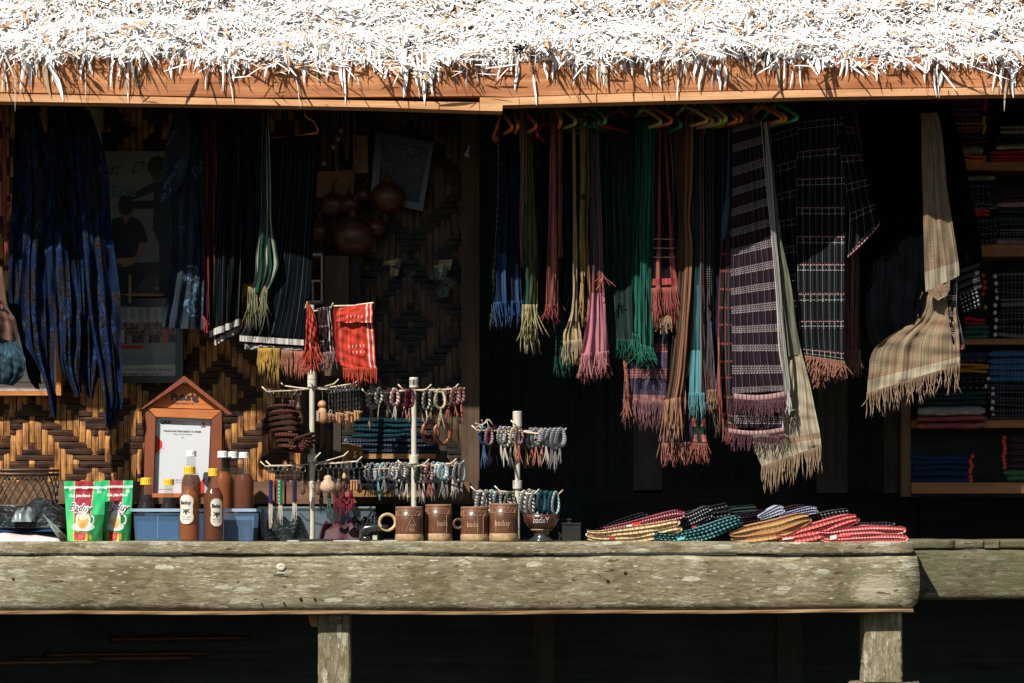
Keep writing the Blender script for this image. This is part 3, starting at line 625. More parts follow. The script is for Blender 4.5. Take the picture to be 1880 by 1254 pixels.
# ------------------------------------------------------------------ woven bamboo wall
def weave():
    root = thing('woven_bamboo_wall', 'brown twill woven bamboo wall with a stepped diamond pattern', 'wall', W(400, 930, .8))
    Y = .8; cw = 11.6; x0 = -330; y0 = 150; nc = int((862-x0)/cw); nr_ = int((925-y0)/cw)
    def strip_mat(name, a, c2, vert):
        b = B(name); x, y, z = b.pos(); oi = b.new('ShaderNodeObjectInfo')
        v = b.vec(x*160, y*10, z*6) if vert else b.vec(x*6, y*10, z*160)
        n = b.noise(v, 1, 3, .6); big = b.noise(b.vec(x*44, y, z*14) if vert else b.vec(x*14, y, z*44), 1, 1)
        col = b.mix((n*.35+big*.65).step(.36, .62), a, c2)
        col = b.mix(b.noise(v, 1.7, 2).step(.58, .66)*.6, col, tuple(q*.25 for q in a))
        ax = x if vert else z; sl_ = ((ax+(b.noise(v, .6, 2)-.5)*.006)/.0082).frac()
        col = b.mix(sl_.lt(.13)*.75, col, tuple(q*.2 for q in a)); n = n+sl_.lt(.13)*-1.0
        return b.fin(col, .5, bump=n, bs=.5, bd=.002, spec=.18)
    MV = strip_mat('bamboo_upright', (.12, .042, .012), (.60, .28, .085), True)
    MV2 = strip_mat('shaded_bamboo_upright', (.03, .016, .009), (.13, .075, .035), True); MH2 = strip_mat('shaded_bamboo_crosswise', (.010, .009, .008), (.028, .022, .017), False)  # darker, greyer copies: deep shade on the wall's right part put into the colour
    MH = strip_mat('bamboo_crosswise', (.018, .008, .005), (.085, .035, .016), False)
    pat = np.zeros((nr_, nc), int)
    for i in range(nr_):
        for j in range(nc):
            a = abs((j+7) % 20-10); c2 = abs((i+4+2*int(math.sin(j*.21)>0)) % 22-11)
            pat[i, j] = 1 if (a+c2) % 7 < (4 if (i//5+j//9) % 3 else 3) else 0
    items = []
    for j in range(nc):
        i = 0
        while i < nr_:
            if pat[i, j]:
                k = i
                while k < nr_ and pat[k, j]: k += 1
                items.append(('v', j, i, k)); i = k
            else: i += 1
    for i in range(nr_):
        j = 0
        while j < nc:
            if not pat[i, j]:
                k = j
                while k < nc and not pat[i, k]: k += 1
                items.append(('h', i, j, k)); j = k
            else: j += 1
    def geo(m, it, mi):
        d, a, s0, s1 = it; g = R.uniform(.3, 1.0); dy = R.uniform(-.002, .002); n = 4; V = []; sk = R.uniform(-.8, .8)
        for k in range(n+1):
            t = k/n; al = s0+(s1-s0)*t; bul = .003+.0055*math.sin(math.pi*t)
            al = al+(-.25 if k == 0 else (.25 if k == n else 0))
            if d == 'v':
                pxa, pxb, py = x0+a*cw+g+sk*t, x0+(a+1)*cw-g+sk*t, y0+al*cw
                l = W(pxa, py, Y-bul+dy); c2 = W((pxa+pxb)/2, py, Y-bul-.0010+dy); r_ = W(pxb, py, Y-bul+dy)
            else:
                pya, pyb, px = y0+a*cw+g, y0+(a+1)*cw-g, x0+al*cw
                l = W(px, pyb+sk*t, Y-bul+dy); c2 = W(px, (pya+pyb)/2+sk*t, Y-bul-.0010+dy); r_ = W(px, pya+sk*t, Y-bul+dy)
            bk = [(q[0], Y+.006, q[2]) for q in (l, r_)]
            V += [l, c2, r_, bk[1], bk[0]]
        f = []
        for k in range(n):
            for q in range(5):
                q2 = (q+1) % 5; f.append((k*5+q, k*5+q2, k*5+5+q2, k*5+5+q) if d == 'h' else (k*5+q, k*5+5+q, k*5+5+q2, k*5+q2))
        m.add(V, f, mi)
    def score(it):
        d, a, s0, s1 = it
        px, py = (x0+(a+.5)*cw, y0+(s0+s1)/2*cw) if d == 'v' else (x0+(s0+s1)/2*cw, y0+(a+.5)*cw)
        if px < 0 or px > 540: return 0
        vis = 1.0 if (py > 705 and py < 880 and (px < 262 or (px > 415 and px < 490))) else (.6 if (640 < py < 900 and 235 < px < 490) else .25 if py > 600 else .1)
        return vis*(s1-s0)
    items.sort(key=score, reverse=True)
    for it in items[:296]:
        m = MB(); geo(m, it, 0); m.build('bamboo_strip', MV if it[0] == 'v' else MH, root)
    m = MB()
    for it in items[296:]:
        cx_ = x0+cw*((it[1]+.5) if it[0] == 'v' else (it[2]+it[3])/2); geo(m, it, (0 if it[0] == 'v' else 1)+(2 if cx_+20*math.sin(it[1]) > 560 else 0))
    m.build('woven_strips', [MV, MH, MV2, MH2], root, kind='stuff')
    m = MB(); m.pbox(-330, 862, 150, 925, Y+.008, Y+.03); m.build('backing', plain('wall_backing', (.02, .012, .008), .95), root)
    m = MB(); m.pbox(847, 880, 120, 925, Y-.03, Y+.04); m.build('corner_post', wood('corner_post_brown', (.055, .032, .02), (.11, .068, .042), 'z'), root)
    m = MB(); m.pbox(-330, 862, 884, 925, Y-.045, Y-.012); m.build('bottom_rail', wood('rail_brown', (.10, .05, .028), (.2, .11, .06)), root)
weave()
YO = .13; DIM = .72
# ------------------------------------------------------------------ hanging rods and hangers
rodm = wood('rod_bamboo', (.10, .06, .03), (.2, .13, .07))
for (a, c2, py, Y, l) in ((-80, 640, 176, .24, 'brown bamboo rod above the blue batik cloths and the black scarf'), (880, 1850, 168, .34, 'brown bamboo rod behind the beam that carries the hangers')):
    m = MB(); p = W(a, py, Y); q = W(c2, py, Y); P = [tuple(Vector(p).lerp(Vector(q), t/20)) for t in range(21)]
    m.tube(P, [.011*(1.12 if k % 4 == 0 else 1) for k in range(21)], 10)
    tag(m.build('hanging_rod', rodm, smooth=True), l, 'rod')
def plastic(name, c): return plain('plastic_'+name, c, .35, var=.08, spec=.5)
HC = {'orange': (.90, .28, .05), 'coral': (.90, .22, .14), 'yellow': (.88, .62, .12), 'olive': (.50, .54, .12), 'green': (.07, .62, .15), 'darkgreen': (.03, .20, .09), 'darkred': (.3, .03, .03), 'tan': (.5, .33, .14), 'bottle': (.04, .10, .06)}
hang_n = {}
def hanger(px, py, rz, colr, label, Y=.34, sc=1.0):
    """hook over the rod at picture position, shoulders running away from the viewer"""
    o = W(px, py, Y); t = thing('clothes_hanger', label, 'clothes hanger', o, 'plastic hangers on the rod')
    M = plastic(colr, HC[colr]); c, s_ = math.cos(rz), math.sin(rz)
    def L(a, z): return (o[0]+a*c*sc, o[1]+a*s_*sc, o[2]+z*sc)
    m = MB(); P = [L(.016*math.cos(q), .016*math.sin(q)) for q in np.linspace(math.pi*.93, -math.pi*.45, 11)]+[L(.001, -.026), L(0, -.036)]
    m.tube(P, .0048, 7); m.build('hook', M, t, smooth=True)
    m = MB(); m.tube([L(0, -.034), L(-.05, -.05), L(-.12, -.078), L(-.185, -.108), L(-.196, -.118), L(-.19, -.128), L(-.1, -.129), L(0, -.129), L(.1, -.129), L(.19, -.128), L(.196, -.118), L(.185, -.108), L(.12, -.078), L(.05, -.05), L(0, -.034)], .0068, 7)
    m.build('shoulders', M, t, smooth=True)
    m = MB(); m.tube([L(-.15, -.128), L(-.15, -.138), L(-.142, -.143), L(-.136, -.138)], .004, 6); m.build('strap_hook', M, t)
    return t
for i, (px, py, colr, rz, l) in enumerate((
    (926, 192, 'coral', 1.35, 'coral hanger over the navy scarf at the end of the rod'),
    (948, 190, 'orange', 1.5, 'orange hanger just beside the coral one at the rod end'),
    (966, 190, 'coral', 1.3, 'coral hanger over the olive green fringed scarf'),
    (1002, 205, 'darkred', 1.75, 'dark red hanger in the shade beside the coral striped scarf'),
    (1027, 182, 'orange', 1.52, 'orange hanger over the coral striped scarf'),
    (1034, 182, 'olive', 1.25, 'olive hanger over the brownish red scarf'),
    (1052, 184, 'bottle', 1.25, 'dark green hanger over the cream fanned scarf'),
    (1072, 182, 'darkgreen', 1.2, 'green hanger over the yellow scarf'),
    (1088, 180, 'green', 1.25, 'bright green hanger over the pink ended scarf'),
    (1120, 186, 'bottle', 1.95, 'dark olive hanger left of the dark green shawl'),
    (1142, 184, 'darkred', 2.1, 'dark red hanger above the dark green shawl'),
    (1184, 182, 'olive', 1.2, 'olive green hanger bent over the bright green scarf'),
    (1200, 180, 'coral', 1.15, 'coral hanger above the red and black scarf'),
    (1228, 188, 'darkgreen', 1.3, 'dim green hanger between the red scarf and the rust scarf'),
    (1262, 178, 'yellow', 1.1, 'yellow hanger above the rust brown scarf'),
    (1278, 182, 'tan', 1.2, 'tan hanger above the teal scarf'),
    (1290, 180, 'olive', 1.15, 'olive yellow hanger behind the tan one'),
    (1296, 180, 'green', 1.15, 'bright green hanger beside the yellow one above the dotted scarf'),
    (1306, 176, 'yellow', 1.25, 'yellow hanger above the dotted black scarf'),
    (1318, 178, 'orange', 1.15, 'orange hanger nearest the red and blue cloth edge'),
    (1324, 176, 'coral', 1.1, 'coral hanger above the navy cloth'),
    (1362, 178, 'darkred', 2.2, 'dark red hanger slanting down beside the banded dark scarf'),
    (1368, 176, 'darkgreen', 2.1, 'dark green hanger slanting beside the dark red one'),
    (1395, 176, 'orange', 1.08, 'orange hanger above the cream edged scarf'),
    (1404, 176, 'orange', 1.1, 'second orange hanger beside the green one above the cream edge'),
    (1428, 174, 'green', 1.15, 'green hanger left of the checked shirt shoulder'))):
    hanger(px-3, py+4, -rz, colr, l, Y=.30+.004*(i % 3), sc=.74)
# ------------------------------------------------------------------ hanging fabrics
def hang(name, label, cat, mat, rows, loc=None, fr=None, back=None, group=None, **k):
    """a hanging fabric: body (sheet), a second layer hanging behind, and a fringe"""
    if isinstance(fr, (int, float)): k['fr'] = fr; fr = None
    if group == 'scarves hanging side by side on the rod': rows = [((a+c2)/2-(c2-a)*.64, b_, (a+c2)/2+(c2-a)*.64, d, e1, e2) for a, b_, c2, d, e1, e2 in rows]
    r0 = rows[0]; t = thing(name, label, cat, W((r0[0]+r0[2])/2, r0[1], (r0[4]+r0[5])/2), group)
    mats = mat if isinstance(mat, (list, tuple)) else [mat]
    m = MB(); e = sheet(m, rows, **k); m.build('cloth', mats[0], t, smooth=True)
    if back:
        m = MB(); rb = [(a+back[0], b_ + (back[1] if i == len(rows)-1 else 0), c+back[0], d+(back[1] if i == len(rows)-1 else 0), e1+back[2], e2+back[2]) for i, (a, b_, c, d, e1, e2) in enumerate(rows)]
        kk = dict(k); kk['seed'] = k.get('seed', 0)+50; eb = sheet(m, rb, **kk); m.build('rear_fall', mats[0], t, smooth=True)
    if fr:
        m = MB(); fringe(m, e, fr[0], fr[1]/560, r=fr[2] if len(fr) > 2 else .0016, seed=k.get('seed', 0), jit=fr[4] if len(fr) > 4 else .010)
        if back: fringe(m, eb, max(4, int(fr[0]*.8)), fr[1]/560, r=fr[2] if len(fr) > 2 else .0016, seed=k.get('seed', 0)+9)
        m.build('fringe', fr[3] if len(fr) > 3 and fr[3] else mats[-1], t, smooth=True)
    return t
def fold(x, tops, wid, Y=.30, dep=.22, lean=0, bot=None):
    """rows of a scarf seen on edge: (py, centre px, width)"""
    return [(c-w/2, py, c+w/2, py, Y, Y+dep*.15) for py, c, w in tops]
# --- left bay
def batik(name, dark, blue, pale, dots=True, scale=1.0, mixw=.5):
    b = B(name); u, v = b.uv('UV'); nz = b.noise(b.vec(u, v), 9, 3)-.5
    u2 = u+nz*.10; v2 = v+nz*.12
    n2 = b.noise(b.vec(u2*1.5, v2*.7), 8*scale, 3, .6, 1.0); mid = n2.step(.46, .50)
    leaf = b.noise(b.vec(u2*2.4+v2*.8, v2*.9), 17*scale, 2, .5, 1.6).step(.585, .61)
    vein = (b.noise(b.vec(u2, v2), 30*scale, 2)*10).frac().lt(.22)
    col = b.mix(mid*.8, dark, tuple(q*.38 for q in blue)); col = b.mix(leaf*(vein*-.6+1), col, blue)
    if dots:
        dv = b.voro(b.vec(u, v), 190, 'F1', .35).lt(.24)
        col = b.mix(dv*(mid*-1+1)*.8, col, pale)
    w = b.noise(b.vec(u, v), 30, 3)
    return b.fin(col, .8, bump=w, bs=.3, bd=.002, spec=.05)
BA = batik('blue_batik', (.008, .007, .010), (.010, .033, .105), (.09, .075, .05))
BA2 = batik('blue_batik_dim', (.018, .016, .022), (.018, .055, .20), (.1, .1, .1), scale=1.4)
bl = [
 ('outermost blue batik cloth with a curled tip beside the red ribbon', [(28, 200, 48, 200, .26, .27), (24, 330, 66, 330, .24, .27), (16, 470, 70, 470, .24, .26), (18, 560, 62, 570, .24, .26), (36, 620, 70, 640, .23, .26), (50, 690, 72, 700, .24, .25), (64, 712, 74, 716, .24, .245)], 2.2, .014),
 ('blue batik cloth ending in small twisted tails in front of the orange framed picture', [(40, 200, 70, 200, .22, .23), (44, 330, 100, 330, .19, .23), (40, 500, 100, 500, .18, .22), (44, 620, 102, 610, .18, .22), (62, 660, 100, 690, .18, .21), (80, 700, 106, 740, .18, .20), (96, 760, 104, 772, .18, .185)], 3.2, .018),
 ('middle blue batik cloth with bright leaf shapes and a slit tip', [(88, 196, 118, 196, .24, .25), (92, 330, 140, 330, .22, .26), (98, 480, 152, 480, .19, .24), (104, 600, 156, 600, .17, .22), (108, 660, 152, 650, .17, .21), (120, 690, 146, 690, .17, .20), (138, 722, 146, 734, .17, .18)], 3.0, .020),
 ('dark blue batik cloth with a hanging side point between two longer ones', [(120, 198, 150, 198, .28, .29), (130, 330, 176, 330, .26, .29), (138, 500, 190, 500, .24, .28), (148, 620, 192, 600, .23, .27), (152, 690, 186, 660, .23, .26), (160, 728, 172, 734, .23, .24)], 2.6, .016),
 ('longest blue batik cloth hanging to a low dark point above the woven wall', [(146, 202, 164, 202, .20, .21), (140, 300, 196, 300, .17, .21), (150, 420, 206, 420, .16, .21), (160, 540, 220, 540, .15, .20), (170, 620, 222, 620, .15, .19), (184, 690, 226, 700, .15, .18), (190, 740, 226, 740, .15, .17), (194, 782, 204, 788, .15, .16)], 3.2, .02)]
for i, (l, rows, fr, am) in enumerate(bl):
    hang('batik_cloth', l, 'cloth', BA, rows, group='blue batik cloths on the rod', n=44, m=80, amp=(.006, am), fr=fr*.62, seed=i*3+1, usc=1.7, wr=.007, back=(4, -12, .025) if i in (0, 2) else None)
m = MB(); sheet(m, [(100, 190, 150, 190, .3, .3), (98, 300, 170, 300, .3, .3), (110, 480, 180, 480, .28, .3), (120, 560, 170, 600, .28, .3)], n=30, m=30, amp=(.01, .02), fr=3, seed=88, usc=2)
tag(m.build('batik_shirt', BA2, smooth=True), 'dim blue patterned garment hanging behind the blue batik cloths', 'shirt')
RED = cloth('red_plain', (.42, .02, .02)); DRED = cloth('dark_red', (.06, .006, .010), ((.24, .015, .018), ('u', .016, .22, 0)))
hang('red_ribbon', 'narrow bright red cloth edge hanging at the outermost end of the rod', 'ribbon', RED, [(3, 192, 9, 192, .2, .2), (4, 300, 12, 300, .2, .2), (5, 400, 13, 400, .2, .21), (10, 468, 13, 470, .2, .2)], n=6, m=40, amp=(.002, .004), fr=1, seed=2)
br = cloth('brown_plain', (.20, .10, .065))
t = thing('draped_garment', 'brown and dark teal garment bulging out low beside the blue batik cloths', 'garment', W(20, 500, .16))
m = MB(); sheet(m, [(-40, 480, 4, 490, .14, .15), (-40, 540, 14, 560, .12, .14), (-40, 600, 30, 590, .11, .14), (-40, 616, 34, 628, .12, .15)], n=20, m=24, amp=(.006, .01), fr=1.5, seed=4); m.build('brown_panel', br, t, smooth=True)
m = MB(); sheet(m, [(-40, 612, 30, 622, .125, .155), (-40, 650, 46, 660, .11, .14), (-40, 690, 42, 690, .12, .15), (-30, 702, 24, 708, .13, .16)], n=24, m=20, amp=(.004, .012), fr=2.5, seed=6, usc=1.5); m.build('teal_panel', batik('teal_batik', (.02, .03, .035), (.05, .12, .17), (.1, .16, .2), scale=2.2), t, smooth=True)
m = MB(); sheet(m, [(-20, 545, 2, 552, .10, .11), (-20, 552, 8, 562, .10, .12)], n=8, m=6, amp=(.002, .003), fr=1, seed=5); m.build('red_trim', RED, t, smooth=True)
# dark batik shirt with pale blue flower
def flowercloth():
    b = B('dark_flower_batik'); u, v = b.uv('UV'); nz = b.noise(b.vec(u, v), 12, 3)-.5
    big = b.noise(b.vec(u, v), 7, 3).step(.52, .60)
    line = ((b.noise(b.vec(u+nz*.05, v), 24, 2, .5, 1.5)*11).frac()).lt(.14)
    col = b.mix(b.noise(b.vec(u*40, v*4), 1, 2).step(.4, .6), (.010, .014, .022), (.016, .028, .045))
    col = b.mix(line*big*.9, col, (.09, .16, .24)); nu, nv = b.uv('NUV')
    # two flower rosettes printed on it
    for cx, cy, r in ((.62, .76, .055), (.80, .88, .045), (.80, .28, .05)):
        du = (nu-cx)*.14; dv = (nv-cy)*.75; d = ((du*du+dv*dv)._o('SQRT', ))
        pet = (d*24+nz*5).lt(.75)*((d*300+nz*30).sin().gt(-.2))*b.noise(b.vec(u, v), 60, 2).gt(.46)
        col = b.mix(pet*.6, col, (.09, .17, .26))
    return b.fin(col, .85, spec=.15, bump=b.noise(b.vec(u, v), 30, 3), bs=.4, bd=.002)
FB = flowercloth()
t = hang('batik_shirt', 'near black batik shirt with pale blue flower print beside the dark poster', 'shirt', FB, [(318, 200, 372, 196, .30, .30), (312, 300, 376, 300, .28, .31), (316, 420, 378, 420, .27, .31), (308, 520, 376, 520, .26, .30), (298, 600, 372, 606, .25, .29)], n=44, m=70, amp=(.006, .016), fr=3, seed=12, usc=1.6, wr=.006)
m = MB(); sheet(m, [(338, 196, 318, 206, .26, .30), (352, 240, 300, 300, .25, .29), (340, 330, 296, 380, .25, .29)], n=14, m=24, amp=(.003, .010), fr=1.5, seed=14); m.build('sleeve', FB, t, smooth=True)
hang('red_scarf', 'dark red scarf with bright red fold edges and a red knotted fringe', 'scarf', [DRED, RED], [(372, 200, 402, 200, .25, .25), (374, 330, 408, 330, .24, .26), (374, 450, 406, 450, .23, .26), (374, 540, 408, 560, .23, .25), (376, 585, 404, 585, .23, .25)], n=36, m=60, amp=(.008, .014), seed=20, usc=2)
DK = (.005, .0065, .008)
bt = cloth('black_thin_stripe', DK, ((.10, .13, .13), ('u', .020, .05, 0)), ((.03, .04, .045), ('u', .009, .10, .3)), var=.3)
wh = cloth('white_hem', (.62, .58, .52), var=.15)
def hemmed(t, e, ln, seed, mat=wh, dz=0.0):
    E = np.array(e)+np.array([0, -.004, dz]); V = np.concatenate([E, E+np.array([0, -.003, -ln])]); n = len(E)
    m = MB(); k = np.arange(n-1); m.add(V, np.stack([k, k+n, k+n+1, k+1], -1), uv=V[:, [0, 2]], nuv=V[:, [0, 2]]); m.build('white_hem', mat, t, smooth=True)
def hemcloth(name, label, mat, rows, hem, **k):
    r0 = rows[0]; t = thing(name, label, 'scarf', W((r0[0]+r0[2])/2, r0[1], (r0[4]+r0[5])/2))
    m = MB(); e = sheet(m, rows, **k); m.build('cloth', mat, t, smooth=True)
    hemmed(t, e, hem/560, 0)
    rb = [(a+10, b_+(16 if i else 0), c-2, d+(14 if i else 0), y1+.03, y2+.03) for i, (a, b_, c, d, y1, y2) in enumerate(rows)]
    m = MB(); kk = dict(k); kk['seed'] = k['seed']+3; e2 = sheet(m, rb, **kk); m.build('rear_fall', mat, t, smooth=True); hemmed(t, e2, hem*.85/560, 1)
    m = MB(); fringe(m, e2[::3], 14, .018, r=.0007, seed=k['seed'], jit=.006); m.build('loose_threads', wh, t)
    return t
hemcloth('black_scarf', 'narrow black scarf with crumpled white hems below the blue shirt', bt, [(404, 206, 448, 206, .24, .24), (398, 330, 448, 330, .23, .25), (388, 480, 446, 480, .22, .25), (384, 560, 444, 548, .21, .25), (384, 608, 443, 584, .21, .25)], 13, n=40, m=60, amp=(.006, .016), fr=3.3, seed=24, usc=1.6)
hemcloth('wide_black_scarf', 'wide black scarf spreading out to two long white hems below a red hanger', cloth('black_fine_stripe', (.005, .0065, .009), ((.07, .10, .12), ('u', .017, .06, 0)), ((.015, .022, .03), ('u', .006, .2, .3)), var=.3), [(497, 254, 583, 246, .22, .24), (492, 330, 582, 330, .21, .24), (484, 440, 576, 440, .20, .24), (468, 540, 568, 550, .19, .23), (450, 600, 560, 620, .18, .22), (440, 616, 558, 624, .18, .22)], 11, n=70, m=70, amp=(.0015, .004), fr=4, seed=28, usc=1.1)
t = hang('blue_shirt', 'dim blue buttoned shirt hanging behind the black and the green striped scarves', 'shirt', cloth('blue_shirt_cloth', (.022, .05, .075), ((.01, .02, .03), ('u', .03, .3, 0)), var=.3), [(398, 206, 492, 204, .36, .36), (392, 260, 498, 260, .35, .36), (394, 360, 500, 360, .35, .36), (396, 520, 500, 520, .35, .36)], n=30, m=40, amp=(.003, .01), fr=3, seed=31)
for py in (233, 255, 282):
    m = MB(); a = W(437, py, .335); m.tube([(a[0], a[1], a[2]), (a[0], a[1]+.003, a[2])], .0035, 10); m.build('button', plain('button_pearl', (.4, .42, .42), .4), t)
m = MB(); m.tube([W(418, 203, .345), W(424, 222, .335), W(437, 230, .332), (W(450, 222, .335)), W(456, 203, .345)], .006, 8, flat=.5); m.build('collar', MATS['blue_shirt_cloth'], t, smooth=True)
hang('red_shawl', 'dim red cloth bunched over the rod above the blue shirt', 'shawl', cloth('dim_red', (.16, .012, .016)), [(372, 182, 500, 184, .30, .30), (376, 200, 500, 202, .29, .30), (384, 214, 498, 216, .29, .30)], n=30, m=12, amp=(.004, .008), fr=4, seed=33)
GW = cloth('green_white_stripe', (.018, .075, .045), ((.55, .52, .42), ('nu', .02, .12)), ((.55, .52, .42), ('nu', .44, .53)), ((.55, .52, .42), ('nu', .84, .93)), ((.02, .02, .02), ('nu', .16, .22)))
MIXF = cloth('mixed_fringe', (.35, .30, .16), ((.10, .16, .05), ('u', .5, .5, 0)), var=.7)
hang('striped_scarf', 'green scarf with cream stripes gathered at the top and knotted below', 'scarf', [GW, MIXF], [(482, 208, 494, 206, .18, .19), (480, 300, 498, 300, .17, .19), (478, 400, 500, 400, .17, .19), (470, 460, 508, 460, .16, .19), (468, 500, 510, 490, .16, .19), (462, 540, 494, 530, .17, .19)], n=34, m=70, amp=(.006, .012), fr=2.5, seed=37, usc=1)
m = MB(); e = [W(x, 530+R.uniform(-6, 6), .175) for x in range(456, 494, 5)]; fringe(m, e, 30, .125, r=.0018, seed=41, jit=.02)
fo = m.build('knotted_fringe', MIXF, [o for o in bpy.data.objects if o.name.startswith('striped_scarf')][0], smooth=True)
m = MB(); fringe(m, [W(x, 584+R.uniform(-4, 4), .235) for x in range(372, 408, 5)], 22, .06, r=.0018, seed=43, jit=.012)
m.build('fringe', RED, [o for o in bpy.data.objects if o.name.startswith('red_scarf') and o.type == 'EMPTY'][0], smooth=True)
m = MB(); o = W(583, 246, .23); m.tube([W(560, 205, .24), W(561, 214, .24), W(566, 218, .24), W(573, 220, .235), W(579, 228, .23), W(584, 240, .23), W(580, 246, .23)], .0032, 7)
m.tube([W(583, 243, .23), W(540, 252, .26), W(500, 254, .27)], .004, 7)
tag(m.build('clothes_hanger', plastic('coral', HC['coral']), smooth=True), 'red orange plastic hanger hooked above the wide black scarf', 'clothes hanger')
# --- right bay: scarves on hangers, seen on edge
def edge(name, label, mat, prof_, Y=.3, dep=.05, fr=None, folds=2, n=18, m=60, amp=(.004, .008), seed=0, two=True, usc=2.0, cat_='scarf', **k):
    rows = [(c-w/2, py, c+w/2, py+R.uniform(-2, 2), Y, Y+dep) for py, c, w in prof_]
    return hang(name, label, cat_, mat, rows, fr=fr, n=n, m=m, amp=amp, seed=seed, usc=usc, back=(3, -10, .03) if two else None, group='scarves hanging side by side on the rod', **dict(k, **{}))
def C_(name, base, *l, **k): return cloth(name, base, *l, **k)
NAVY = C_('navy_scarf', (.008, .018, .045), ((.014, .065, .20), ('nu', .2, .4), ('nv', .74, 1)), ((.014, .065, .20), ('nu', .75, .9), ('nv', .8, 1)), ((.02, .045, .06), ('u', .008, .2, 0)))
BLU = C_('blue_fringe', (.016, .075, .24), var=.5); BLG = C_('dark_fringe_gold', (.10, .10, .07), var=.9)
OLV = C_('olive_scarf', (.10, .11, .035), ((.03, .10, .06), ('nu', .0, .4)), ((.20, .22, .17), ('nu', .40, .48), ('v', .006, .5, 0)), ((.22, .2, .07), ('nu', .8, .9)))
YEL = C_('straw_fringe', (.50, .42, .16), var=.5)
ed = []
edge('narrow_scarf', 'thin olive edge of a scarf with tiny stitched bars, outermost on the rod', C_('olive_edge', (.14, .13, .06), ((.4, .36, .2), ('v', .02, .3, 0))), [(195, 925, 3), (240, 917, 3.5), (360, 915, 4), (470, 911, 5), (560, 906, 6)], Y=.24, seed=51, n=6, two=False, fr=(8, 46, .0012, BLG, .012), amp=(.001, .003), folds=1)
hang('navy_scarf', 'navy scarf opening into bright blue knotted tassels', 'scarf', [NAVY, BLU], [(924, 194, 948, 194, .27, .30), (916, 300, 952, 300, .26, .30), (914, 430, 956, 430, .25, .30), (910, 500, 954, 500, .25, .29), (912, 556, 956, 552, .25, .29)], fr=(34, 46, .0019, BLU, .012), n=44, m=60, amp=(.006, .016), seed=52, usc=1.5, back=(3, -8, .03), group='scarves hanging side by side on the rod')
hang('pinkish_scarf', 'slim pinkish brown scarf ending high up in a small tuft', 'scarf', C_('pinkbrown', (.26, .12, .10), ((.4, .3, .24), ('nu', .4, .6)), ((.05, .03, .03), ('nu', .62, .72))), [(954, 203, 966, 203, .25, .26), (956, 330, 966, 330, .25, .26), (955, 430, 964, 430, .25, .26), (957, 474, 968, 474, .25, .26)], fr=(10, 18, .0015, None, .008), n=12, m=50, amp=(.002, .006), seed=53, group='scarves hanging side by side on the rod')
hang('olive_scarf', 'olive and dark green scarf with a long two tiered straw yellow fringe', 'scarf', [OLV, YEL], [(966, 210, 976, 210, .27, .29), (966, 330, 978, 330, .26, .29), (964, 450, 984, 450, .25, .28), (966, 520, 984, 520, .25, .28), (962, 560, 984, 560, .25, .28)], fr=(34, 58, .002, YEL, .016), n=26, m=60, amp=(.003, .010), seed=54, usc=1, back=(0, 30, .02), group='scarves hanging side by side on the rod')
hang('dim_scarf', 'dim brown black scarf in the shade left of the coral scarf', 'scarf', C_('dim_brown', (.022, .014, .014), var=.4), [(996, 230, 1012, 230, .34, .36), (996, 400, 1010, 400, .34, .36), (992, 540, 1010, 540, .34, .36)], fr=(14, 70, .0014, C_('dim_green_fringe', (.10, .10, .06), var=.6), .014), n=14, m=40, amp=(.004, .01), seed=55)
COR = C_('coral_scarf', (.42, .10, .065), ((.12, .02, .02), ('nu', .22, .32)), ((.62, .22, .12), ('nu', .5, .56)), ((.20, .03, .03), ('nu', .84, .9)))
hang('coral_scarf', 'coral red scarf of several long folds with a short dark red tuft', 'scarf', [COR, C_('maroon_fringe', (.32, .04, .04), var=.5)], [(1012, 208, 1019, 208, .25, .26), (1010, 330, 1020, 330, .25, .27), (1008, 430, 1022, 430, .24, .27), (1006, 500, 1022, 500, .24, .27), (1004, 560, 1022, 560, .24, .27)], fr=(26, 34, .0018, None, .012), n=24, m=70, amp=(.002, .009), seed=56, usc=1.4, back=(2, -20, .02), group='scarves hanging side by side on the rod')
hang('rust_red_scarf', 'brownish red scarf with a bright red lower patch ending high', 'scarf', C_('rustred', (.30, .09, .065), ((.55, .04, .03), ('nv', .68, .86), ('nu', 0, .6)), ((.1, .05, .04), ('nu', .9, 1))), [(1024, 214, 1032, 214, .26, .27), (1025, 330, 1032, 330, .26, .27), (1026, 420, 1032, 420, .26, .27), (1026, 472, 1034, 474, .26, .27)], n=12, m=50, amp=(.002, .006), seed=57, group='scarves hanging side by side on the rod')
TEAL = C_('teal_dark', (.010, .035, .035), ((.10, .13, .12), ('nu', .86, .92), ('v', .007, .5, 0)), ((.02, .10, .075), ('nv', .80, .97), ('nu', .0, .8), ('v', .012, .5, 0)))
hang('teal_scarf', 'dark teal scarf with a broad green woven end and green tassels', 'scarf', [TEAL, C_('teal_fringe', (.015, .10, .075), var=.6)], [(1034, 222, 1048, 222, .33, .34), (1034, 400, 1048, 400, .32, .34), (1032, 540, 1046, 540, .31, .34), (1024, 600, 1042, 600, .30, .33), (1022, 655, 1042, 655, .30, .33)], fr=(22, 36, .0017, None, .010), n=22, m=60, amp=(.004, .008), seed=58, usc=1.4, group='scarves hanging side by side on the rod')
CRM = C_('cream_scarf', (.46, .32, .14), ((.60, .48, .28), ('nu', .2, .3)), ((.20, .12, .05), ('nu', .45, .52)), ((.60, .48, .28), ('nu', .7, .8)), ((.12, .08, .04), ('nv', .90, .94), ('u', .01, .5, 0)))
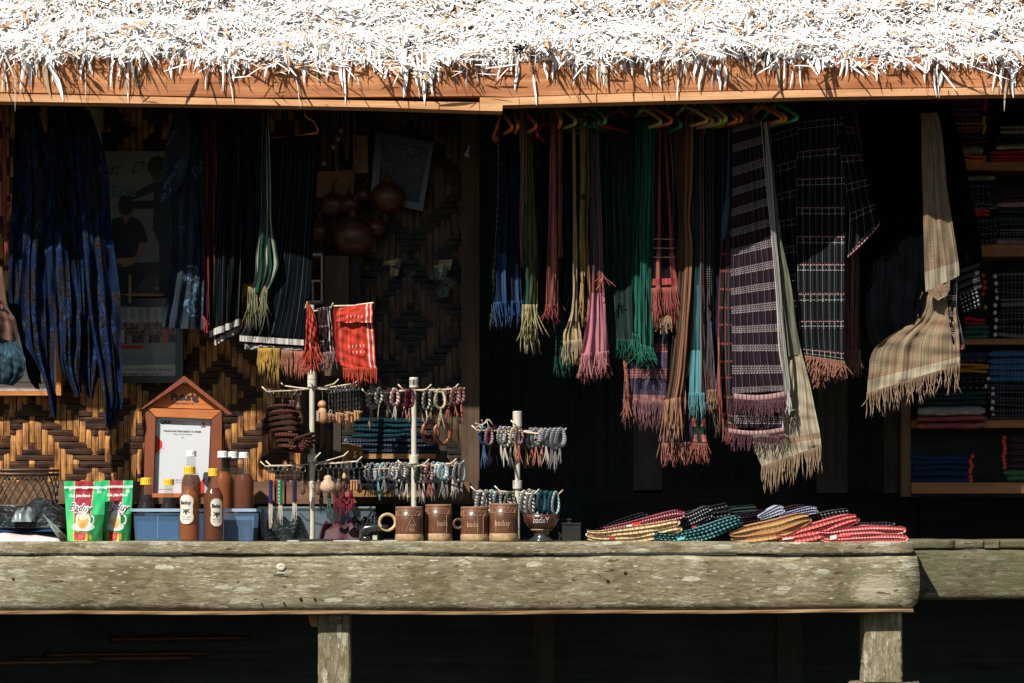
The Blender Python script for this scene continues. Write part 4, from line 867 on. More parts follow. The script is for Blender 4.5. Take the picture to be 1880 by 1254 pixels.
hang('cream_scarf', 'cream scarf falling straight and fanning out like a brush at the bottom', 'scarf', [CRM, C_('cream_fringe', (.50, .38, .20), var=.45)], [(1051, 216, 1055, 216, .24, .25), (1052, 330, 1057, 330, .24, .25), (1053, 460, 1059, 460, .23, .25), (1051, 560, 1060, 560, .23, .25), (1044, 594, 1061, 594, .23, .25), (1038, 612, 1063, 610, .23, .25), (1038, 628, 1064, 624, .23, .25)], fr=(30, 46, .0017, None, .006), n=26, m=80, amp=(.002, .006), seed=59, usc=1, group='scarves hanging side by side on the rod')
YS = C_('yellow_scarf', (.46, .30, .06), ((.10, .07, .02), ('nv', .47, .5)), ((.16, .10, .03), ('nu', 0, .25)), var=.5)
hang('yellow_scarf', 'mustard yellow scarf with brown blotches ending in yellow strands', 'scarf', [YS, C_('yellow_fringe', (.52, .30, .07), var=.4)], [(1060, 212, 1076, 208, .26, .27), (1066, 300, 1074, 300, .26, .27), (1064, 400, 1073, 400, .25, .27), (1065, 480, 1074, 480, .25, .26), (1067, 520, 1072, 524, .25, .26)], fr=(14, 70, .0018, None, .012), n=16, m=60, amp=(.002, .007), seed=60, group='scarves hanging side by side on the rod')
hang('orange_brown_scarf', 'slim orange brown scarf with a wavy edge between the yellow and grey ones', 'scarf', C_('orangebrown', (.34, .13, .045), ((.50, .25, .08), ('nu', .6, .9)), ((.10, .04, .02), ('nu', .2, .35))), [(1076, 216, 1080, 214, .25, .26), (1076, 330, 1082, 330, .25, .26), (1075, 430, 1080, 430, .25, .26), (1078, 500, 1086, 520, .25, .26), (1080, 552, 1088, 552, .25, .26)], fr=(6, 46, .0016, C_('orange_fringe', (.55, .25, .06)), .012), n=12, m=60, amp=(.002, .008), seed=61)
GP = C_('grey_pink', (.115, .085, .10), ((.36, .14, .13), ('nu', .72, .8)), ((.26, .14, .12), ('nu', .9, 1)), ((.30, .06, .06), ('nv', .66, .74)), ((.60, .16, .22), ('nv', .74, 1)), ((.62, .24, .28), ('nv', .76, 1), ('nu', .3, .45)))
hang('pink_scarf', 'grey violet scarf turning bright pink in its fringed lower third', 'scarf', [GP, C_('pink_fringe', (.58, .18, .20), var=.5)], [(1084, 206, 1097, 204, .26, .28), (1086, 300, 1099, 300, .25, .28), (1087, 400, 1102, 400, .25, .28), (1086, 520, 1106, 520, .24, .28), (1082, 600, 1110, 600, .23, .27), (1074, 650, 1112, 645, .23, .27)], fr=(46, 44, .0018, None, .012), n=34, m=80, amp=(.003, .011), seed=62, usc=1.2, back=(-4, 8, .02), group='scarves hanging side by side on the rod')
m = MB(); fringe(m, [W(1104, 500, .23), W(1108, 506, .23)], 8, .05, r=.0018, seed=5, jit=.03); m.build('side_tuft', C_('rose_tuft', (.45, .12, .08)), [o for o in bpy.data.objects if o.name.startswith('pink_scarf')][0])
DG = C_('dark_green_shawl', (.008, .034, .026), ((.014, .085, .06), ('u', .034, .22, 0)), ((.055, .028, .04), ('u', .011, .22, .5)), var=.4)
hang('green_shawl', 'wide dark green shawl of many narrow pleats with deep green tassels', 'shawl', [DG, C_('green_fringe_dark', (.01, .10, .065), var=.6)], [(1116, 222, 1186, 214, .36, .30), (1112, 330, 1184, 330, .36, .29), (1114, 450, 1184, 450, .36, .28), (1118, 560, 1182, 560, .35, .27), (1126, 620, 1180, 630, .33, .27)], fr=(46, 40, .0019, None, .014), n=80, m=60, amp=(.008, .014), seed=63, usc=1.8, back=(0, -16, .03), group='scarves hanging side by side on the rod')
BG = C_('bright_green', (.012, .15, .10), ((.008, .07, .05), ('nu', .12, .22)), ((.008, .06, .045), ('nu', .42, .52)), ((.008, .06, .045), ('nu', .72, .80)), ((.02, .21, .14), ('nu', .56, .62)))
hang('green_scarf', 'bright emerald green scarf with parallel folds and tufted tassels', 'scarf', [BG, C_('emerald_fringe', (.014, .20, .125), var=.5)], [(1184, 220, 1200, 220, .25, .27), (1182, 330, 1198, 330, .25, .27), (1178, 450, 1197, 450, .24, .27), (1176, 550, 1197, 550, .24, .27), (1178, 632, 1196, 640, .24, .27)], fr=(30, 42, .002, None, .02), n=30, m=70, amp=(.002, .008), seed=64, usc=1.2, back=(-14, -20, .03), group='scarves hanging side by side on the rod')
RB_ = C_('red_black', (.014, .014, .018), ((.42, .025, .02), ('nu', .18, .34)), ((.42, .025, .02), ('nu', .78, .96)), ((.60, .10, .05), ('nv', .80, 1), ('nu', .16, .36)), ((.60, .08, .05), ('nv', .80, 1), ('nu', .76, .98)), ((.62, .42, .26), ('v', .032, .10, 0), ('nv', .70, .84)), ((.5, .03, .02), ('nv', .93, .97)))
hang('red_black_scarf', 'black scarf with red edges, thin pale bands and a dark red fringe', 'scarf', [RB_, C_('red_brown_fringe', (.42, .07, .05), var=.6)], [(1210, 206, 1219, 204, .25, .27), (1208, 300, 1224, 300, .25, .27), (1206, 400, 1230, 400, .24, .27), (1204, 470, 1234, 470, .24, .27), (1202, 530, 1240, 528, .24, .27)], fr=(34, 66, .002, None, .012), n=30, m=70, amp=(.002, .006), seed=65, usc=1, back=(2, 6, .02), group='scarves hanging side by side on the rod')
m = MB(); fringe(m, [W(x, 582+R.uniform(-3, 3), .25) for x in range(1208, 1234, 4)], 26, .05, r=.002, seed=6, jit=.012); m.build('straw_tuft', C_('straw_tuft_c', (.44, .26, .14), var=.4), [o for o in bpy.data.objects if o.name.startswith('red_black_scarf')][0])
hang('beige_edged_scarf', 'slim black scarf with a pale beige edge behind the red edged one', 'scarf', C_('beige_edge', (.03, .022, .018), ((.34, .22, .16), ('nu', .1, .22)), ((.30, .2, .15), ('nu', .7, .85))), [(1222, 236, 1232, 234, .29, .30), (1226, 330, 1238, 330, .28, .30), (1226, 450, 1240, 450, .28, .30), (1230, 560, 1242, 560, .28, .30), (1234, 640, 1244, 640, .28, .3)], n=14, m=60, amp=(.002, .007), seed=66)
RU = C_('rust_brown', (.085, .045, .028), ((.30, .115, .045), ('nu', .55, .75)), ((.36, .14, .055), ('nu', .84, 1)), ((.03, .018, .012), ('nu', .76, .82)), ((.12, .07, .04), ('u', .008, .3, 0)))
hang('rust_scarf', 'long rust brown scarf curving inward, ending in twisted orange strands', 'scarf', [RU, C_('rust_fringe', (.48, .22, .10), var=.5)], [(1240, 216, 1269, 212, .30, .27), (1242, 330, 1268, 330, .30, .26), (1248, 400, 1264, 400, .30, .26), (1246, 470, 1268, 460, .29, .26), (1240, 580, 1262, 580, .28, .25), (1232, 680, 1254, 680, .27, .25), (1224, 735, 1246, 730, .26, .25)], fr=(18, 80, .0019, None, .010), n=34, m=90, amp=(.003, .010), seed=67, usc=1.4, back=(8, -30, .03), group='scarves hanging side by side on the rod')
PP = C_('plum_woven', (.055, .045, .085), ((.42, .09, .06), ('v', .085, .36, .1), ('v', .010, .45, 0)), ((.42, .11, .08), ('u', .008, .3, 0), ('v', .085, .36, .1)), ((.36, .12, .09), ('nv', .90, 1)), ((.35, .09, .05), ('nu', 0, .06)), ((.14, .10, .14), ('u', .017, .12, 0)))
hang('plum_shawl', 'plum shawl woven with coral bands and a long mixed colour fringe', 'shawl', [PP, C_('mixed_purple_fringe', (.24, .10, .12), var=.8)], [(1160, 590, 1228, 590, .34, .32), (1152, 640, 1226, 640, .33, .31), (1146, 690, 1224, 690, .32, .30), (1144, 734, 1222, 738, .32, .30)], fr=(52, 54, .0018, None, .008), n=40, m=40, amp=(.003, .007), seed=68, usc=1)
hang('orange_strand_scarf', 'narrow orange strip hanging left of the plum shawl with a knotted end', 'scarf', C_('orange_strip', (.48, .13, .05), var=.5), [(1144, 660, 1152, 660, .30, .31), (1146, 700, 1154, 700, .29, .30), (1148, 740, 1154, 740, .29, .30)], fr=(8, 30, .0019, None, .010), n=10, m=30, amp=(.002, .006), seed=69)
TB = C_('teal_light', (.012, .05, .055), ((.03, .14, .17), ('nu', .3, .6), ('nv', .6, .95)), ((.22, .20, .15), ('nu', .75, .82)), ((.35, .07, .05), ('nu', .93, 1)), ((.08, .32, .37), ('nv', .84, 1), ('nu', 0, .75)))
hang('turquoise_scarf', 'dark teal scarf widening into a turquoise end with knotted turquoise tassels', 'scarf', [TB, C_('turquoise_fringe', (.09, .32, .36), var=.6)], [(1276, 222, 1288, 220, .28, .27), (1276, 400, 1288, 400, .28, .26), (1275, 520, 1288, 520, .27, .25), (1274, 600, 1288, 600, .26, .25), (1270, 660, 1289, 660, .26, .25), (1268, 722, 1290, 722, .26, .25)], fr=(20, 46, .0018, None, .006), n=26, m=80, amp=(.002, .007), seed=70, usc=1, group='scarves hanging side by side on the rod')
hang('red_edged_scarf', 'thin scarf with a red wavy edge right of the turquoise one', 'scarf', C_('red_edge', (.06, .03, .03), ((.42, .06, .05), ('nu', .55, .8)), ((.4, .35, .28), ('nu', .82, .9), ('v', .006, .5, 0))), [(1287, 220, 1292, 220, .25, .26), (1288, 400, 1293, 400, .25, .26), (1288, 600, 1294, 600, .25, .26), (1290, 700, 1296, 700, .25, .26), (1292, 740, 1300, 740, .25, .26)], n=8, m=60, amp=(.001, .004), seed=71, fr=(6, 26, .0014, C_('lilac_fringe', (.2, .14, .22)), .008))
SP = C_('dotted_black', (.010, .012, .018), ((.30, .30, .28), ('u', .006, .4, 0), ('v', .007, .4, 0)), var=.3)
hang('dotted_scarf', 'black scarf covered with tiny white dots, ending brown and blue', 'scarf', [SP, C_('brown_fringe2', (.34, .17, .10), var=.6)], [(1296, 216, 1309, 212, .27, .27), (1297, 330, 1309, 330, .27, .26), (1297, 440, 1308, 440, .27, .26), (1297, 560, 1307, 560, .26, .26)], n=18, m=60, amp=(.003, .006), seed=72, usc=1.6)
BB = C_('brown_blue', (.12, .06, .04), ((.05, .14, .30), ('nu', .85, 1)), ((.05, .14, .3), ('nu', 0, .1)))
hang('brown_blue_scarf', 'brown scarf with blue edges flaring below the dotted one', 'scarf', [BB, C_('brown_fringe3', (.40, .22, .12), var=.5)], [(1298, 560, 1304, 560, .27, .27), (1298, 640, 1309, 640, .26, .25), (1296, 700, 1314, 700, .25, .25), (1300, 716, 1314, 716, .25, .25)], n=18, m=40, amp=(.002, .006), seed=73, fr=(12, 40, .0017, None, .008))
NV2 = C_('violet_dark', (.016, .016, .028), ((.10, .07, .22), ('nu', .86, 1)), ((.3, .28, .26), ('u', .02, .2, 0), ('v', .03, .5, 0), ('nv', .55, .9)), ((.06, .04, .05), ('u', .012, .4, 0)))
hang('violet_scarf', 'lowest dark violet scarf of the row with white ticks and an orange red fringe', 'scarf', [NV2, C_('orange_red_fringe', (.42, .14, .10), var=.8)], [(1234, 560, 1262, 560, .36, .34), (1232, 680, 1260, 680, .34, .32), (1220, 760, 1268, 760, .32, .30), (1216, 815, 1276, 812, .32, .30)], n=44, m=60, amp=(.005, .010), seed=74, fr=(44, 40, .0019, None, .014), usc=1, back=(-4, -14, .03))
hang('patchwork_scarf', 'red and green scarf end hanging under the turquoise tassels', 'scarf', [C_('red_green_patch', (.02, .05, .03), ((.42, .07, .05), ('u', .03, .5, 0), ('v', .05, .5, 0)), var=.5), C_('red_green_fringe', (.36, .09, .05), var=.8)], [(1270, 740, 1294, 740, .30, .29), (1270, 790, 1296, 790, .30, .29), (1272, 815, 1298, 815, .29, .28)], n=20, m=24, amp=(.003, .008), seed=75, fr=(22, 36, .002, None, .016))
NB = C_('navy_blue_plain', (.009, .020, .038), ((.025, .10, .20), ('nu', .5, .62)), ((.16, .10, .08), ('nu', .0, .06)), var=.4)
hang('navy_cloth', 'dark navy cloth with one blue fold left of the banded dark scarf', 'scarf', [NB, C_('grey_fringe', (.16, .12, .10), var=.7)], [(1312, 216, 1340, 214, .30, .29), (1310, 330, 1340, 330, .30, .28), (1310, 470, 1334, 470, .29, .28), (1308, 620, 1334, 620, .29, .28), (1306, 740, 1340, 740, .29, .28)], n=36, m=70, amp=(.004, .010), seed=76, usc=1.2, fr=(20, 60, .0016, None, .012))
m = MB(); sheet(m, [(1336, 216, 1341, 216, .255, .26), (1334, 330, 1339, 330, .25, .26), (1326, 395, 1338, 395, .245, .26), (1324, 440, 1330, 440, .25, .26)], n=8, m=30, amp=(.001, .003), fr=1, seed=3)
tag(m.build('blue_ribbon', C_('steel_blue', (.05, .13, .20)), smooth=True), 'steel blue cloth edge twisting in front of the dark navy cloth', 'ribbon')
RP = C_('red_plaid', (.020, .018, .020), ((.30, .03, .035), ('v', .058, .12, 0)), ((.20, .02, .03), ('u', .02, .2, 0)), ((.04, .06, .05), ('u', .011, .3, .4)), var=.4)
hang('red_check_scarf', 'black scarf with dim red crossing bars tucked beside the banded scarf', 'scarf', [RP, C_('orange_fringe_b', (.42, .10, .05))], [(1330, 380, 1344, 360, .27, .27), (1322, 470, 1346, 470, .27, .26), (1318, 600, 1348, 600, .27, .26), (1320, 700, 1350, 700, .27, .26), (1326, 770, 1352, 780, .27, .26)], n=26, m=60, amp=(.003, .007), seed=77, usc=1, fr=(10, 40, .0016, None, .012))
m = MB(); fringe(m, [W(1319, 620, .24), W(1320, 640, .24)], 5, .28, r=.0022, seed=5, jit=.006); tag(m.build('orange_string', C_('orange_cord_c', (.50, .10, .04)), smooth=True), 'thin orange red cord hanging left of the dim red checked scarf', 'cord')
# the banded dark scarf
BS = C_('banded_scarf', (.018, .013, .020), ((.040, .012, .020), ('u', .018, .34, .1)), ((.09, .09, .12), ('u', .018, .10, .6)), ((.30, .25, .25), ('v', .0655, .05, 0), ('u', .0075, .7, 0)), ((.30, .25, .25), ('v', .0655, .05, .90), ('u', .0075, .7, .5)), ((.30, .25, .25), ('v', .0655, .05, .80), ('u', .0075, .7, 0)), ((.42, .33, .33), ('v', .0655, .05, .70), ('u', .0075, .7, .4)), ((.28, .24, .24), ('v', .0655, .32, 0.98), ('u', .0075, .16, .1)), ((.62, .58, .55), ('nu', .965, .99)), wob=.0006)
t = hang('banded_scarf', 'long dark purple scarf with regular pale dotted bands and a pink hem', 'scarf', [BS], [(1345, 236, 1398, 222, .25, .20), (1344, 330, 1406, 310, .25, .19), (1342, 450, 1418, 430, .24, .18), (1343, 560, 1428, 550, .24, .17), (1344, 650, 1434, 650, .23, .17), (1345, 724, 1448, 718, .23, .17)], n=40, m=90, amp=(.001, .004), seed=78, usc=1, wr=.003)
pk = cloth('pink_hem', (.50, .28, .27), ((.25, .10, .12), ('u', .014, .3, 0)), var=.2)
def band(t, a, c2, Y0, Y1, h, sag, mat, name='hem'):
    m = MB(); n = 20; E = []
    for i in range(n+1):
        q = i/n; x = a[0]+(c2[0]-a[0])*q; y = a[1]+(c2[1]-a[1])*q+sag*math.sin(math.pi*q); E.append(W(x, y, Y0+(Y1-Y0)*q))
    E = np.array(E); k = np.arange(n); V = np.concatenate([E, E+np.array([0, -.004, -h/1120]), E+np.array([0, 0, -h/560])])
    U = np.stack([np.tile(np.linspace(0, abs(c2[0]-a[0])/560, n+1), 3), np.repeat([0, .5, 1.], n+1)*h/560], -1)
    f = np.concatenate([np.stack([k+o, k+o+n+1, k+o+n+2, k+o+1], -1) for o in (0, n+1)])
    m.add(V, f, uv=U, nuv=U); m.build(name, mat, t, smooth=True); return E+np.array([0, 0, -h/560])
e = band(t, (1346, 722), (1450, 716), .225, .165, 10, 6, pk)
dkf = C_('plum_fringe', (.16, .06, .08), ((.5, .4, .38), ('u', .5, .1, 0)), var=.9)
m = MB(); fringe(m, e, 66, .055, r=.0012, seed=91, jit=.008); fringe(m, e[8:], 14, .07, r=.002, seed=92, jit=.006); m.build('fringe', dkf, t)
m = MB(); sheet(m, [(1338, 724, 1440, 730, .27, .20), (1336, 750, 1440, 754, .27, .20), (1336, 786, 1440, 786, .27, .2)], n=30, m=14, amp=(.003, .006), fr=4, seed=79); m.build('rear_fall', BS, t, smooth=True)
e = band(t, (1336, 786), (1440, 784), .265, .195, 8, 6, pk)
m = MB(); fringe(m, e, 44, .055, r=.0013, seed=93, jit=.007); m.build('rear_fringe', dkf, t)
m = MB(); m2 = [W(1438, 736, .16), W(1441, 770, .16), W(1438, 810, .16)]; fringe(m, [W(1446, 724, .16), W(1450, 722, .16)], 5, .07, r=.0024, seed=94, jit=.008); m.build('white_tassel', wh, t)
hang('white_edge_cloth', 'long white cloth edge running down beside the banded scarf', 'scarf', C_('greywhite', (.46, .44, .39), ((.03, .03, .03), ('nu', .42, .52)), var=.15), [(1403, 224, 1408, 222, .18, .18), (1408, 330, 1418, 330, .17, .18), (1416, 430, 1425, 430, .17, .18), (1424, 520, 1433, 520, .165, .175), (1432, 620, 1441, 620, .16, .17), (1438, 700, 1450, 700, .16, .17), (1440, 724, 1450, 722, .16, .17)], n=10, m=60, amp=(.0005, .002), seed=80, wr=.001)
CS = cloth('cream_check', (.40, .33, .20), ((.30, .17, .08), ('nu', .80, .92), ('u', .02, .35, 0)), ((.50, .45, .32), ('u', .012, .25, 0)), ((.33, .21, .11), ('nv', .82, .88), ('nu', .5, 1)), var=.22)
KH = cloth('khaki_plain', (.19, .19, .13), var=.2)
t = hang('cream_shawl', 'cream shawl hanging lowest of all with a swinging twisted fringe', 'shawl', [CS, C_('tan_cord', (.46, .30, .17), var=.35)], [(1446, 650, 1470, 640, .24, .22), (1420, 720, 1490, 720, .24, .21), (1386, 790, 1500, 770, .25, .20), (1384, 820, 1506, 800, .25, .20), (1398, 856, 1508, 818, .25, .20)], n=50, m=50, amp=(.003, .008), seed=81, usc=1, fr=(36, 52, .0018, None, .007))
m = MB(); sheet(m, [(1409, 228, 1412, 226, .20, .20), (1424, 420, 1432, 420, .20, .20), (1434, 520, 1452, 520, .20, .21), (1440, 600, 1462, 600, .21, .22), (1444, 655, 1472, 650, .22, .225)], n=14, m=50, amp=(.001, .004), fr=1.3, seed=82); m.build('upper_fold', KH, t, smooth=True)
# --- shirts at the far end
PL = cloth('checked_black', (.007, .0085, .010), ((.11, .13, .14), ('u', .021, .09, 0)), ((.04, .05, .055), ('u', .0105, .12, .4)),
           ((.11, .015, .02), ('v', .093, .13, .06), ('u', .009, .55, 0)), ((.50, .47, .42), ('v', .093, .022, 0), ('u', .0085, .6, 0)), ((.50, .47, .42), ('v', .093, .022, .80), ('u', .0085, .6, 0)),
           ((.50, .47, .42), ('v', .093, .26, 0.98), ('u', .021, .13, 0), ('v', .008, .5, 0)), wob=.0008)
t = thing('checked_shirt', 'black checked shirt with white dashed bands and a short flared sleeve', 'shirt', W(1520, 186, .3))
m = MB(); e = sheet(m, [(1470, 178, 1545, 172, .30, .20), (1464, 260, 1552, 250, .29, .18), (1462, 380, 1552, 380, .28, .18), (1464, 500, 1552, 500, .27, .17), (1468, 600, 1550, 600, .26, .17), (1472, 652, 1550, 664, .26, .17)], n=60, m=80, amp=(.003, .008), fr=2.6, seed=101, usc=1.05)
m.build('front_panel', PL, t, smooth=True)
m = MB(); sheet(m, [(1412, 205, 1474, 186, .36, .30), (1420, 330, 1490, 310, .34, .29), (1430, 450, 1494, 440, .32, .28), (1446, 560, 1486, 560, .31, .28), (1456, 620, 1490, 640, .31, .28)], n=44, m=60, amp=(.003, .010), fr=2, seed=102, usc=1.1)
m.build('side_panel', PL, t, smooth=True)
m = MB(); e2 = sheet(m, [(1532, 176, 1552, 190, .19, .23), (1540, 260, 1578, 262, .17, .24), (1552, 340, 1594, 330, .16, .24), (1560, 400, 1606, 380, .16, .24), (1556, 472, 1616, 408, .16, .23)], n=30, m=50, amp=(.002, .006), fr=1.4, seed=103, usc=1.1)
m.build('sleeve', PL, t, smooth=True)
RF = C_('rust_wool_fringe', (.42, .17, .10), var=.6)
m = MB(); fringe(m, e, 60, .055, r=.0017, seed=104, jit=.016); m.build('fringe', RF, t)
m = MB(); fringe(m, [W(1482, 676, .26), W(1500, 680, .25), W(1520, 672, .24), W(1545, 664, .23)], 40, .06, r=.002, seed=105, jit=.014); m.build('rear_fringe', RF, t)
band(t, (1556, 470), (1616, 408), .155, .225, 5, 3, cloth('red_bead_trim', (.30, .05, .04), ((.6, .5, .45), ('u', .009, .4, 0))), 'cuff')
BRN = C_('brown_rose', (.20, .085, .06), ((.32, .13, .10), ('u', .010, .3, 0)), ((.36, .15, .12), ('nu', .45, .52)), ((.11, .05, .04), ('nu', .30, .38)))
hang('brown_rose_scarf', 'rosy brown scarf behind the checked sleeve with a ruffled rust fringe', 'scarf', [BRN, RF], [(1552, 186, 1570, 190, .33, .31), (1556, 300, 1586, 300, .33, .30), (1552, 450, 1580, 450, .32, .29), (1552, 560, 1578, 560, .31, .28), (1552, 640, 1580, 645, .30, .28)], fr=(40, 46, .0017, None, .012), n=30, m=70, amp=(.004, .010), seed=106, usc=1.2)
BKP = cloth('black_plain', (.0045, .0055, .0075), var=.3); BK2 = cloth('blue_black_plain', (.0026, .0036, .005), var=.3)
t = thing('black_jacket', 'large plain black jacket hanging with one shoulder high beside the tan shawl', 'jacket', W(1640, 190, .3))
m = MB(); sheet(m, [(1612, 186, 1690, 184, .30, .20), (1590, 260, 1704, 250, .28, .18), (1592, 400, 1704, 400, .27, .18), (1590, 520, 1708, 520, .26, .18), (1590, 600, 1700, 540, .26, .18), (1606, 640, 1690, 580, .26, .18)], n=50, m=60, amp=(.004, .014), fr=3, seed=110, wr=.006); m.build('front', BK2, t, smooth=True)
m = MB(); sheet(m, [(1582, 196, 1616, 190, .34, .33), (1576, 330, 1606, 330, .33, .31), (1580, 500, 1612, 500, .33, .31), (1584, 620, 1620, 640, .33, .31)], n=20, m=40, amp=(.004, .010), fr=2, seed=111); m.build('rear_fall', BKP, t, smooth=True)
m = MB(); m.tube([W(1640, 168, .26), W(1652, 182, .22), W(1690, 200, .19), W(1700, 215, .18)], .008, 8, flat=.6); m.build('collar', BKP, t, smooth=True)
TS = cloth('tan_shawl_cloth', (.30, .20, .105), ((.33, .17, .085), ('v', .16, .25, 0)), ((.23, .20, .12), ('v', .16, .22, .6)), ((.33, .19, .105), ('u', .05, .16, 0)), ((.28, .22, .13), ('u', .05, .15, .5)), ((.33, .23, .13), ('u', .007, .3, 0)), ((.25, .17, .095), ('v', .009, .25, 0)), ((.42, .35, .23), ('nv', .90, 1)), var=.32, wob=.006, mot=((.22, .17, .10), 22))
t = thing('tan_shawl', 'large tan plaid shawl draped under the black jacket with a long knotted fringe', 'shawl', W(1680, 200, .2))
m = MB(); sheet(m, [(1690, 208, 1722, 206, .165, .17), (1692, 260, 1730, 250, .15, .17), (1693, 350, 1739, 340, .145, .165), (1696, 430, 1750, 420, .14, .16), (1697, 500, 1760, 480, .14, .16), (1699, 536, 1762, 506, .14, .16)], n=30, m=60, amp=(.001, .004), fr=1.6, seed=112, usc=1, wr=.004); m.build('shoulder_fall', TS, t, smooth=True)
for rows, nm in (([(1702, 532, 1720, 524, .135, .15), (1706, 540, 1736, 538, .135, .15), (1722, 552, 1742, 540, .135, .15)], 'folded_corner'), ([(1718, 524, 1744, 514, .145, .15), (1722, 534, 1744, 530, .14, .15), (1728, 546, 1743, 536, .14, .15)], 'folded_corner')):
    m = MB(); sheet(m, rows, n=8, m=10, amp=(.001, .003), fr=1, seed=113, wr=.001); m.build(nm, TS, t, smooth=True)
m = MB(); sheet(m, [(1696, 530, 1748, 506, .20, .18), (1668, 590, 1755, 565, .20, .17), (1606, 640, 1760, 612, .21, .16), (1594, 690, 1763, 650, .21, .16), (1592, 722, 1762, 668, .21, .16)], n=60, m=50, amp=(.003, .009), fr=2.6, seed=114, usc=1, wr=.004, lat=.2)
k = len(m.v); e = m.v[-1].reshape(-1, 3)[-61:]
m.build('lower_fall', TS, t, smooth=True)
m = MB(); fringe(m, e, 50, .085, r=.0019, seed=115, jit=.012, knot=.82, curl=.006); m.build('fringe', C_('tan_cord2', (.42, .27, .15), var=.3), t, smooth=True)
hang('striped_sleeve_cloth', 'black cloth strip with pink and white lines and a pink tip beside the tan shawl', 'cloth', cloth('pink_line_black', (.012, .013, .015), ((.50, .25, .24), ('v', .0065, .3, 0), ('v', .056, .33, .1)), ((.44, .10, .09), ('nv', .95, 1)), ((.2, .2, .2), ('nu', .9, 1), ('v', .006, .5, 0))), [(1738, 480, 1758, 480, .17, .175), (1740, 560, 1757, 560, .165, .175), (1744, 600, 1764, 600, .165, .175), (1752, 646, 1772, 640, .165, .175)], n=14, m=40, amp=(.001, .003), seed=116, usc=1)
t = thing('black_robe', 'long black robe at the shelf end with a white dotted square on its cuff', 'robe', W(1760, 190, .3))
m = MB(); sheet(m, [(1700, 192, 1740, 184, .26, .27), (1722, 280, 1762, 250, .24, .28), (1738, 380, 1782, 350, .22, .29), (1750, 450, 1798, 430, .21, .29), (1754, 486, 1804, 478, .21, .29)], n=30, m=50, amp=(.003, .008), fr=2, seed=117); m.build('sleeve', BKP, t, smooth=True)
m = MB(); sheet(m, [(1754, 476, 1800, 466, .24, .29), (1758, 520, 1798, 505, .24, .29), (1762, 545, 1804, 530, .24, .29)], n=16, m=16, amp=(.002, .004), fr=1, seed=118)
m.build('cuff', cloth('cuff_lines', (.013, .015, .016), ((.16, .18, .17), ('v', .022, .12, 0)), ((.16, .18, .17), ('v', .022, .1, .25))), t, smooth=True)
m = MB(); sheet(m, [(1762, 544, 1796, 528, .235, .27), (1770, 575, 1802, 560, .235, .27)], n=12, m=10, amp=(.001, .002), fr=1, seed=119)
m.build('dotted_square', cloth('cuff_dots', (.012, .013, .014), ((.62, .62, .58), ('u', .012, .42, 0), ('v', .012, .4, 0)), wob=.0004), t, smooth=True)
YO = 0.0; DIM = 1.8
# ------------------------------------------------------------------ shelf unit
SW = wood('shelf_wood', (.26, .11, .045), (.46, .21, .09)); SWd = wood('shelf_upright_wood', (.10, .055, .03), (.19, .11, .06), 'z')
YS_ = .92
su = thing('shelf_unit', 'brown wooden shelf unit packed with folded textiles', 'shelf', W(1780, 910, YS_))
m = MB(); m.pbox(1655, 1672, 120, 912, YS_-.01, YS_+.05); m.build('upright', SWd, su)
m = MB(); m.pbox(2150, 2170, 120, 912, YS_-.01, YS_+.05); m.build('upright', SWd, su)
SH = [(298, 312), (449, 471), (622, 632), (771, 785), (886, 906)]
for a, b_ in SH:
    m = MB(); m.pbox(1673, 2149, a, b_, YS_, YS_+.36, jit=.001); m.build('shelf_board', SW, su)
m = MB(); m.pbox(1655, 2170, 120, 912, YS_+.40, YS_+.43); m.build('back_panel', DARKW, su)
def folded(name, label, cat_, px0, px1, py0, py1, Y, nl, mat, seed, tips=None, sag=3.6, group='folded textiles on the shelves', dep=.24):
    """a folded textile seen from its rounded fold side: nl layers"""
    rs = np.random.RandomState(seed); n = 26
    t = thing(name, label, cat_, W((px0+px1)/2, py1, Y), group)
    h = (py1-py0)/nl
    m = MB()
    for l in range(nl):
        yt = py0+l*h; xs = np.linspace(px0+rs.uniform(-4, 4), px1+rs.uniform(-4, 4), n); V = []; prof_ = []
        K = 7
        for k in range(K+1):
            a = math.pi*(k/K-.5); prof_.append((-math.cos(a)*.012, .5+.5*math.sin(a)))
        A, ph = rs.uniform(.3, 1)*sag, rs.uniform(0, 6)
        dy = rs.uniform(-.006, .008)
        for x in xs:
            s = (x-px0)/(px1-px0); e = 1-.35*max(0, 1-min(s, 1-s)*14)
            w = A*math.sin(3.2*s+ph)+.5*A*math.sin(9*s+2*ph)
            for dyy, hh in prof_+[(dep, 1), ]:
                V.append(W(x, yt+h*(.5+(.5-hh)*-1*e*.98)+w*.5, Y+dyy+dy+.002*math.sin(11*s+ph)))
        q = K+2; i = np.arange(n-1)[:, None]; j = np.arange(q-1)[None]
        f = np.stack([i*q+j, (i+1)*q+j, (i+1)*q+j+1, i*q+j+1], -1).reshape(-1, 4)
        U = np.stack([np.repeat(xs/560, q), np.tile(np.linspace(0, h/560*1.6, q), n)], -1); U[:, 1] += l*.013
        N_ = np.stack([np.repeat(np.linspace(0, 1, n), q), np.tile(np.linspace(0, 1, q), n)], -1)
        m.add(V, f, 0, uv=U, nuv=N_)
        m.add([V[k] for k in range(q)], [tuple(range(q))], 0); m.add([V[(n-1)*q+k] for k in range(q)], [tuple(range(q))[::-1]], 0)
    m.build('folds', mat, t, smooth=True)
    if tips:
        m = MB()
        for l in range(tips[1]):
            p = W(tips[2] if len(tips) > 2 else px1, py0+(py1-py0)*(l+.5)/tips[1], Y-.005)
            m.lathe((p[0]+rs.uniform(-.004, .006), p[1], p[2]), [(.001, -.009), (.006, -.005), (.008, 0), (.005, .006), (.001, .009)], 8)
        m.build('tassel_knots', tips[0], t, smooth=True, kind='stuff' if tips[1] > 99 else None)
    return t
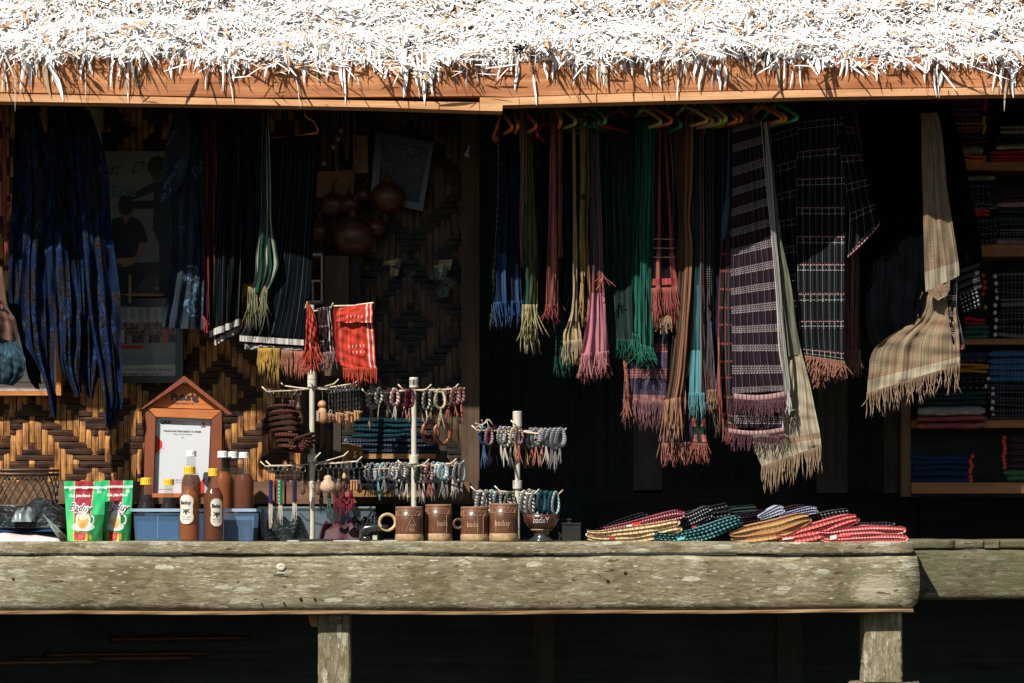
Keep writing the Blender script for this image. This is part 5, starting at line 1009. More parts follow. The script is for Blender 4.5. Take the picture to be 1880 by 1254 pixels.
def dotc(name, base, dot, per=.009, duty=.35, line=None, lp=.02, **k):
    L = [(dot, ('u', per, duty, 0), ('v', per*.9, duty, 0))]
    if line: L.append((line, ('v', lp, .2, 0)))
    return cloth(name, base, *L, **k)
redk = C_('red_knot', (.55, .05, .03)); orgk = C_('gold_knot', (.50, .28, .05)); whk = C_('white_knot', (.55, .50, .42))
def plasticbag(name, tint, tr=.0):
    if name in MATS: return MATS[name]
    b = B(name); x, y, z = b.pos(); v = b.vec(x*1.0, y*2, z*2.2); n = b.noise(v, 26, 4, .6, 1.5); st = n.step(.50, .62)
    MATS[name] = b.fin(b.mix(st, tuple(q*.5 for q in tint), tint), .16, bump=n, bs=.9, bd=.012, spec=.7); return MATS[name]
F_ = 'folded_textile'
data = [
 # shelf 1
 ('plum black folded textiles with pink dotted rows on the top shelf', 1700, 1806, 176, 202, 4, dotc('pf1', (.035, .02, .035), (.30, .16, .20), .011, .5, (.12, .06, .1), .02), (redk, 5, 1808)),
 ('purple fold with rosy dots just above the gold brown folds', 1712, 1800, 203, 213, 1, dotc('pf2', (.06, .025, .05), (.34, .17, .18), .010, .5), None),
 ('gold brown striped folds with yellow knots on the top shelf', 1722, 1802, 213, 246, 4, dotc('pf3', (.10, .035, .018), (.34, .20, .06), .012, .5, (.22, .10, .04), .012), (orgk, 6, 1806)),
 ('flat dark brown fold under the gold brown striped folds', 1740, 1815, 247, 265, 2, C_('pf4', (.04, .022, .018)), None),
 ('clear plastic wrapped bundle with coloured ribbons above the orange fold', 1756, 1806, 265, 283, 1, plasticbag('pf5', (.38, .34, .32)), None),
 ('orange red folded cloth lying directly on the top shelf board', 1766, 1812, 283, 298, 2, dotc('pf6', (.50, .10, .04), (.6, .25, .1), .008, .4), None),
 ('black folded garment at the top of the rear stack on the top shelf', 1832, 1960, 212, 228, 2, BKP, None),
 ('grey and cream folded cloth in the rear stack of the top shelf', 1836, 1960, 229, 246, 2, dotc('pf8', (.16, .16, .12), (.42, .38, .28), .01, .5), None),
 ('dark brown folded cloth between the grey fold and the plastic wrap', 1828, 1960, 246, 266, 2, C_('pf9', (.035, .022, .02)), None),
 ('shiny white plastic wrapped cloth above the crimson folds', 1826, 1960, 265, 276, 1, plasticbag('pf10', (.50, .44, .36)), None),
 ('crimson dotted folds lying on the top shelf board', 1820, 1960, 276, 298, 3, dotc('pf11', (.32, .02, .035), (.4, .12, .12), .008, .35, (.10, .01, .015), .012), None),
 # shelf 2
 ('crumpled plastic bag with pale tied ends at the top of the second shelf', 1772, 1826, 320, 332, 1, plasticbag('pf12', (.40, .33, .24)), None),
 ('navy black folded cloth with blue dots under the crumpled plastic bag', 1774, 1822, 333, 372, 3, dotc('pf13', (.010, .014, .022), (.10, .14, .25), .018, .25), None),
 ('mauve cloth in clear plastic on the second shelf above a red fold', 1780, 1834, 373, 386, 2, plasticbag('pf14', (.22, .13, .16)), None),
 ('scarlet fold under the mauve wrapped cloth on the second shelf', 1784, 1818, 386, 398, 2, C_('pf15', (.50, .03, .025)), None),
 ('dark speckled cloth filling the bottom of the second shelf beside the robe', 1796, 1832, 399, 449, 4, dotc('pf16', (.012, .014, .018), (.2, .2, .2), .014, .25), None),
 ('dark maroon fold on top of the rear stack of the second shelf', 1838, 1960, 354, 370, 2, C_('pf17', (.05, .015, .022)), None),
 ('plum and white lined cloth in plastic on the second shelf', 1834, 1960, 371, 382, 1, dotc('pf18', (.16, .06, .08), (.5, .46, .36), .007, .5), None),
 ('thick bottle green folded stack with tiny dots on the second shelf', 1832, 1960, 383, 416, 3, dotc('pf19', (.013, .024, .028), (.08, .11, .11), .016, .3), None),
 ('black fold with grey ring rows above the pink lined plastic', 1832, 1960, 417, 434, 2, dotc('pf20', (.013, .013, .016), (.24, .22, .2), .010, .45), None),
 ('pinkish white wrapped cloth on the second shelf board', 1818, 1960, 435, 449, 1, plasticbag('pf21', (.26, .15, .15)), None),
 # shelf 3
 ('black folded cloth with bright red pompoms on the third shelf', 1780, 1800, 500, 545, 3, BKP, (redk, 4, 1806)),
 ('dark fold with a yellow tuft beside the dotted cuff', 1776, 1806, 546, 582, 3, C_('pf23', (.012, .013, .012)), (orgk, 1, 1806)),
 ('crimson waffle fold under the dotted cuff on the third shelf', 1768, 1808, 583, 597, 2, dotc('pf24', (.36, .02, .03), (.14, .01, .02), .010, .4), None),
 ('deep green dotted folds below the crimson waffle fold', 1770, 1816, 597, 622, 3, dotc('pf25', (.018, .06, .045), (.08, .2, .15), .008, .35), None),
 ('big stack of black white dotted folds with white knots on the third shelf', 1834, 1960, 500, 621, 9, dotc('pf26', (.020, .017, .018), (.20, .19, .18), .013, .25, (.1, .09, .09), .06), (whk, 9, 1828)),
 # shelf 4
 ('navy fold with red dashes at the top of the fourth shelf', 1694, 1812, 646, 667, 2, dotc('pf27', (.015, .03, .06), (.30, .05, .04), .03, .25), None),
 ('amber and gold dotted folds on the fourth shelf', 1700, 1815, 668, 686, 3, dotc('pf28', (.22, .10, .02), (.42, .24, .06), .006, .45), None),
 ('black folds with white marks in the middle of the fourth shelf', 1700, 1816, 687, 717, 3, dotc('pf29', (.012, .012, .014), (.22, .2, .2), .02, .2), (whk, 2, 1812)),
 ('dark pine green folds with a red flash on the fourth shelf', 1694, 1812, 718, 746, 3, dotc('pf30', (.014, .03, .03), (.03, .08, .07), .012, .3), None),
 ('silvery plastic wrapped bundle above the crimson one', 1684, 1806, 746, 763, 1, plasticbag('pf31', (.40, .40, .34)), None),
 ('crimson bundle in shiny plastic at the bottom of the fourth shelf', 1680, 1812, 763, 786, 2, plasticbag('pf32', (.42, .035, .05)), None),
 ('thick blue dotted folds on the fourth shelf', 1816, 1960, 644, 703, 5, dotc('pf33', (.02, .055, .12), (.12, .2, .3), .008, .35), None),
 ('black white stitched folds under the thick blue ones', 1816, 1960, 704, 770, 6, dotc('pf34', (.014, .014, .018), (.16, .16, .18), .010, .3), (whk, 5, 1822)),
 # shelf 5
 ('navy folds with red tipped corners on the lowest shelf', 1674, 1784, 834, 885, 5, dotc('pf35', (.010, .018, .045), (.02, .04, .09), .012, .4), (redk, 8, 1782)),
 ('dark maroon dotted folds with red tips on the lowest shelf', 1852, 1960, 800, 862, 5, dotc('pf36', (.022, .012, .018), (.09, .05, .06), .012, .3), (redk, 9, 1844)),
 ('dim green folds lying on the lowest shelf board', 1846, 1960, 863, 885, 2, C_('pf37', (.03, .09, .04)), None)]
for i, (l, a, c2, p0, p1, nl, mat, tp) in enumerate(data):
    folded(F_, l, 'textile', a, c2, p0+.3, p1-.2, YS_-(.0 if i % 3 else .012)-(.05 if 'crimson bundle' in l or 'silvery' in l else 0), nl, mat, 200+i, tp)
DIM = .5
# blue textiles on a low rack behind the middle stand
wood('cabinet_dark0', (.03, .02, .014), (.06, .04, .028), 'z')
lr = thing('low_rack', 'low wooden rack behind the middle stand with folded blue textiles', 'rack', W(720, 905, .55))
for a, b_ in ((833, 842), (900, 912)):
    m = MB(); m.pbox(628, 800, a, b_, .50, .72); m.build('rack_board', wood('rack_board_orange', (.22, .10, .035), (.42, .22, .09)), lr)
for x in (612, 806):
    m = MB(); m.pbox(x, x+14, 760, 990, .52, .58); m.build('rack_post', MATS['cabinet_dark0'], lr)
folded(F_, 'blue and white dotted folds resting on the low rack board', 'textile', 632, 800, 806, 832, .51, 3, dotc('bf1', (.015, .035, .07), (.16, .22, .34), .010, .4), 301, (C_('blueknot', (.22, .28, .45)), 4, 636), group='blue textiles behind the stand')
folded(F_, 'teal folds on top of the blue dotted ones on the low rack', 'textile', 650, 780, 768, 805, .52, 4, dotc('bf2', (.008, .055, .075), (.02, .13, .17), .012, .4), 302, group='blue textiles behind the stand')
folded(F_, 'navy folds in the lower space of the low rack', 'textile', 640, 790, 850, 899, .53, 4, dotc('bf3', (.010, .02, .04), (.08, .12, .16), .011, .35), 303, group='blue textiles behind the stand')
m = MB(); sheet(m, [(628, 812, 664, 818, .495, .495), (628, 826, 668, 832, .485, .485), (630, 836, 664, 846, .487, .487)], n=12, m=10, amp=(.002, .005), fr=2, seed=8)
tag(m.build('amber_cloth', C_('amber_cloth_c', (.40, .20, .05)), smooth=True), 'small amber cloth end hanging over the corner of the low rack', 'cloth')
DIM = 1.0
# ------------------------------------------------------------------ things on the woven wall
POS = attr('printed_paper', .5, .3); INK = plain('print_ink', (.012, .012, .014), .6, var=0)
YW = .77
t = thing('poster', 'large dim poster with handwriting, a bowing figure and a standing figure in black', 'poster', W(250, 540, YW-.01))
def pp(gx, gy):
    c = canvas(gx, (.16, .165, .14)); n = np.sin(gx*.07+gy*.05)*.01
    c += n[..., None]
    poly(c, gx, gy, [(180, 400), (330, 400), (330, 480), (180, 480)], (.13, .15, .15))
    poly(c, gx, gy, [(180, 486), (330, 478), (330, 540), (180, 540)], (.02, .03, .035))
    poly(c, gx, gy, [(236, 520), (300, 500), (318, 540), (232, 541)], (.055, .06, .05))
    dk = (.006, .009, .010)
    ell(c, gx, gy, 288, 306, 17, 19, dk); poly(c, gx, gy, [(272, 312), (302, 312), (300, 330), (284, 332)], (.05, .03, .022)); ell(c, gx, gy, 290, 300, 17, 13, dk)
    poly(c, gx, gy, [(283, 333), (322, 330), (330, 350), (330, 541), (292, 541), (292, 448), (280, 420), (283, 380)], dk)
    poly(c, gx, gy, [(284, 333), (250, 352), (222, 360), (218, 368), (240, 368), (284, 352)], dk)
    poly(c, gx, gy, [(284, 367), (244, 369), (246, 384), (284, 384)], dk)
    ell(c, gx, gy, 231, 394, 12, 22, (.20, .10, .065)); ell(c, gx, gy, 231, 378, 14, 17, (.008, .013, .018))
    poly(c, gx, gy, [(226, 406), (236, 406), (236, 418), (226, 418)], (.16, .08, .05))
    poly(c, gx, gy, [(206, 402), (224, 398), (230, 412), (240, 398), (256, 404), (266, 420), (272, 444), (256, 446), (250, 474), (206, 474), (200, 440)], (.005, .007, .008))
    poly(c, gx, gy, [(258, 444), (268, 446), (262, 468), (248, 482), (240, 476), (252, 466)], (.22, .11, .07))
    poly(c, gx, gy, [(219, 474), (244, 474), (248, 482), (236, 494), (226, 494)], (.26, .13, .08))
    poly(c, gx, gy, [(206, 494), (262, 484), (266, 510), (240, 540), (206, 540)], (.006, .008, .010))
    for x in (212, 228, 240): c[(np.abs(gx-x-(gy-390)*.0) < .7) & (gy > 388) & (gy < 392)] = (.03, .02, .02)
    ell(c, gx, gy, 288, 530, 4, 3, (.3, .3, .27)); ell(c, gx, gy, 288, 520, 2.4, 6, (.10, .11, .10))
    return c
painted('print', 176, 278, 330, 541, 1.4, YW, pp, POS, t)
m = MB(); m.pbox(176, 330, 277.5, 541.5, YW+.0015, YW+.006); m.build('backing_board', plain('poster_backing', (.12, .12, .11), .8), t)
text(t, 'at  D', 196, 322, 22, 72, YW-.0012, INK, shear=.5, bold=-.012, rot=.08)
text(t, 'Erie', 205, 361, 22, 44, YW-.0012, plain('print_teal', (.05, .12, .13), .6, var=0), bold=.02)
text(t, 'M E', 206, 385, 6, 16, YW-.0012, INK)
m = MB(); m.pbox(232, 300, 539, 543, YW-.07, YW-.004); m.pbox(236, 241, 505, 556, YW-.075, YW-.068)
tag(m.build('wall_ledge', wood('ledge_wood', (.22, .14, .07), (.4, .28, .16)), kind=None), 'thin pale wooden ledge with an upright stick below the large dim poster', 'ledge')
t = thing('photo_frame', 'black framed group photograph with a printed caption below the poster', 'picture frame', W(275, 700, YW-.03))
BF = plain('black_frame', (.012, .012, .014), .35, spec=.5)
YF = YW-.035
for a, b_, c2, d in ((205, 336, 547, 562), (205, 336, 690, 703), (322, 336, 562, 690), (205, 217, 562, 690)):
    m = MB(); m.pbox(a, b_, c2, d, YF-.008, YF+.018); m.build('frame_bar', BF, t)
def gp(gx, gy):
    c = canvas(gx, (.30, .33, .30)); rs = np.random.RandomState(4)
    poly(c, gx, gy, [(217, 562), (322, 562), (322, 585), (217, 585)], (.20, .24, .24))
    for x in range(220, 320, 14): poly(c, gx, gy, [(x, 565), (x+5, 565), (x+5, 600), (x, 600)], (.34, .36, .33))
    for r in range(4):
        for x in np.arange(226-r*2, 318+r, 5.2):
            y = 592+r*7+rs.uniform(-2, 2); 
            poly(c, gx, gy, [(x-3, y+2), (x+3, y+2), (x+3.5, y+18), (x-3.5, y+18)], [(.02, .02, .025), (.05, .03, .03), (.22, .18, .16), (.10, .03, .03)][rs.randint(4)])
            ell(c, gx, gy, x, y, 1.9, 2.3, (.22, .13, .09))
    poly(c, gx, gy, [(300, 604), (309, 604), (309, 628), (300, 628)], (.45, .05, .05)); poly(c, gx, gy, [(219, 606), (228, 606), (228, 630), (219, 630)], (.5, .46, .44))
    poly(c, gx, gy, [(217, 632), (322, 628), (322, 672), (217, 672)], (.19, .23, .24)); poly(c, gx, gy, [(217, 634), (266, 634), (258, 641), (217, 640)], (.35, .03, .03))
    c[gy > 655] *= .8; poly(c, gx, gy, [(217, 672), (322, 669), (322, 690), (217, 690)], (.42, .43, .36))
    return c
painted('photograph', 217, 562, 322, 690, 1.1, YF, gp, POS, t)
text(t, 'N JOKO WIDODO DI ISTANA', 221, 681, 4.6, 94, YF-.001, INK, bold=.012); text(t, 'NOVEMBER TAHUN 2017', 222, 689, 4.6, 74, YF-.001, INK, bold=.012)
m = MB(); m.pbox(217, 322, 562, 690, YF-.0035, YF-.0025)
gl = B('pane_glass'); gl.p.inputs['Transmission Weight'].default_value = 1; gl.p.inputs['Roughness'].default_value = .02; gl.p.inputs['IOR'].default_value = 1.45
gl.p.inputs['Base Color'].default_value = (1, 1, 1, 1); gl.p.inputs['Alpha'].default_value = .12; PG = gl.m
m.build('glass', PG, t)
t = thing('orange_framed_picture', 'white picture in an orange wooden frame half hidden by the blue cloths', 'picture frame', W(40, 725, YW-.03))
OW = wood('orange_frame_wood', (.34, .12, .03), (.52, .22, .06))
for a, b_, c2, d in ((-70, 112, 717, 726), (103, 112, 600, 717), (-70, 103, 590, 600)):
    m = MB(); m.pbox(a, b_, c2, d, YW-.05, YW-.005); m.build('frame_bar', OW, t)
def wp(gx, gy):
    c = canvas(gx, (.62, .62, .60)); poly(c, gx, gy, [(-60, 610), (90, 610), (90, 700), (-60, 700)], (.68, .67, .62)); c[(np.abs(gx-92) < 1.2) | ((np.abs(gy-702) < 1.2) & (gx < 92))] = (.4, .3, .12); return c
painted('white_sheet', -70, 600, 103, 717, 1.5, YW-.03, wp, POS, t)
t = thing('paper_calendar', 'cream curling paper pinned high on the wall behind the batik cloths', 'paper', W(180, 270, YW-.01))
m = MB(); sheet(m, [(160, 196, 190, 200, YW-.02, YW-.03), (162, 240, 186, 240, YW-.03, YW-.05), (164, 275, 188, 272, YW-.02, YW-.04)], n=8, m=16, amp=(.002, .008), fr=1, seed=3)
m.build('sheet', plain('cream_paper', (.42, .34, .22), .7), t, smooth=True)
# tilted framed picture
t = thing('tilted_frame', 'black framed picture hanging crooked beside the gourds', 'picture frame', W(740, 380, YW-.04))
def fp(pts, Y0, Y1, name, mat, par):
    m = MB(); m.prism(pts, Y0, Y1); return m.build(name, mat, par)
o_ = [(690, 240), (797, 262), (776, 388), (680, 366)]; i_ = [(703, 258), (786, 274), (769, 373), (694, 357)]
for k in range(4):
    k2 = (k+1) % 4; fp([o_[k], o_[k2], i_[k2], i_[k]], YW-.05, YW-.01, 'frame_bar', BF, t)
def ap(gx, gy):
    rs = np.random.RandomState(8); c = canvas(gx, (.055, .085, .10))
    for q in range(110):
        x, y = rs.uniform(694, 786), rs.uniform(256, 374); g = [(.04, .06, .08), (.10, .13, .14), (.16, .13, .11), (.03, .04, .06), (.18, .17, .14)][rs.randint(5)]
        ell(c, gx, gy, x, y, rs.uniform(2, 8), rs.uniform(1.5, 6), g)
    poly(c, gx, gy, [(690, 320), (790, 320), (790, 380), (690, 380)], (.035, .06, .08))
    for q in range(14): ell(c, gx, gy, rs.uniform(700, 780), rs.uniform(322, 370), rs.uniform(3, 10), rs.uniform(1, 4), (.05, .085, .10))
    return c*.6
def shr(p):
    # sheared to the tilt of the frame
    px = 940+p[0]*F/(D+p[1]); py = HZ-(p[2]-CZ)*F/(D+p[1]); u = (px-694)/92; v = (py-256)/118
    a = [(703, 258), (786, 274), (769, 373), (694, 357)]
    x = (1-u)*(1-v)*a[0][0]+u*(1-v)*a[1][0]+u*v*a[2][0]+(1-u)*v*a[3][0]; y = (1-u)*(1-v)*a[0][1]+u*(1-v)*a[1][1]+u*v*a[2][1]+(1-u)*v*a[3][1]
    return W(x, y, p[1])
painted('artwork', 694, 256, 786, 374, 1.6, YW-.03, ap, POS, t, surf=shr)
# gourds
def gourdm():
    b = B('gourd_skin'); x, y, z = b.pos(); n = b.noise(b.vec(x, y, z), 22, 4)
    return b.fin(b.mix(n.step(.35, .7), (.05, .015, .008), (.14, .048, .018)), .4, bump=n, bs=.3, bd=.003, spec=.4)
GM = gourdm()
for px, py, r, neck, l in ((647, 434, 38, 1, 'large round orange brown gourd hanging lowest in the bunch'), (712, 362, 31, 0, 'round orange gourd beside the crooked picture frame'), (640, 375, 20, 0, 'small dark orange gourd above the largest one'), (668, 358, 14, 0, 'smallest reddish gourd at the middle of the bunch'), (690, 418, 18, 0, 'slim glowing orange gourd peeking out behind the largest one'), (586, 425, 20, 0, 'brown gourd half hidden behind the wide black scarf'), (612, 376, 24, 0, 'dull brown gourd at the back of the bunch')):
    c = W(px, py, .66+(.03 if r < 25 else 0)); q = r*.00192; t = thing('gourd', l, 'gourd', (c[0], c[1], c[2]+q), 'hanging gourds')
    m = MB(); prf = [(q*math.sin(a)*(1 if a > .3 else 1), -q*math.cos(a)*.93) for a in np.linspace(.02, math.pi-.25, 18)]
    prf += [(q*.22, q*1.05), (q*.16, q*1.25), (q*.12, q*1.4)]
    m.lathe(c, prf, 26); m.build('shell', GM, t, smooth=True)
    m = MB(); m.tube([(c[0], c[1], c[2]+q*1.38), (c[0]+.006, c[1], c[2]+q*1.7), (c[0]+.016, c[1], c[2]+q*2.0)], .004, 6); m.build('stem', plain('stem_brown', (.09, .05, .03), .8), t)
card = plain('cardboard', (.24, .12, .06), .85)
for pts, l in (([(648, 248), (675, 249), (675, 318), (648, 318)], 'upright tan cardboard piece on the wall beside the crooked frame'), ([(578, 315), (650, 312), (650, 362), (578, 362)], 'tan cardboard box top behind the gourds')):
    m = MB(); m.prism(pts, YW-.04, YW-.005); tag(m.build('cardboard_sheet', card), l, 'cardboard')
# bunch of bamboo pieces and cords hanging above the gourds
t = thing('bamboo_rattle', 'dark bunch of bamboo rattles and cords hanging high between the scarf and crooked frame', 'rattle', W(615, 230, .6))
dm = plain('dark_bamboo', (.07, .045, .03), .7)
for i in range(9):
    px = 592+i*7.2; py0 = 196; py1 = R.uniform(250, 320); m = MB(); a = W(px, py0, .62+R.uniform(0, .05)); c = W(px+R.uniform(-5, 5), py1, .62+R.uniform(0, .05))
    m.tube([a, c], .0045 if i % 3 else .009, 8); m.build('bamboo_tube' if i % 3 == 0 else 'cord', dm, t)
for px, py in ((621, 255), (595, 300), (612, 270), (626, 240)):
    m = MB(); m.lathe(W(px, py, .60), [(.002, -.009), (.007, -.004), (.007, .004), (.002, .009)], 10); m.build('bead', plain('pale_bead', (.34, .24, .13), .6), t)
m = MB(); m.prism([(662, 291), (664, 294), (646, 322), (640, 330), (637, 327)], .60, .607); tag(m.build('slanting_stick', dm), 'thin stick leaning over the gourds beside the tan cardboard', 'stick')
t = thing('clutter_net', 'dim net of crumpled plastic and paper scraps hanging on the woven wall', 'bag', W(790, 500, YW-.05))
rs_ = np.random.RandomState(21)
for i in range(12):
    x, y = rs_.uniform(700, 825), rs_.uniform(455, 540); w, h = rs_.uniform(10, 34), rs_.uniform(8, 24)
    m = MB(); sheet(m, [(x, y, x+w, y+rs_.uniform(-8, 8), YW-.05, YW-.06), (x+rs_.uniform(-6, 6), y+h, x+w*.8, y+h, YW-.03, YW-.05)], n=6, m=6, amp=(.004, .012), fr=1, seed=i)
    m.build('scrap', plain(['scrap_tan', 'scrap_dark', 'scrap_teal'][i % 3], [(.30, .25, .14), (.05, .05, .05), (.04, .07, .07)][i % 3], .5), t, smooth=True)
t = thing('wall_lamp_hook', 'small white plastic hook on the corner post of the woven wall', 'hook', W(857, 280, YW-.02))
m = MB(); m.tube([W(861, 268, .75), W(860, 276, .745), W(855, 282, .74), W(860, 288, .745)], .004, 6); m.build('hook', plain('white_plastic', (.55, .55, .52), .4), t)
m = MB(); m.pbox(853, 861, 281, 286, .745, .765); m.build('base', MATS['white_plastic'], t)
t = thing('wall_cabinet', 'plain brown panel cabinet behind the first display stand', 'cabinet', W(620, 560, .62))
m = MB(); m.pbox(596, 640, 470, 690, .64, .76); m.build('panel', wood('cabinet_brown', (.05, .032, .02), (.10, .07, .045), 'z'), t)
m = MB(); m.pbox(641, 662, 480, 690, .66, .76); m.build('door', wood('cabinet_dark', (.012, .014, .014), (.02, .02, .02), 'z'), t)
t = thing('white_wire_rack', 'small white rack with two shelves behind the first stand top', 'rack', W(578, 560, .6))
WM = plain('white_rack_paint', (.36, .35, .31), .5)
for a, b_, c2, d in ((565, 591, 465, 469), (565, 591, 514, 517), (565, 591, 552, 555), (589, 592, 469, 556), (573, 575, 517, 552)):
    m = MB(); m.pbox(a, b_, c2, d, .60, .70); m.build('rack_bar', WM, t)
# ------------------------------------------------------------------ things standing on the counter
CT = W(0, 994.5, -.05)[2]      # counter surface height
def top(py): return (HZ-py)/560
def at(px, Y): k = (D+Y)/F; return ((px-940)*k, Y)
# stand up pouches
def pouch(x0, x1, py0, py1, Y, label, tw, seed, front=True):
    cx = (x0+x1)/2; wl = x1-x0; h = py1-py0
    t = thing('spice_drink_pouch', label, 'pouch', (W(cx, 0, Y)[0], Y, CT), 'green and red drink pouches')
    def surf(p):
        px = 940+p[0]*F/(D+Y); py = HZ-(p[2]-CZ)*F/(D+Y); u = (px-x0)/wl; v = (py-py0)/h
        bul = .024*math.sin(math.pi*min(1, max(0, u)))**.7*max(0, min(1, (v-.12)/.75))**1.2
        nar = 1-.17*v
        X = W(cx+(px-cx)*nar+tw*(1-v), py, Y)[0]
        wr = .0014*math.sin(23*u+7*v+seed)*math.sin(9*v+seed)+(.002*math.exp(-((v-.13)/.02)**2))
        return (X, Y-bul-wr, max(CT+.001, p[2]))
    def pt(gx, gy):
        c = canvas(gx, (.02, .46, .16)); u = (gx-x0)/wl; v = (gy-py0)/h
        lg = (v > .35); c[lg] = c[lg]*(1-np.clip((v[lg]-.35), 0, .65)[:, None]*.8)+np.array((.22, .62, .08))*np.clip((v[lg]-.35), 0, .65)[:, None]*.9
        c[u > .93] = (.03, .5, .18)
        rd = (u > .25-.05*v) & (u < .71-.10*v) & (v > 0.0) & (v < .97); c[rd] = (.34, .02, .03)
        ln = ((np.abs(u-(.25-.05*v)) < .012) | (np.abs(u-(.71-.10*v)) < .012)); c[ln] = (.6, .42, .14)
        dkg = (u-.45 > (v-.55)*-.6+.15) & (u > .60) & (v > .55); c[dkg] = (.015, .20, .05)
        c[(v > .085) & (v < .115)] = (.55, .66, .60)
        ell(c, gx, gy, cx-3, py1-.245*h, .31*wl, .075*h, (.62, .62, .58)); ell(c, gx, gy, cx-3, py1-.35*h, .20*wl, .16*h, (.68, .64, .56))
        ell(c, gx, gy, cx-3, py1-.33*h, .155*wl, .115*h, (.64, .36, .09)); ell(c, gx, gy, cx-3, py1-.40*h, .155*wl, .035*h, (.74, .60, .36)); ell(c, gx, gy, cx-3, py1-.27*h, .11*wl, .05*h, (.70, .30, .06))
        a = ((gx-cx-14)/6)**2+((gy-(py1-.36*h))/9)**2; c[(a < 1) & (a > .45) & (gx > cx+13)] = (.62, .62, .58)
        rs = np.random.RandomState(3)
        for q in range(9): ell(c, gx, gy, x0+wl*rs.uniform(.28, .48), py1-h*rs.uniform(.03, .12), 4.5, 4.5, [(.62, .05, .04), (.75, .14, .10)][q % 2])
        for q in range(8): ell(c, gx, gy, x0+wl*rs.uniform(.50, .68), py1-h*rs.uniform(.02, .10), 1.8, 5, [(.75, .50, .10), (.6, .36, .06)][q % 2])
        c[(u > .27) & (u < .60) & (v > .82) & (v < .85)] = (.05, .22, .04)
        ell(c, gx, gy, x0+.14*wl, py0+.14*h, 2.2, 2.6, (.7, .75, .7)); poly(c, gx, gy, [(x0+.79*wl, py0+.13*h), (x0+.90*wl, py0+.13*h), (x0+.90*wl, py0+.2*h), (x0+.79*wl, py0+.2*h)], (.5, .66, .54))
        return c
    painted('front', x0, py0, x1, py1, .55, Y, pt, attr('pouch_film', .22, .6), t, surf=surf)
    V = []; n = 14; m = MB()          # back of the pouch
    for i in range(n+1):
        for j in range(11):
            p = W(x0+wl*j/10, py0+h*i/n, Y); q = surf(p); V.append((q[0], 2*Y-q[1]+.002, q[2]))
    f = [(i*11+j, i*11+j+1, i*11+j+12, i*11+j+11) for i in range(n) for j in range(10)]; m.add(V, f); m.build('rear_panel', plain('pouch_green', (.02, .4, .12), .25, spec=.6), t, smooth=True)
    wm = plain('pouch_white', (.78, .76, .74), .3, var=0); dm_ = plain('pouch_maroon', (.10, .01, .015), .4, var=0)
    def sf(o): return lambda p: (lambda q: (q[0], q[1]-o, q[2]))(surf(p))
    text(t, 'Gula Jahe Merah', x0+9, py0+29, 5.5, 40, Y, wm, shear=.25, bold=.03, surf=sf(.0010))
    text(t, 'Baduy', x0+8, py0+53, 15, 46, Y, wm, shear=.35, bold=.085, surf=sf(.0010), rot=-.10)
    text(t, 'Baduy', x0+9, py0+52.5, 14, 44, Y, dm_, shear=.35, bold=.0, surf=sf(.0020), rot=-.10)
    m = MB(); 
    for a in range(12): pass
    P = [surf(W(x0+16+q*2.2, py0+58+q*.12, Y)) for q in range(13)]; m.tube([(p[0], p[1]-.0012, p[2]) for p in P], .0012, 5); m.build('underline', wm, t)
    return t
pouch(186.5, 244, 882, 994.5, .09, 'green and red drink pouch half behind its twin, next to the plastic bin', 0, 2.2)
pouch(117.5, 195, 883.5, 994.5, .03, 'green and red drink pouch standing in front, with the full cup printed on it', 0, .4)
# plastic bin
def clear(name, col, alpha, rough=.15):
    if name in MATS: return MATS[name]
    b = B(name); b.p.inputs['Base Color'].default_value = (*col, 1); b.p.inputs['Alpha'].default_value = alpha; b.p.inputs['Roughness'].default_value = rough
    b.p.inputs['Specular IOR Level'].default_value = .6; MATS[name] = b.m; return b.m
bin_ = thing('plastic_bin', 'long translucent bluish plastic bin behind the honey bottles', 'bin', (W(356, 0, .15)[0], .15, CT))
def openbox(m, px0, px1, py0, Y0, Y1, th=.002, dr=3):
    a0, a1 = W(px0, 0, Y0)[0], W(px1, 0, Y0)[0]; z1 = W(0, py0, Y0)[2]; b0, b1 = a0+dr/560, a1-dr/560
    v = [(b0, Y0+.004, CT+.001), (b1, Y0+.004, CT+.001), (b1, Y1-.004, CT+.001), (b0, Y1-.004, CT+.001), (a0, Y0, z1), (a1, Y0, z1), (a1, Y1, z1), (a0, Y1, z1)]
    m.add(v, [(0, 1, 5, 4), (1, 2, 6, 5), (2, 3, 7, 6), (3, 0, 4, 7), (3, 2, 1, 0)])
m = MB(); openbox(m, 245, 467, 942, .10, .26); m.build('body', clear('bin_plastic', (.10, .18, .30), .42), bin_)
RM = clear('bin_rim', (.26, .36, .46), .7)
a0, a1, z = W(241, 0, .10)[0], W(471, 0, .10)[0], W(0, 936, .10)[2]
for (x0_, x1_, y0_, y1_) in ((a0, a1, .088, .102), (a0, a1, .258, .272), (a0, a0+.012, .102, .258), (a1-.012, a1, .102, .258)):
    m = MB(); m.box(x0_, x1_, y0_, y1_, z-.006, z+.004); m.build('rim', RM, bin_)
m = MB(); 
for px in (290, 398, 408): 
    a = W(px, 0, .10)[0]; m.tube([(a, .1008, CT+.01), (a, .1, z-.01)], .0011, 5)
m.build('wall_ribs', RM, bin_)
m = MB(); a = W(252, 0, .12)[0]; c = W(326, 0, .12)[0]; m.box(a, c, .115, .235, CT+.004, CT+.085, jit=.004)
tag(m.build('blue_bundle', C_('blue_bundle_c', (.02, .10, .26))), 'blue folded bundle inside the translucent bin beside the pouches', 'bundle')
m = MB(); a = W(412, 0, .12)[0]; c = W(458, 0, .12)[0]; m.box(a, c, .13, .235, CT+.004, CT+.07, jit=.004)
tag(m.build('grey_bundle', C_('grey_bundle_c', (.06, .06, .09))), 'dark grey bundle inside the translucent bin under the white capped bottles', 'bundle')
glm = clear('bottle_glass', (.06, .06, .055), .16, .04)
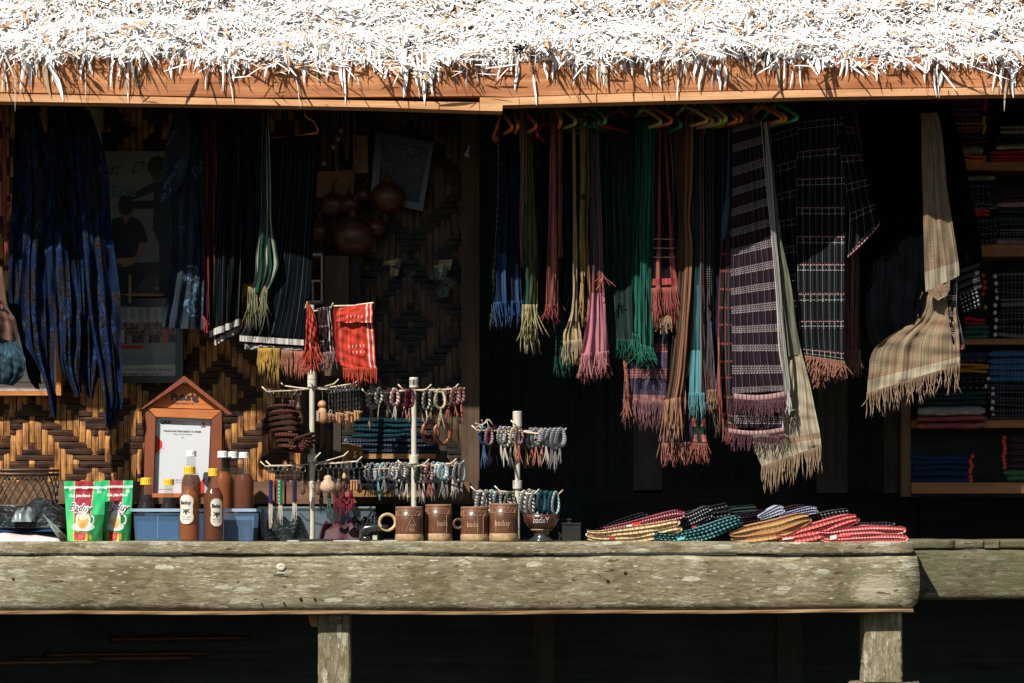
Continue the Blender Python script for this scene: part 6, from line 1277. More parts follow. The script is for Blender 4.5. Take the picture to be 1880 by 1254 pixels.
def liquid(name, c1, tr=.35):
    if name in MATS: return MATS[name]
    b = B(name); b.p.inputs['Base Color'].default_value = (*c1, 1); b.p.inputs['Roughness'].default_value = .08; b.p.inputs['Transmission Weight'].default_value = tr
    b.p.inputs['IOR'].default_value = 1.4; b.p.inputs['Alpha'].default_value = .8; b.p.inputs['Specular IOR Level'].default_value = .6; MATS[name] = b.m; return b.m
HON = liquid('honey', (.32, .085, .016), .25); HON2 = liquid('dark_honey', (.15, .038, .012), .2); SOY = liquid('black_syrup', (.008, .006, .006), 0)
YC = plain('yellow_cap', (.80, .46, .02), .35, var=.03, spec=.5); WC = plain('white_cap', (.72, .72, .70), .35, var=.03, spec=.5)
def bottle(px, capt, capb, capw, shb, bw, base, Y, liq, lvl, capm, label, lab=None, name='honey_bottle'):
    """px centre; cap top and bottom; shoulder height; body width; all in picture units"""
    k = (D+Y)/F; x = (px-940)*k; zb = base if base is not None else CT; z = lambda py: CZ+(HZ-py)*k-zb
    t = thing(name, label, 'bottle', (x, Y, zb), 'bottles on the counter')
    rc_, rb_ = capw*k/2, bw*k/2; zc = z(capb)
    prf = [(rb_*.9, 0), (rb_, .006), (rb_, z(shb)-.006), (rb_*.93, z(shb)+.006), (rb_*.72, z(shb)+(zc-z(shb))*.28), (rc_*1.02, z(shb)+(zc-z(shb))*.55), (rc_*.86, zc-.01), (rc_*.84, zc+.004)]
    m = MB(); m.lathe((x, Y, zb), prf, 24, caps=False); m.build('glass', glm, t, smooth=True)
    zl = z(lvl); P = [(r_*.93, min(q, zl)) for r_, q in prf if q <= zl]
    rr = np.interp(zl, [q for _, q in prf], [r_ for r_, _ in prf])*.93; P.append((rr, zl)); P[0] = (P[0][0], .003)
    m = MB(); m.lathe((x, Y, zb), P, 24); m.build('liquid', liq, t, smooth=False)
    m = MB(); h = z(capt)-zc; n = 36; prf2 = [(rc_*1.06, zc), (rc_*1.06, zc+h*.12), (rc_, zc+h*.16), (rc_, zc+h*.85), (rc_*.93, zc+h*.97), (rc_*.6, zc+h)]
    m.lathe((x, Y, zb), prf2, n); V = m.v[0]; idx = np.arange(len(V)); g = np.where((idx % 2 == 0) & (idx >= n*2) & (idx < n*4), .96, 1.0); V[:, 0] = x+(V[:, 0]-x)*g; V[:, 1] = Y+(V[:, 1]-Y)*g
    m.build('cap', capm, t, smooth=False)
    if lab:
        lx0, lx1, ly0, ly1, sh = lab; r_ = rb_+.0008; cx = (lx0+lx1)/2
        def surf(p, o=0.0):
            a = max(-1.35, min(1.35, (p[0]-x)/r_)); return (x+(r_+o)*math.sin(a), Y-(r_+o)*math.cos(a), p[2])
        V = []; nx, nz = 14, 16; m = MB()
        for i in range(nz+1):
            v = i/nz; wv = 1.0-.10*math.sin(v*math.pi)**8
            if v < .15: wv = .35+.65*math.sin(v/.15*math.pi/2)
            if v > .85: wv = .35+.65*math.sin((1-v)/.15*math.pi/2)
            wv *= 1-.07*math.sin(v*math.pi*4)**2
            for j in range(nx+1): V.append(surf(W(cx+(lx1-lx0)/2*wv*(j/nx*2-1), ly0+(ly1-ly0)*v, Y)))
        f = [(i*(nx+1)+j, (i+1)*(nx+1)+j, (i+1)*(nx+1)+j+1, i*(nx+1)+j+1) for i in range(nz) for j in range(nx)]
        m.add(V, f); lb = m.build('label', plain('label_paper', (.66, .60, .52), .5, var=.06), t, smooth=True)
        ed_ = MB(); br_ = [V[j] for j in range(nx+1)]+[V[i*(nx+1)+nx] for i in range(nz+1)]+[V[nz*(nx+1)+j] for j in range(nx, -1, -1)]+[V[i*(nx+1)] for i in range(nz, -1, -1)]
        ed_.tube([(p[0], p[1]-.0004, p[2]) for p in br_], .0007, 4); ed_.build('label_edge', plain('label_gold', (.50, .28, .08), .4), lb)
        sf = lambda p: surf(p, .0010)
        text(lb, 'Baduy', lx0+3, ly0+(ly1-ly0)*.33, 7, (lx1-lx0)*.72, Y, INK, bold=.03, surf=sf)
        m = MB()      # bee
        for dx, dy, rx, ry in ((0, 3, 1.6, 4.2), (0, -2.5, 1.3, 1.3)):
            c = [sf(W(cx+dx+rx*math.cos(a), ly0+(ly1-ly0)*.56+dy+ry*math.sin(a), Y)) for a in np.linspace(0, 2*math.pi, 11)[:-1]]; m.add(c, [tuple(range(10))[::-1]])
        for sgn in (-1, 1):
            for r0 in (-.5, .35):
                c = []
                for a in np.linspace(0, 2*math.pi, 9)[:-1]:
                    ax, ay = 3.6*math.cos(a)+4.0, 1.0*math.sin(a); ax, ay = ax*math.cos(r0)-ay*math.sin(r0), ax*math.sin(r0)+ay*math.cos(r0)
                    c.append(sf(W(cx+sgn*ax, ly0+(ly1-ly0)*.56+ay, Y)))
                m.add(c, [tuple(range(8)) if sgn > 0 else tuple(range(8))[::-1]])
        m.build('bee_print', INK, lb)
        text(lb, 'MADU MURNI', cx-8, ly1-12, 2.0, 16, Y, INK, surf=sf); text(lb, 'Netto 500 ml', cx-7, ly1-8, 1.8, 14, Y, INK, surf=sf)
    return t
bottle(348, 856, 870, 21, 912, 38, None, .03, HON, 893, YC, 'front honey bottle with yellow cap and a straight white bee label', (329, 358, 908, 962, 0))
bottle(392, 860, 874, 19, 912, 38, None, .055, HON2, 896, YC, 'honey bottle with yellow cap whose bee label is turned and torn at the bottom', (388, 412, 915, 966, 0))
bottle(269, 877, 890, 22, 935, 36, CT, .32, SOY, 908, YC, 'small dark syrup bottle with yellow cap behind the blue part of the bin', name='syrup_bottle')
bottle(310, 879, 891, 19, 936, 34, CT, .33, SOY, 916, YC, 'dark syrup bottle with yellow cap nearest the front honey bottle', name='syrup_bottle')
bottle(351, 827, 838, 19, 884, 38, None, .34, HON2, 872, WC, 'white capped honey bottle in front of the house shaped sign')
bottle(409, 828, 840, 19, 882, 38, None, .33, HON, 866, WC, 'white capped honey bottle first of the row of three behind the bin')
bottle(428, 829, 841, 18, 882, 34, None, .37, HON2, 872, WC, 'white capped honey bottle in the middle of the row of three', None)
bottle(448, 830, 841, 19, 884, 38, None, .31, HON2, 872, WC, 'white capped honey bottle last in the row of three, nearest the key ring stand')
# house shaped payment sign
sg = thing('house_shaped_sign', 'orange brown wooden sign shaped like a house holding a white payment sheet', 'sign', W(337, 910, .42))
OW1 = wood('sign_wood', (.36, .10, .03), (.56, .20, .06), scale=1.5, grain=.5); OW2 = wood('sign_wood_dark', (.14, .035, .015), (.24, .07, .03), 'z')
ys = .42
for pts, Y0, Y1, nm, mt in (
    ([(340, 700), (403, 752), (272, 747)], ys-.006, ys+.006, 'gable', OW1),
    ([(338, 690), (342, 693), (426, 760), (419, 762), (340, 700)], ys-.035, ys+.012, 'roof_slat', OW2),
    ([(338, 690), (340, 700), (262, 751), (254, 754)], ys-.035, ys+.012, 'roof_slat', OW2),
    ([(270, 749), (407, 753), (388, 769), (286, 765)], ys-.025, ys+.008, 'lintel', OW1),
    ([(267, 750), (285.5, 766), (281, 905), (264, 912)], ys-.025, ys+.008, 'side_bar', OW2),
    ([(407.5, 754), (406, 912), (382, 905), (388.5, 770)], ys-.025, ys+.008, 'side_bar', OW2),
    ([(264, 913), (281, 905.5), (382, 905.5), (406, 913)], ys-.025, ys+.008, 'bottom_bar', OW1)):
    fp(pts, Y0, Y1, nm, mt, sg)
Yp = ys-.004
def sp_(gx, gy):
    c = canvas(gx, (.56, .57, .58)); poly(c, gx, gy, [(284, 797), (298, 811), (298, 822), (284, 836)], (.58, .04, .02)); poly(c, gx, gy, [(284, 838), (302, 820), (302, 824), (284, 842)], (.42, .43, .44))
    poly(c, gx, gy, [(381, 876), (360, 896), (372, 908), (381, 908)], (.58, .04, .02)); return c
def slant(p):
    px = 940+p[0]*F/(D+p[1]); py = HZ-(p[2]-CZ)*F/(D+p[1]); v = (py-765)/141; return W(286-4*v+(387-286-4*v*.6)*((px-284)/103), py+3.5*(px-284)/103*(1-v), p[1])
painted('payment_sheet', 284, 765, 387, 906, 1.0, Yp, sp_, POS, sg, surf=slant)
sf = lambda p: (lambda q: (q[0], q[1]-.0012, q[2]))(slant(p))
text(sg, 'QRIS', 293, 777, 6, 20, Yp, INK, bold=.05, surf=sf)
text(sg, 'QR Code Standar', 315, 774, 2.2, 22, Yp, INK, bold=.02, surf=sf); text(sg, 'Pembayaran Nasional', 315, 778, 2.2, 28, Yp, INK, bold=.02, surf=sf)
text(sg, 'PULUNG KAIN TENUN BADUY 10, LWDMR', 300, 792, 3.2, 70, Yp, INK, bold=.02, surf=sf)
text(sg, 'NMID : ID1022179192838', 318, 797, 2.2, 34, Yp, INK, surf=sf); text(sg, 'A01', 333, 803, 2, 5, Yp, INK, surf=sf)
text(sg, 'GPN', 369, 782, 2.4, 9, Yp, INK, bold=.03, surf=sf)
m = MB(); pts = [(371, 772), (373, 770), (374.5, 774), (376, 771.5), (377, 776), (376, 779), (373, 779), (371.5, 776)]; m.add([sf(W(x, y, Yp)) for x, y in pts], [tuple(range(8))[::-1]]); m.build('bird_logo', plain('print_red', (.58, .04, .02), .5, var=0), sg)
text(sg, 'SATU QRIS UNTUK SEMUA', 316, 882, 2.4, 40, Yp, INK, surf=sf); text(sg, 'Cek aplikasi penyelenggara', 318, 886, 1.8, 36, Yp, INK, surf=sf)
text(sg, 'Dicetak oleh : 93600914', 290, 899, 2, 30, Yp, INK, surf=sf)
text(sg, 'Pulung', 314, 734.5, 13, 51, ys-.0072, INK, bold=.035, spacing=.92); text(sg, 'TENUN BADUY 10', 315, 742, 3.2, 40, ys-.0072, INK, bold=.02)
m = MB(); a = W(340, 703, ys-.04); m.tube([(a[0], a[1], a[2]), (a[0], a[1]+.03, a[2])], .0035, 10); m.build('nail', INK, sg)
# basket, bags and cloth at the near end
t = thing('woven_basket', 'dark open weave rattan basket behind the plastic wrapped clothes', 'basket', (W(40, 0, .42)[0], .42, CT))
bk = plain('rattan', (.075, .042, .022), .5, spec=.4); cx, cy, r0 = W(40, 0, .42)[0], .42, .125
zt = W(0, 868, .42)[2]-CT
for sgn in (-1, 1):
    for i in range(26):
        a0_ = i*2*math.pi/26; P = []
        for q in range(9):
            s = q/8; a = a0_+sgn*s*1.1; rr = r0*(.86+.14*math.sin(s*math.pi*.6)); P.append((cx+rr*math.cos(a), cy+rr*.9*math.sin(a), CT+zt*s))
        m = MB(); m.tube(P, .0026, 4, flat=.5); m.build('cane', bk, t)
for s, rr in ((0.02, .86), (.5, .98), (.96, 1.0), (1.02, 1.0)):
    m = MB(); m.tube([(cx+r0*rr*math.cos(a), cy+r0*.9*rr*math.sin(a), CT+zt*s+.003) for a in np.linspace(0, 2*math.pi, 41)[:-1]], .0045, 6, closed=True); m.build('hoop', bk, t, smooth=True)
m = MB(); m.lathe((cx, cy, CT), [(r0*.8, .002), (r0*.8, .02)], 20, sy=.9); m.build('contents', plain('dark_contents', (.02, .016, .013), .8), t)
def pillowy(name, label, cat_, px0, px1, py0, py1, Y0, Y1, mat, seed, kind=None, parent=None):
    rs = np.random.RandomState(seed); n, m_ = 34, 16; V = []; a = rs.uniform(0, 6, 6)
    for i in range(n+1):
        for j in range(m_+1):
            u, v = i/n, j/m_; th = v*math.pi*1.0
            px = px0+(px1-px0)*u; e = min(1, (min(u, 1-u)*6))**.5
            zz = (py1-py0)*e*(math.sin(th)**.45)*(1+.22*math.sin(7*u+a[0])*math.sin(3*v+a[1])+.12*math.sin(19*u+a[2]+4*v)+.08*math.sin(31*v+11*u+a[3]))
            y = Y0+(Y1-Y0)*(v+.03*math.sin(9*u+a[4])); z = CZ+(HZ-py1)/560+zz/560
            V.append((W(px, 0, Y0)[0]+.004*math.sin(13*v+a[5]), y, z))
    f = [(i*(m_+1)+j, (i+1)*(m_+1)+j, (i+1)*(m_+1)+j+1, i*(m_+1)+j+1) for i in range(n) for j in range(m_)]
    m = MB(); m.add(V, f, uv=[(p[0], p[1]+p[2]) for p in V], nuv=[(p[0], p[1]) for p in V]); o = m.build(name, mat, parent, smooth=True)
    if parent is None: tag(o, label, cat_)
    return o
pillowy('white_cloth', 'folded white cloth lowest in the pile next to the drink pouches', 'cloth', -60, 108, 975, 994.3, 0, .22, plain('white_cotton', (.50, .46, .44), .7, var=.08, bump=.4), 1)
pillowy('blue_cloth', 'thin blue cloth layer between the white cloth and the black bagged garments', 'cloth', -60, 104, 966, 976, .02, .23, C_('deep_blue', (.02, .05, .13)), 2)
def wrap(name, base, hi):
    b = B(name); x, y, z = b.pos(); v = b.vec(x, y*1.5, z*3); n = b.noise(v, 16, 4, .6, 1.8); r = b.noise(v, 50, 3, .6, 1)
    return b.fin(b.mix(n.step(.56, .68), base, hi), .10, bump=n+r*.5, bs=1.0, bd=.02, spec=.8)
WB = wrap('bagged_black', (.010, .016, .018), (.10, .13, .13))
t = thing('bagged_garment', 'black garment in a crinkled clear bag, uppermost of the pile by the pouches', 'garment', (W(40, 0, .1)[0], .1, W(0, 968, 0)[2]))
pillowy('front_bag', '', '', -60, 112, 938, 970, .02, .24, WB, 3, parent=t); pillowy('rear_bag', '', '', -60, 124, 926, 962, .2, .36, WB, 4, parent=t)
m = MB()
for i in range(12):
    a = W(78+i*2.2, 944+i*2, .03-.004*i); c = W(104+i*1.6+R.uniform(-3, 3), 985+R.uniform(-4, 6), -.015+.003*i)
    m.tube([a, ((a[0]+c[0])/2+R.uniform(-.006, .006), a[1]-.008, (a[2]+c[2])/2), c], [.0012, .0022, .0008], 4)
m.build('bag_creases', clear('bag_film', (.25, .28, .25), .45, .1), t, smooth=True)
pillowy('inner_label', '', '', 22, 60, 935, 958, -.005, .10, plain('grey_label', (.16, .20, .19), .25, spec=.6), 6, parent=t)
# ------------------------------------------------------------------ display stands
PVC = plain('pvc_cream', (.52, .48, .38), .45, var=.12, scale=15); ST = plain('stick_cream', (.60, .50, .34), .55)
def stand(px, Y, toppy, tiers, label, polew=10):
    k = (D+Y)/F; x = (px-940)*k; t = thing('display_stand', label, 'display stand', (x, Y, CT), 'pole stands with stick arms on the counter')
    z = lambda py: CZ+(HZ-py)*k
    m = MB(); m.lathe((x, Y, 0), [(polew*k/2, CT+.006), (polew*k/2, z(toppy))], 20); m.build('pole', PVC, t, smooth=False)
    m = MB(); m.box(x-.10, x+.10, Y-.07, Y+.07, CT+.0008, CT+.007); m.build('base', plain('stand_base_black', (.02, .02, .022), .4, spec=.5), t)
    for py in [toppy+1]+[q[0] for q in tiers]:
        m = MB(); r_ = (polew+7)*k/2; m.lathe((x, Y, z(py)), [(r_*.93, -.0145), (r_, -.012), (r_, .012), (r_*.93, .0145)], 22); m.build('collar', PVC, t, smooth=False)
    arms = []
    for (cpy, apy, tips) in tiers:
        for (tx, ty, dY) in tips:
            L = (tx-px); s_ = 1 if L > 0 else -1
            a = (x, Y, z(apy)); kx = (D+Y+dY)/F; e = ((tx-s_*9-940)*kx, Y+dY, CZ+(HZ-(ty+9 if ty < apy+4 else apy+1))*kx); tip = ((tx-940)*kx, Y+dY*1.06, CZ+(HZ-ty)*kx)
            m = MB(); mid = tuple((a[i]+e[i])/2-(.002 if i == 2 else 0) for i in range(3)); m.tube([a, mid, e, tip], [.0026, .0026, .0026, .0024], 7); m.build('stick_arm', ST, t, smooth=True)
            arms.append((a, e))
    return t, x, Y, arms, z
s1 = stand(573, .20, 690, [(703, 714, [(481, 710, -.05), (512, 699, .06), (565, 699, -.09), (622, 696, .07), (660, 695, -.04), (655, 706, .05)]), (841, 852, [(478, 847, -.06), (488, 846, .05), (589, 831, -.09), (640, 828, .06), (665, 838, -.05)])], 'cream pole stand hung with key rings, woven bracelets and three small scarves')
m = MB(); k_ = (D+.2)/F; m.lathe((s1[1], .2, 0), [(5*k_, s1[4](690)), (4.4*k_, s1[4](560))], 16); m.build('upper_pole', PVC, s1[0])
for tx, ty in ((613, 558), (566, 556)):
    m = MB(); z_ = s1[4]; m.tube([(s1[1], .2, z_(572)), ((tx-4-940)*k_, .17, z_(566)), ((tx-940)*k_, .16, z_(ty))], .0026, 7); m.build('stick_arm', ST, s1[0])
s2 = stand(760, .22, 700, [(704, 716, [(664, 714, -.06), (684, 708, .05), (731, 706, -.10), (792, 706, -.09), (842, 705, -.05), (853, 712, .06)]), (844, 856, [(665, 853, -.05), (682, 849, .05), (730, 845, -.10), (788, 843, -.10), (838, 842, -.05), (853, 845, .05)])], 'cream pole stand in the middle with two tiers of braided bracelets')
s3 = stand(950, .20, 762, [(776, 790, [(866, 781, -.05), (874, 777, .05), (938, 772, -.10), (996, 787, -.06), (1040, 786, .05)]), (890, 903, [(864, 893, -.05), (908, 892, .05), (990, 898, -.06), (1034, 899, .05)])], 'shortest cream pole stand, with bracelets, behind the bamboo mugs')
m = MB(); kq = (D+.2)/F; m.lathe((s3[1], .2, 0), [(5.5*kq, s3[4](770)), (5.5*kq, s3[4](760.5))], 16); m.build('pole_top', PVC, s3[0])
# bracelets
def braid(name, c1, c2, k=120.0, duty=.5):
    if name in MATS: return MATS[name]
    b = B(name); u, v = b.uv('UV'); k = k*.6; s1_ = (u*2+v*k).frac().lt(duty); st = b.noise(b.vec(u*10, v*400), 1, 2)
    rid = ((u*2+v*k)*2).frac()
    MATS[name] = b.fin(b.mix(st.step(.3, .7)*.3, b.mix(s1_, c1, c2), tuple((p+q)*.25 for p, q in zip(c1, c2))), .9, bump=rid, bs=.8, bd=.002, spec=.12); return MATS[name]
blk, whi = (.018, .018, .02), (.58, .53, .46)
def bracelet(px, py, w, h, Y, mat, label, rz=.8, tail=None, tailn=3, th=3.2, group=None, seed=0):
    """a braided loop hanging from an arm: (px,py) its top, w x h its picture size"""
    rs = np.random.RandomState(seed+int(px*7+py)); k = (D+Y)/F; o = W(px, py, Y); t = thing('bracelet', label, 'bracelet', o, group)
    aw, ah = w*k/2, h*k/2; P = []
    dep = max(aw, ah*.55)*abs(math.cos(rz)); 
    for a in np.linspace(0, 2*math.pi, 31)[:-1]:
        r_ = 1+.05*math.sin(2*a+seed); zz = ah*math.cos(a)*r_; xx = aw*math.sin(a)*(1-.25*math.cos(a)); P.append((o[0]+xx, o[1]-.004+dep*math.sin(a)*.8, o[2]-ah+zz+.003))
    m = MB(); m.tube(P, th*k/2*1.25, 7, closed=True); m.build('braid', mat, t, smooth=True)
    if tail:
        m = MB(); b0 = (o[0]+rs.uniform(-.003, .003), o[1]-.006, o[2]-2*ah+.004)
        for q in range(tailn):
            l = tail[1]*k*rs.uniform(.7, 1.15); dx = rs.uniform(-1, 1)*.012; ph = rs.uniform(0, 6)
            m.tube([(b0[0]+dx*s+.004*math.sin(4*s+ph)*s, b0[1]-.004*s, b0[2]-l*s) for s in np.linspace(0, 1, 6)], [.0016]*5+[.001], 5)
        m.build('tie_strings', tail[0], t, smooth=True)
    return t
T = lambda n, c: C_('tie_'+n, c, var=.3)
tw, tb, tg, tt, tp_, tr, tbl = T('white', (.56, .50, .42)), T('black', (.02, .02, .022)), T('grey', (.22, .21, .20)), T('tan', (.42, .28, .15)), T('pink', (.46, .22, .17)), T('rose', (.42, .12, .08)), T('blue', (.07, .14, .26))
BW = braid('braid_black_white', blk, whi); RWB = braid('braid_red_white', (.28, .03, .04), (.6, .55, .5)); GRN = braid('braid_green_black', (.03, .05, .035), (.22, .24, .17)); PUR = braid('braid_plum', (.09, .015, .04), (.18, .03, .06))
CRB = braid('braid_cream', (.52, .42, .24), (.62, .52, .34)); MBR = braid('braid_maroon_cream', (.09, .02, .03), (.36, .20, .16)); GRY = braid('braid_grey_white', (.10, .10, .11), (.55, .54, .52), 180); TQ = braid('braid_pale_teal', (.16, .32, .34), (.50, .58, .56))
DWG = braid('braid_dotted_navy', (.02, .025, .045), (.45, .45, .46), 260); RDB = braid('braid_dark_red', (.16, .03, .04), (.45, .30, .28), 160); BLB = braid('braid_blue', (.03, .08, .18), (.06, .14, .28)); DTB = braid('braid_dark_teal', (.01, .05, .06), (.03, .10, .12), 200)
G2u, G2l, G3u, G3l = ('bracelets on the upper tier of the middle stand', 'bracelets on the lower tier of the middle stand', 'bracelets on the upper tier of the shortest stand', 'bracelets on the lower tier of the shortest stand')
ups = [(684, BW, 'thick black and white bracelet at the outer end of the middle stand upper tier', 14, 34, tt, 40, 3, 9), (696, BW, 'thinner black and white bracelet second on the middle stand upper tier', 10, 26, tt, 34, 2, 5),
 (714, RWB, 'red and white braided bracelet with white strings on the middle stand', 12, 26, tw, 24, 4, 6), (725, RWB, 'second red and white braided bracelet next to the plum ones', 12, 28, tw, 30, 3, 6),
 (740, PUR, 'plum bracelet nearest the red and white pair', 14, 30, tp_, 26, 3, 5), (752, PUR, 'plum bracelet hanging before the middle pole', 12, 32, tp_, 28, 2, 5),
 (772, GRN, 'green black bracelet with pale strings beside the middle pole', 13, 34, tt, 28, 3, 5), (783, BW, 'black and white bracelet between green braids on the upper tier', 12, 36, tw, 22, 2, 4), (795, GRN, 'second green black bracelet near the cream loop', 12, 30, tt, 28, 2, 5),
 (808, CRB, 'wide plain cream loop bracelet with long cream strings', 18, 34, CRB, 36, 4, 4), (824, MBR, 'maroon and cream striped bracelet first of three at the tier end', 14, 30, tr, 26, 4, 7), (836, MBR, 'maroon and cream striped bracelet in the middle of three', 13, 28, tr, 28, 4, 7), (846, MBR, 'maroon and cream striped bracelet last at the tier end', 10, 26, tr, 34, 4, 6)]
for i, (px, mt, l, w, h, tm_, tl, tn, th) in enumerate(ups):
    bracelet(px, 715 if px < 700 or px > 815 else 717, w, h, .22+(-.06 if i % 2 else .03), mt, l, .9, (tm_, tl), tn, th, G2u, i)
low = [(676, BW, 'thin black and white', tb, 30, 4), (684, DWG, 'dark dotted', tb, 34, 4), (694, TQ, 'pale turquoise', T('turq', (.14, .40, .44)), 36, 6), (704, TQ, 'pale turquoise and grey', tg, 30, 5), (713, BW, 'black and white', tb, 34, 4), (722, GRY, 'grey', tb, 34, 4), (730, BW, 'loose black and white', tg, 30, 5), (738, GRY, 'grey white', tw, 36, 6), (746, BW, 'thick black and cream', tw, 38, 6), (754, GRY, 'broad grey', tw, 36, 6),
 (768, GRN, 'grey green', tg, 34, 5), (776, GRY, 'silver grey', tw, 38, 5), (787, RDB, 'dark red', tr, 30, 6), (796, GRY, 'light grey', tg, 34, 5), (805, TQ, 'teal white', tg, 32, 7), (813, TQ, 'thick teal white', tg, 34, 7), (821, GRY, 'grey tweed', tg, 34, 5), (830, RDB, 'rose and grey', tw, 32, 5), (839, GRY, 'grey tweed looped', tg, 32, 5), (848, DWG, 'dotted grey', tg, 36, 4)]
orda = ['first', 'second', 'third', 'fourth', 'fifth', 'sixth', 'seventh', 'eighth', 'ninth', 'tenth', 'eleventh', 'twelfth', 'thirteenth', 'fourteenth', 'fifteenth', 'sixteenth', 'seventeenth', 'eighteenth', 'nineteenth', 'twentieth']
for i, (px, mt, l, tm_, tl, th) in enumerate(low):
    bracelet(px, 853+R.uniform(-2, 2), R.uniform(9, 16), R.uniform(26, 36), .22+R.choice((-.06, -.02, .03)), mt, f'{l} braided bracelet, {orda[i]} along the lower tier of the middle stand', .9, (tm_, tl), 5, th, G2l, 40+i)
u3 = [(888, BLB, 'blue knotted', tbl, 46, 6), (898, RDB, 'pale and dark red', tb, 40, 5), (908, PUR, 'plum', tb, 36, 4), (920, GRY, 'tangled cream grey', tw, 34, 5), (928, BW, 'cream and black tangled', tw, 36, 5), (936, GRY, 'grey cream', tw, 38, 5), (944, CRB, 'dull cream', tt, 30, 4), (953, RDB, 'red brown', tr, 34, 4), (964, GRN, 'green cream', tt, 40, 5), (975, DWG, 'dotted navy', tr, 40, 6), (984, DWG, 'second dotted navy', tp_, 40, 6), (994, RDB, 'brown pink', tp_, 34, 5), (1002, DWG, 'navy and white', tw, 36, 6), (1011, DWG, 'thick navy and white', tg, 40, 7), (1020, DWG, 'tight navy and white', tg, 44, 7), (1029, DWG, 'outermost navy and white', tg, 30, 7)]
for i, (px, mt, l, tm_, tl, th) in enumerate(u3):
    bracelet(px, 790 if px > 960 else 787, R.uniform(10, 17), R.uniform(28, 36), .20+R.choice((-.05, -.02, .04)), mt, f'{l} bracelet, {orda[i]} along the upper tier of the shortest stand', .9, (tm_, tl), 5, th, G3u, 80+i)
l3 = [(882, GRY, 'grey wavy', 8), (893, BW, 'black white wavy', 7), (903, TQ, 'pale grey green', 8), (912, GRY, 'light grey', 6), (926, BW, 'wide black and cream looped', 7), (936, GRN, 'dark olive looped', 5), (962, GRY, 'grey checked', 7), (972, BW, 'black and white thick', 9), (982, GRY, 'silver looped', 5), (994, DTB, 'dark teal', 7), (1004, DTB, 'second dark teal', 7), (1014, DTB, 'third dark teal', 6), (1020, TQ, 'thin teal white', 4)]
for i, (px, mt, l, th) in enumerate(l3):
    bracelet(px, 905, R.uniform(14, 22) if 'looped' in l else 12, R.uniform(34, 42), .20+R.choice((-.05, -.02, .04)), mt, f'{l} bracelet, {orda[i]} along the lower tier of the shortest stand', .9, (tg, 20), 2, th, G3l, 120+i)
m = MB()
for q in range(7):
    a = W(888, 779, .15); an = q*.9; m.tube([a, (a[0]+.018*math.cos(an), a[1]+.01*math.sin(an), a[2]+.006+.012*math.sin(an+1)), (a[0]+.032*math.cos(an), a[1], a[2]-.004+.02*math.sin(an))], .0018, 5)
tag(m.build('string_knot', tw, smooth=True), 'spiky knot of white strings tied on the arm end of the shortest stand', 'string')
# small scarves on the first stand
SC1 = C_('small_red', (.47, .055, .032), ((.62, .34, .26), ('u', .011, .12, 0)), ((.42, .03, .02), ('u', .011, .2, .5)), var=.2)
SC1F = C_('small_red_fringe', (.46, .075, .045), var=.5)
hang('small_red_scarf', 'gathered small red scarf with knotted fringe on the first stand top', 'scarf', [SC1, SC1F], [(563, 556, 569, 558, .12, .13), (562, 580, 578, 578, .11, .13), (561, 610, 582, 606, .11, .13), (560, 640, 584, 636, .11, .14)], fr=(34, 44, .0018, None, .016), n=36, m=44, amp=(.002, .007))
hang('small_dark_scarf', 'small black scarf with grey rings and white edge stripes between the red ones', 'scarf', [C_('small_dark', (.03, .018, .018), ((.28, .22, .2), ('u', .010, .5, 0), ('v', .055, .22, 0), ('v', .010, .5, 0)), ((.5, .42, .38), ('nu', .74, .80)), ((.5, .42, .38), ('nu', .90, .96))), C_('small_dark_fringe', (.22, .13, .12), ((.6, .5, .45), ('u', .5, .3, 0)), var=.9)], [(582, 566, 606, 562, .15, .16), (584, 600, 610, 598, .14, .16), (586, 630, 612, 628, .14, .16), (586, 648, 614, 646, .14, .16)], fr=(24, 32, .0015, None, .010), n=30, m=30, amp=(.002, .006))
SR = C_('small_red_woven', (.47, .055, .032), ((.66, .40, .34), ('nu', .08, .11)), ((.70, .55, .50), ('nu', .82, .86)), ((.68, .5, .45), ('nu', .94, .97)), ((.66, .34, .28), ('v', .088, .10, .4), ('u', .0115, .30, 0), ('nu', .2, .75)), ((.66, .34, .28), ('v', .088, .10, .62), ('u', .0115, .30, 0), ('nu', .2, .75)), ((.50, .04, .025), ('u', .013, .25, .2)), var=.15, wob=.0003)
t = thing('small_red_woven_scarf', 'bright red small scarf with pale rings folded over the stand arm', 'scarf', W(652, 556, .14))
m = MB(); e = sheet(m, [(618, 570, 684, 558, .135, .13), (620, 610, 686, 606, .13, .125), (622, 660, 689, 656, .13, .125), (630, 676, 691, 676, .13, .125)], n=40, m=44, amp=(.001, .003), fr=1.6, seed=160, usc=1); m.build('front_fall', SR, t, smooth=True)
m = MB(); sheet(m, [(621, 566, 683, 556, .128, .122), (617, 580, 684, 578, .115, .112), (617, 593, 683, 592, .115, .112)], n=30, m=12, amp=(.001, .002), fr=1, seed=161, usc=1); m.build('top_fold', SR, t, smooth=True)
m = MB(); sheet(m, [(612, 566, 622, 566, .15, .16), (614, 620, 628, 620, .15, .16), (618, 664, 632, 664, .15, .16)], n=8, m=20, amp=(.001, .003), fr=1, seed=162); m.build('rear_fall', C_('red_under', (.36, .03, .025)), t, smooth=True)
m = MB(); fringe(m, e, 26, .055, r=.0020, seed=163, jit=.005, knot=.5); m.build('fringe', SC1F, t, smooth=True)
m = MB(); m.tube([W(655, 560, .15), W(686, 556, .12)], .003, 6); m.tube([W(613, 562, .16), W(655, 561, .15)], .003, 6); m.build('stick_arm', ST, s1[0])
